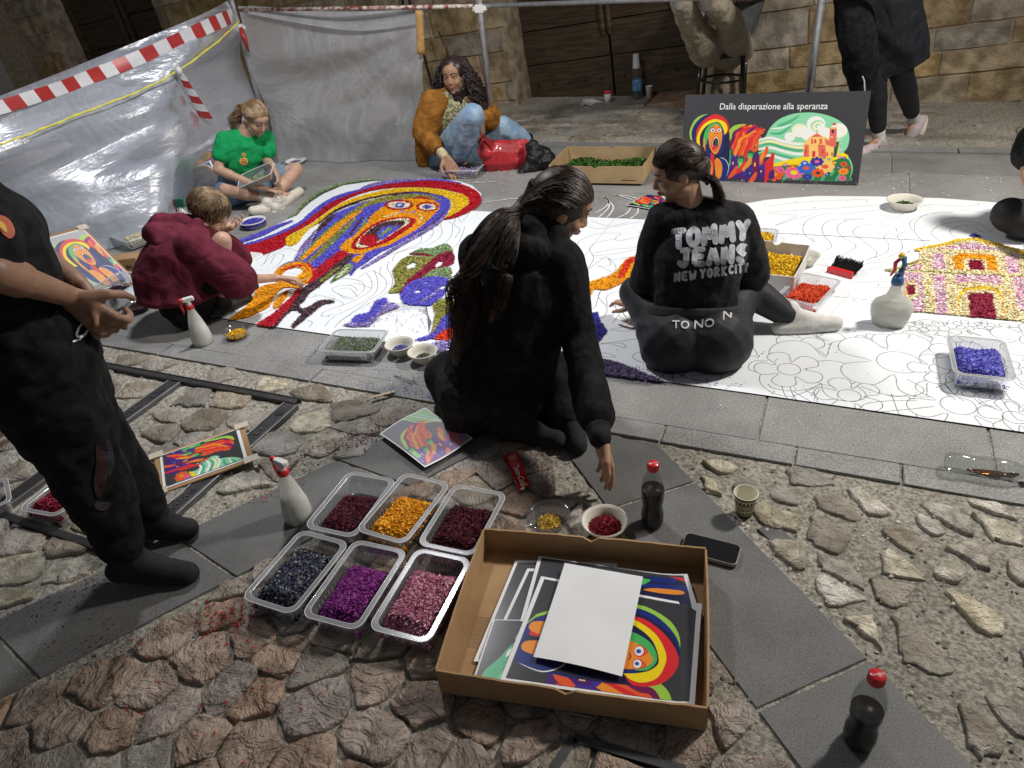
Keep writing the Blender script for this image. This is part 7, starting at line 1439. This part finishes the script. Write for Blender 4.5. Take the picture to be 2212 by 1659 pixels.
# red bag
RB = mat('red_leather', (.44, .022, .03), .38, vs=9, var=.2, bump=(160, .35), bump2=(9, .6, 1.2), bdist=.008, coat=.15)
bg = empty('red_handbag', at(1095, 371), 'soft red leather shoulder bag standing in front of the gazebo pole', 'bag'); o0 = bg.location.copy(); Db = float(np.array(at(1095, 368))@_h)+.05; b = MB()
loft(b, [(J(1095, 366, Db), HR, .155, .050), (J(1094, 350, Db), HR, .175, .075), (J(1092, 325, Db+.01), HR, .165, .070), (J(1094, 308, Db+.01), HR, .150, .035), (J(1094, 302, Db+.01), HR, .145, .014)]); caps(b, J(1042, 300, Db), .02, J(1052, 330, Db-.02), .05); caps(b, J(1136, 306, Db), .02, J(1138, 340, Db-.01), .045)
organic('bag_body', b, RB, bg, .006, 5, ((.09, .020),), .6, o0)
b = MB(); b.tube([J(x, y, Db-.06)-o0 for x, y in ((1044, 300), (1036, 312), (1034, 328), (1040, 345))], .008, 8); b.tube([J(x, y, Db-.05)-o0 for x, y in ((1040, 292), (1055, 300), (1062, 318), (1060, 340))], .009, 8); b.build('strap', RB, bg, True)
b = MB(); b.tube([J(x, y, Db-.045)-o0 for x, y in ((1136, 302), (1140, 318), (1147, 345))], .006, 8); b.build('strap', RB, bg, True)
jk = empty('black_jacket', at(1160, 370), 'crumpled black jacket heaped between the red bag and the clippings box', 'jacket'); o0 = jk.location.copy(); b = MB(); Dj = float(np.array(at(1165, 368))@_h)+.03
chain(b, [J(1150, 318, Dj+.02), J(1160, 340, Dj), J(1152, 360, Dj), J(1128, 370, Dj-.03)], [.05, .075, .07, .03]); chain(b, [J(1160, 330, Dj), J(1180, 345, Dj), J(1184, 360, Dj)], [.04, .07, .05]); organic('cloth', b, mat('black_nylon', (.010, .010, .011), .42, .3, 20, bump=(18, .7, 2), bdist=.01), jk, .007, 2, ((.035, .035), (.02, .01)), .6, o0)
# ---- 6 person on the chair, legs up on the rail
D = 6.0
j = dict(pel=J(1560, 105, D+.02), wai=J(1590, 50, D+.16), che=J(1610, -20, D+.28), nec=J(1615, -110, D+.30), hea=J(1612, -150, D+.28), sR=J(1575, -80, D+.25), sL=J(1655, -80, D+.30), eR=J(1555, -30, D+.10), wR=J(1530, -10, D-.15), eL=J(1650, -20, D+.15), wL=J(1600, -10, D-.1),
         hR=J(1527, 108, D-.03), hL=J(1590, 104, D+.0), kR=J(1492, 50, D-.34), aR=J(1468, -8, D-.66), tR=J(1462, -50, D-.72), kL=J(1572, 38, D-.33), aL=J(1528, -6, D-.62), tL=J(1520, -45, D-.70), hf=-HF-UP*.2, hu=UP)
j['handR'] = (-HF-HR*.3, -UP, 1, .4); j['handL'] = (-HF-HR*.5, -UP, -1, .4)
person('person in loose beige trousers on the wooden chair with both feet raised on the rail', j, SK3, 1.0, .23, .007, .4, dict())
bottoms(j, mat('beige_cotton', (.38, .335, .25), vs=12, var=.12, **FOLD), 'trousers', .030, .93, hipw=1.08, flare=1.3, disp=((.10, .026), (.035, .008))); top(j, mat('grey_shirt', (.10, .105, .11), vs=12, var=.12, **FOLD), 'shirt', .02)
for q in 'LR': foot(j, q, mat('grey_sock', (.30, .27, .24), .9, .1, 60), 'sock')
haircap(j, HAIRD)
# ---- 7 walking person
D = 4.62
j = dict(pel=J(1905, -35, D), wai=J(1900, -95, D), che=J(1898, -190, D), nec=J(1893, -285, D), hea=J(1885, -325, D), sR=J(1860, -260, D+.1), sL=J(1935, -255, D-.08), eR=J(1850, -170, D+.12), wR=J(1838, -90, D), eL=J(1950, -160, D-.1), wL=J(1955, -80, D-.1),
         hR=J(1880, -10, D+.04), hL=J(1925, -10, D-.05), kR=J(1888, 150, D+.0), aR=J(1899, 302, D+.06), tR=J(1862, 326, D-.04), kL=J(1945, 150, D+.02), aL=J(1975, 262, D+.28), tL=J(1956, 308, D+.20), hf=-HR-UP*.05, hu=UP)
j['fuL'] = (UP*.7-HR*.7)
person('person walking past in black tunic and leggings with pale pink running shoes', j, SK1, .98, .23, .007, .4, dict())
bottoms(j, LEG, 'leggings', .014, .90, hipw=1.1, disp=((.08, .006),)); 
top(j, BLK2, 'top', .02); b = MB(); x_ = -HR; loft(b, [(J(1925, 155, D+.03), HR, .235, .10), (J(1918, 90, D+.02), HR, .225, .12), (J(1910, 0, D), HR, .205, .13), (J(1903, -70, D), HR, .17, .12), (J(1900, -120, D), HR, .14, .10)])
organic('long_tunic', b, mat('dark_grey_wool', (.018, .020, .024), vs=20, var=.2, **FOLD), j['root'], .008, 3, ((.14, .03),), .5, j['o0'])
b = MB(); chain(b, [J(1835, -60, D-.06), J(1850, 60, D-.1), J(1858, 130, D-.1), J(1866, 205, D-.06)], [.10, .11, .10, .075]); organic('coat_panel', b, BLK, j['root'], .009, 3, ((.12, .03),), .5, j['o0'])
b = MB(); b.tube([J(x, y, D-.20)-j['o0'] for x, y in ((1863, 165), (1867, 175), (1868, 196))], .004, 5); b.build('white_cord', SOCKW, j['root'])
SHP = mat('pale_pink_mesh', (.50, .42, .44), .6, .08, 40); SOLEW = matc('cream_sole', (.62, .58, .48))
for q in 'LR': foot(j, q, SHP, 'shoe', SOLEW, 1.05, lace=BLK, sock=SOCKW, sl=.03)
for q in 'LR':
    a, t = j['a'+q], j['t'+q]; b = MB(); sd = (t-a).normalized().cross(UP); sd = sd if sd.dot(HF) < 0 else -sd; c_ = a.lerp(t, .45)-UP*.03+sd*.041-j['o0']; dd = (t-a).normalized()*.04; b.tube([c_+dd-UP*.004, c_-UP*.008, c_-dd+UP*.018], [.002, .006, .002], 6); b.build('side_stripe', BLK, j['root'], True)
haircap(j, HAIRD)
# ---- 8 person at the right edge
D = float(np.array(at(2212, 515))@_h)+.05
j = dict(pel=J(2300, 480, D+.10), wai=J(2310, 420, D+.1), che=J(2300, 340, D+.08), nec=J(2285, 250, D+.05), hea=J(2275, 205, D+.02), sR=J(2235, 300, D+.05), sL=J(2345, 290, D+.1), eR=J(2222, 375, D-.05), wR=J(2240, 430, D-.18), eL=J(2370, 380, D+.05), wL=J(2300, 430, D-.1),
         hR=J(2270, 490, D+.0), hL=J(2330, 490, D+.1), kR=J(2180, 463, D-.03), aR=J(2275, 520, D-.12), tR=J(2310, 530, D-.16), kL=J(2420, 460, D+.05), aL=J(2290, 510, D+.0), tL=J(2250, 520, D-.02), hf=-HR*.5-HF*.7-UP*.5, hu=UP)
j['handR'] = (-UP*.3-HF, -UP, 1, .4); j['handL'] = (-UP*.3-HF, -UP, -1, .4)
person('person in black T-shirt and leggings cut by the right edge of the picture', j, SK2, .95, .225, .007, .4, dict()); top(j, BLK2, 'tshirt', .02, .45); bottoms(j, LEG, 'leggings', .022, .80, hipw=1.05, disp=((.08, .008),))
for q in 'LR': foot(j, q, SOCKW, 'sock')
haircap(j, HAIRD)
# ---- 9 standing person on the left, foreground
D = 1.50
z0 = .085
aR, aL = at(283, 1213, .09), at(330, 1120, .09)
j = dict(pel=J(62, 745, D+.0), wai=J(5, 640, D-.0), che=J(-55, 510, D+.02), nec=J(-160, 360, D+.02), hea=J(-240, 270, D+.05), sR=J(-135, 450, D-.10), sL=J(-55, 445, D+.18), eR=J(-15, 585, D-.20), wR=J(150, 640, D-.04), eL=J(60, 535, D+.25), wL=J(166, 612, D+.03),
         hR=J(60, 790, D-.06), hL=J(95, 790, D+.08), kR=J(178, 990, D-.02), kL=J(205, 960, D+.12), aR=aR, aL=aL, tR=at(405, 1232, .035), tL=at(408, 1136, .035), hf=HR*.8+HF*.4-UP*.5, hu=UP)
j['handR'] = (HR*.45-UP*.85+HF*.15, HF*.9+HR*.1, 1, 1.65, 1.0); j['handL'] = (HR*.30-UP*.9-HF*.2, -HF*.8-HR*.5, -1, 1.5, 1.0)
person('person standing at the left in black T-shirt and baggy trousers with hands clasped', j, (.30, .17, .11), 1.0, .235, .0048, .5, dict())
top(j, BLK, 'tshirt', .024, .62, vox=.008, low=-.02, wid=.95); bottoms(j, BLK, 'trousers', .033, .90, hipw=1.02, flare=.75, disp=((.11, .032), (.04, .01)))
for q in 'LR': foot(j, q, SOCKB, 'sock', s=1.0)
haircap(j, HAIRD); js = j
# ---- 10 person crouching beyond the left edge
D = float(np.array(at(-30, 950))@_h)
j = dict(pel=J(-150, 900, D), wai=J(-150, 840, D), che=J(-140, 760, D+.03), nec=J(-120, 670, D+.06), hea=J(-100, 630, D+.08), sR=J(-170, 730, D-.1), sL=J(-100, 720, D+.1), eR=J(-120, 820, D-.1), wR=J(-60, 850, D), eL=J(-60, 800, D+.12), wL=J(-30, 850, D+.1), hR=J(-150, 910, D-.06), hL=J(-130, 905, D+.06), kR=J(-50, 850, D-.05), kL=J(-2, 892, D+.05), aR=J(-60, 935, D-.02), aL=J(-30, 925, D+.12), tR=J(0, 950, D), tL=J(28, 930, D+.12), hf=HR-UP*.5, hu=UP)
j['handR'] = (HR-UP*.5, -UP, 1, .4); j['handL'] = (HR-UP*.5, -UP, -1, .4)
person('crouching person cut by the left edge showing a bare knee and brown shoe', j, SK1, .85, .21, .007, .4, dict()); top(j, BLK, 'tshirt', .02, .5); bottoms(j, BLK, 'shorts', .02, .3)
for q in 'LR': foot(j, q, matc('brown_shoe', (.14, .10, .08)), 'shoe', matc('tan_sole', (.35, .27, .2)), .95, sock=SOCKW)
haircap(j, HAIRB)
# tray held by the girl in green
c = J(562, 390, 4.86); gt_ = empty('food_tray', c, 'clear tray of pale green petals held in the lap of the girl in green', 'tray', None, .9); gt_.rotation_euler = (.25, -.28, .45); b = MB(); rings = [rrect(.26, .18, .03, .05), rrect(.235, .155, .026, .048), rrect(.20, .125, .024, .004)]; n_ = len(rings[0]); b.add([v for q in rings for v in q], [(k*n_+i, k*n_+(i+1) % n_, (k+1)*n_+(i+1) % n_, (k+1)*n_+i) for k in range(2) for i in range(n_)]+[tuple(2*n_+i for i in range(n_))]); b.build('tray_body', M_CLEAR, gt_, True); b = MB(); q = rrect(.258, .178, .03, .0505); b.tube(q+[q[0]], .002, 5, False); b.build('rim', RIBM, gt_, True)
heap('petal_heap', lambda u, v: (-.08+.13*u, -.055+.11*v), lambda u, v: .018, 500, CL['sage'], None, gt_, .010, [(.3, .38, .2), (.4, .45, .3)])
# ---------------------------------------------------------------- lettering and badges printed on clothes (wrapped on the cloth)
from mathutils.bvhtree import BVHTree
def bvh_of(objs):
    V = []; F = []
    for o in objs:
        k = len(V); mw = Matrix.Translation(o.parent.location); V += [mw @ v.co for v in o.data.vertices]; F += [tuple(i+k for i in p.vertices) for p in o.data.polygons]
    return BVHTree.FromPolygons(V, F)
def decal(name, bv, polys, m, parent, o0, proj, off=.0022):
    """polys: lists of 2-D outlines (small quads); proj(x,y)->(origin, direction)"""
    b = MB()
    for P in polys:
        Q = []
        for (x, y) in P:
            o, d = proj(x, y); h_ = bv.ray_cast(o, d)
            if h_[0] is None: Q = None; break
            Q.append(h_[0]-d*off-o0)
        if Q and len(Q) > 2 and max((a-c).length for a in Q for c in Q) < .05: b.add(Q, [tuple(range(len(Q)))])
    return b.build(name, m, parent, False)
GL = {'T': [[(0, 1), (1, 1)], [(.5, 1), (.5, 0)]], 'O': [[(.5, 1), (.1, .8), (0, .5), (.1, .2), (.5, 0), (.9, .2), (1, .5), (.9, .8), (.5, 1)]], 'M': [[(0, 0), (.12, 1), (.5, .35), (.88, 1), (1, 0)]], 'Y': [[(0, 1), (.5, .5)], [(1, 1), (.5, .5), (.4, 0)]], 'J': [[(.35, 1), (1, 1)], [(.75, 1), (.72, .2), (.4, 0), (.02, .18)]],
      'E': [[(.95, 1), (.15, .95), (.1, .6), (.1, .1), (1, 0)], [(.1, .52), (.8, .52)]], 'A': [[(0, 0), (.5, 1), (1, 0)], [(.22, .35), (.78, .35)]], 'N': [[(0, 0), (.08, 1), (.92, 0), (1, 1)]], 'S': [[(.95, .85), (.5, 1), (.1, .78), (.5, .52), (.9, .27), (.5, 0), (.05, .15)]], 'W': [[(0, 1), (.22, 0), (.5, .7), (.78, 0), (1, 1)]], 'R': [[(.05, 0), (.08, 1), (.7, .95), (.85, .7), (.6, .5), (.12, .48)], [(.45, .48), (.95, 0)]], 'K': [[(.05, 0), (.08, 1)], [(.95, 1), (.12, .45), (.95, 0)]], 'C': [[(.95, .85), (.5, 1), (.08, .7), (.05, .3), (.5, 0), (.95, .15)]], 'I': [[(.5, 0), (.5, 1)]]}
def stroke_word(s, W_, x0, y0, cw, ch, w, gap=.22, skew=0):
    out = []; x = x0
    for chh in s:
        if chh == ' ': x += cw*.6; continue
        cwi = cw*(.35 if chh == 'I' else 1.25 if chh in 'MW' else 1)
        for st_ in GL[chh]:
            P = catmull([(x+p[0]*cwi, y0+p[1]*ch+skew*(x+p[0]*cwi-x0)) for p in st_], 5) if len(st_) > 3 and chh in 'OSCJRE' else [(x+(p[0])*cwi, y0+p[1]*ch+skew*(x+p[0]*cwi-x0)) for p in st_]
            D_ = []
            for a, c in zip(P[:-1], P[1:]):
                n = max(1, int(math.hypot(c[0]-a[0], c[1]-a[1])/(w*.45)))
                D_ += [(a[0]+(c[0]-a[0])*k/n, a[1]+(c[1]-a[1])*k/n) for k in range(n)]
            D_.append(P[-1])
            for a, c in zip(D_[:-1], D_[1:]):
                l = math.hypot(c[0]-a[0], c[1]-a[1]) or 1; nx, ny = -(c[1]-a[1])/l*w/2, (c[0]-a[0])/l*w/2; out.append([(a[0]-nx, a[1]-ny), (c[0]-nx, c[1]-ny), (c[0]+nx, c[1]+ny), (a[0]+nx, a[1]+ny)])
            for a in D_[::2]+[D_[-1]]: out.append([(a[0]+w/2*math.cos(t), a[1]+w/2*math.sin(t)) for t in [k*math.pi/4 for k in range(8)]])
        x += cwi+gap*cw
    return out, x
cam0 = Vector((0, 0, CAMH)); j = j2
def camproj(x, y): d = Vector(ray(x, y).tolist()).normalized(); return cam0.copy(), d
bv = bvh_of([tom]); GREYP = mat('grey_puff_print', (.50, .52, .58), .8, .14, 40); pol = []
def word(s, x0, yb, cw, ch, w, gap, sk):
    q, xe = stroke_word(s, 0, 0, 0, cw, ch, w, gap, sk); return [[(x0+x, yb-y) for x, y in P] for P in q]
for a in (('TOMMY', 1456, 534, 20, 34, 13.5, .62, .13), ('JEANS', 1468, 574, 19, 32, 13, .66, .08), ('NEW', 1458, 607, 9.5, 17, 5.4, .70, .10), ('YORK', 1514, 600, 8.6, 17, 5.4, .78, .12), ('CITY', 1576, 591, 7.2, 17, 4.8, .70, .12)): decal('back_lettering', bv, word(*a), GREYP, j['root'], j['o0'], camproj, .0035)
b = MB(); c1 = j['pel'].lerp(j['wai'], .62); dn_ = (j['wai']-j['pel']).normalized(); loft(b, [(c1-dn_*.025, j['xh'], .196*.93, .150*.93), (c1, j['xh'], .205*.93, .158*.93), (c1+dn_*.03, j['xh'], .200*.93, .155*.93)], 28); organic('hem_band', b, mat('black_rib', (.030, .030, .032), .9, .1, 40), j['root'], .006, 2, ((.1, .006),), .6, j['o0'])
lg = [c for c in j['root'].children if c.name.startswith('leggings')][0]; bv = bvh_of([lg, tom]); WB = mat('waistband_white', (.62, .62, .64), .7, .04)
for a in (('TO', 1453, 708, 15, 15, 3.2, .3, -.02), ('NO', 1501, 709, 17, 16, 3.4, .35, .12), ('N', 1563, 690, 17, 17, 3.4, .3, .25)): decal('waistband_print', bv, word(*a), WB, j['root'], j['o0'], camproj, .0035)
# badge on the green T-shirt
bv = bvh_of([gt]); base3 = J(529, 346, 5.02)
def prj3(x, y): return base3+HR*x+UP*y-HF*.6, HF.copy()
OR_ = mat('orange_badge', (.85, .35, .08), .6); ring_ = []
for k in range(20): a, a2 = k*.31416, (k+1)*.31416; ring_.append([(math.cos(a)*.026, math.sin(a)*.026), (math.cos(a2)*.026, math.sin(a2)*.026), (math.cos(a2)*.017, math.sin(a2)*.017), (math.cos(a)*.017, math.sin(a)*.017)])
for k in range(5): a = k*1.2566; ring_.append([(0, 0), (.014*math.cos(a-.35), .014*math.sin(a-.35)), (.016*math.cos(a), .016*math.sin(a)), (.014*math.cos(a+.35), .014*math.sin(a+.35))])
for k in range(8): a = k*.785; ring_.append([(.012+.012*math.cos(a), .043+.012*math.sin(a)), (.012+.012*math.cos(a+.785), .043+.012*math.sin(a+.785)), (.012+.006*math.cos(a+.785), .043+.006*math.sin(a+.785)), (.012+.006*math.cos(a), .043+.006*math.sin(a))])
decal('badge', bv, ring_, OR_, jg['root'], jg['o0'], prj3, .004)
# standing person: white swirl on the hip, coloured knee patch, shirt print
tr_ = [c for c in js['root'].children if c.name.startswith('trousers')][0]; ts_ = [c for c in js['root'].children if c.name.startswith('tshirt')][0]
def camproj(x, y): d = Vector(ray(x, y).tolist()).normalized(); return cam0.copy(), d
def q_strip(P, w): 
    o = offset_poly(catmull(P, 6), w, True); n = len(o)//2; return [[o[i], o[i+1], o[2*n-2-i], o[2*n-1-i]] for i in range(n-1)]
def q_grid(x0, y0, x1, y1, n, f): return [[(x0+(x1-x0)*i/n, y0+(y1-y0)*k/n), (x0+(x1-x0)*(i+1)/n, y0+(y1-y0)*k/n), (x0+(x1-x0)*(i+1)/n, y0+(y1-y0)*(k+1)/n), (x0+(x1-x0)*i/n, y0+(y1-y0)*(k+1)/n)] for i in range(n) for k in range(n) if f(i/n, k/n)]
bv = bvh_of([tr_]); decal('hip_logo', bv, q_strip([(183, 694), (172, 706), (166, 722), (172, 728), (184, 722), (191, 708), (186, 700)], 6)+q_strip([(166, 734), (158, 738), (176, 732)], 4), WTX if False else M_WTXT, js['root'], js['o0'], camproj, .004)
for nm, col, P, w in (('knee_print', (.035, .011, .012), [(214, 960), (222, 1000), (216, 1040), (212, 1075)], 30), ('knee_print', (.018, .022, .035), [(232, 950), (240, 990), (236, 1030)], 14), ('knee_print', (.04, .03, .045), [(205, 1088), (222, 1094), (240, 1086)], 20)):
    decal(nm, bv, q_strip(P, w), matc('knee_patch', col, rough=.8), js['root'], js['o0'], camproj, .004)
bv = bvh_of([ts_]); decal('shirt_print', bv, q_strip([(-8, 470), (8, 482), (20, 502), (22, 515)], 30), matc('shirt_print', (.45, .12, .06), rough=.7), js['root'], js['o0'], camproj, .004); decal('shirt_print', bv, q_strip([(-8, 478), (6, 488), (14, 502)], 12), matc('shirt_print', (.7, .42, .08), rough=.7), js['root'], js['o0'], camproj, .0055)
# wooden pale rosettes are left out; tripod feet at the top of the wall
tp = onY(876, 10, 6.3); e = empty('tripod', (tp.x, tp.y, 0), 'black tripod standing behind the back plastic sheet', 'tripod'); b = MB(); hgt = tp.z+.35
for k in range(3): a = k*2.094+.5; b.tube([(0, 0, hgt), (.16*math.cos(a), .16*math.sin(a), 0)], .012, 8)
b.build('legs', M_BLACK, e, True); e['label'] = 'black tripod whose leg shows above the back plastic sheet'
# ================================================================ floodlights of the work site (real fixtures on stands, out of frame)
for i, (p, aim, w, cone, colr, sz) in enumerate(LAMPS):
    p, aim = Vector(p), Vector(aim); d = (aim-p).normalized()
    e = empty('floodlight', (p.x, p.y, 0), ['floodlight hung from the overhead wire right of the carpet', 'floodlight hung from the overhead wire above the left of the carpet'][i], 'floodlight'); R = d.to_track_quat('-Z', 'Y').to_matrix()
    b = MB(); b.tube([(0, 0, p.z+.02)-d*.09 if False else Vector((0, 0, p.z))-d*.09, (0, 0, 4.3)], .008, 8); b.build('hanging_rod', M_BLACK, e, True)
    b = MB(); b.box(Vector((0, 0, p.z))-d*.09, (.30, .24, .07), R); b.build('housing', M_BLACK, e, bev=.01)
    L_ = bpy.data.lights.new('lamp', 'SPOT'); L_.energy = w; L_.spot_size = math.radians(cone); L_.spot_blend = .75; L_.shadow_soft_size = sz; L_.color = colr
    o = bpy.data.objects.new('lamp', L_); COL.objects.link(o); o.location = p; o.rotation_euler = d.to_track_quat('-Z', 'Y').to_euler()
b = MB(); b.tube([(-9, -1.2, 4.6), (-1.5, 1.5, 4.3), (2.5, 3.9, 4.3), (4.5, 6.6, 4.5)], .006, 6); tag(b.build('overhead_wire', M_BLACK, None), 'overhead wire carrying the floodlights above the street', 'wire')
print('STONES', NST[0])
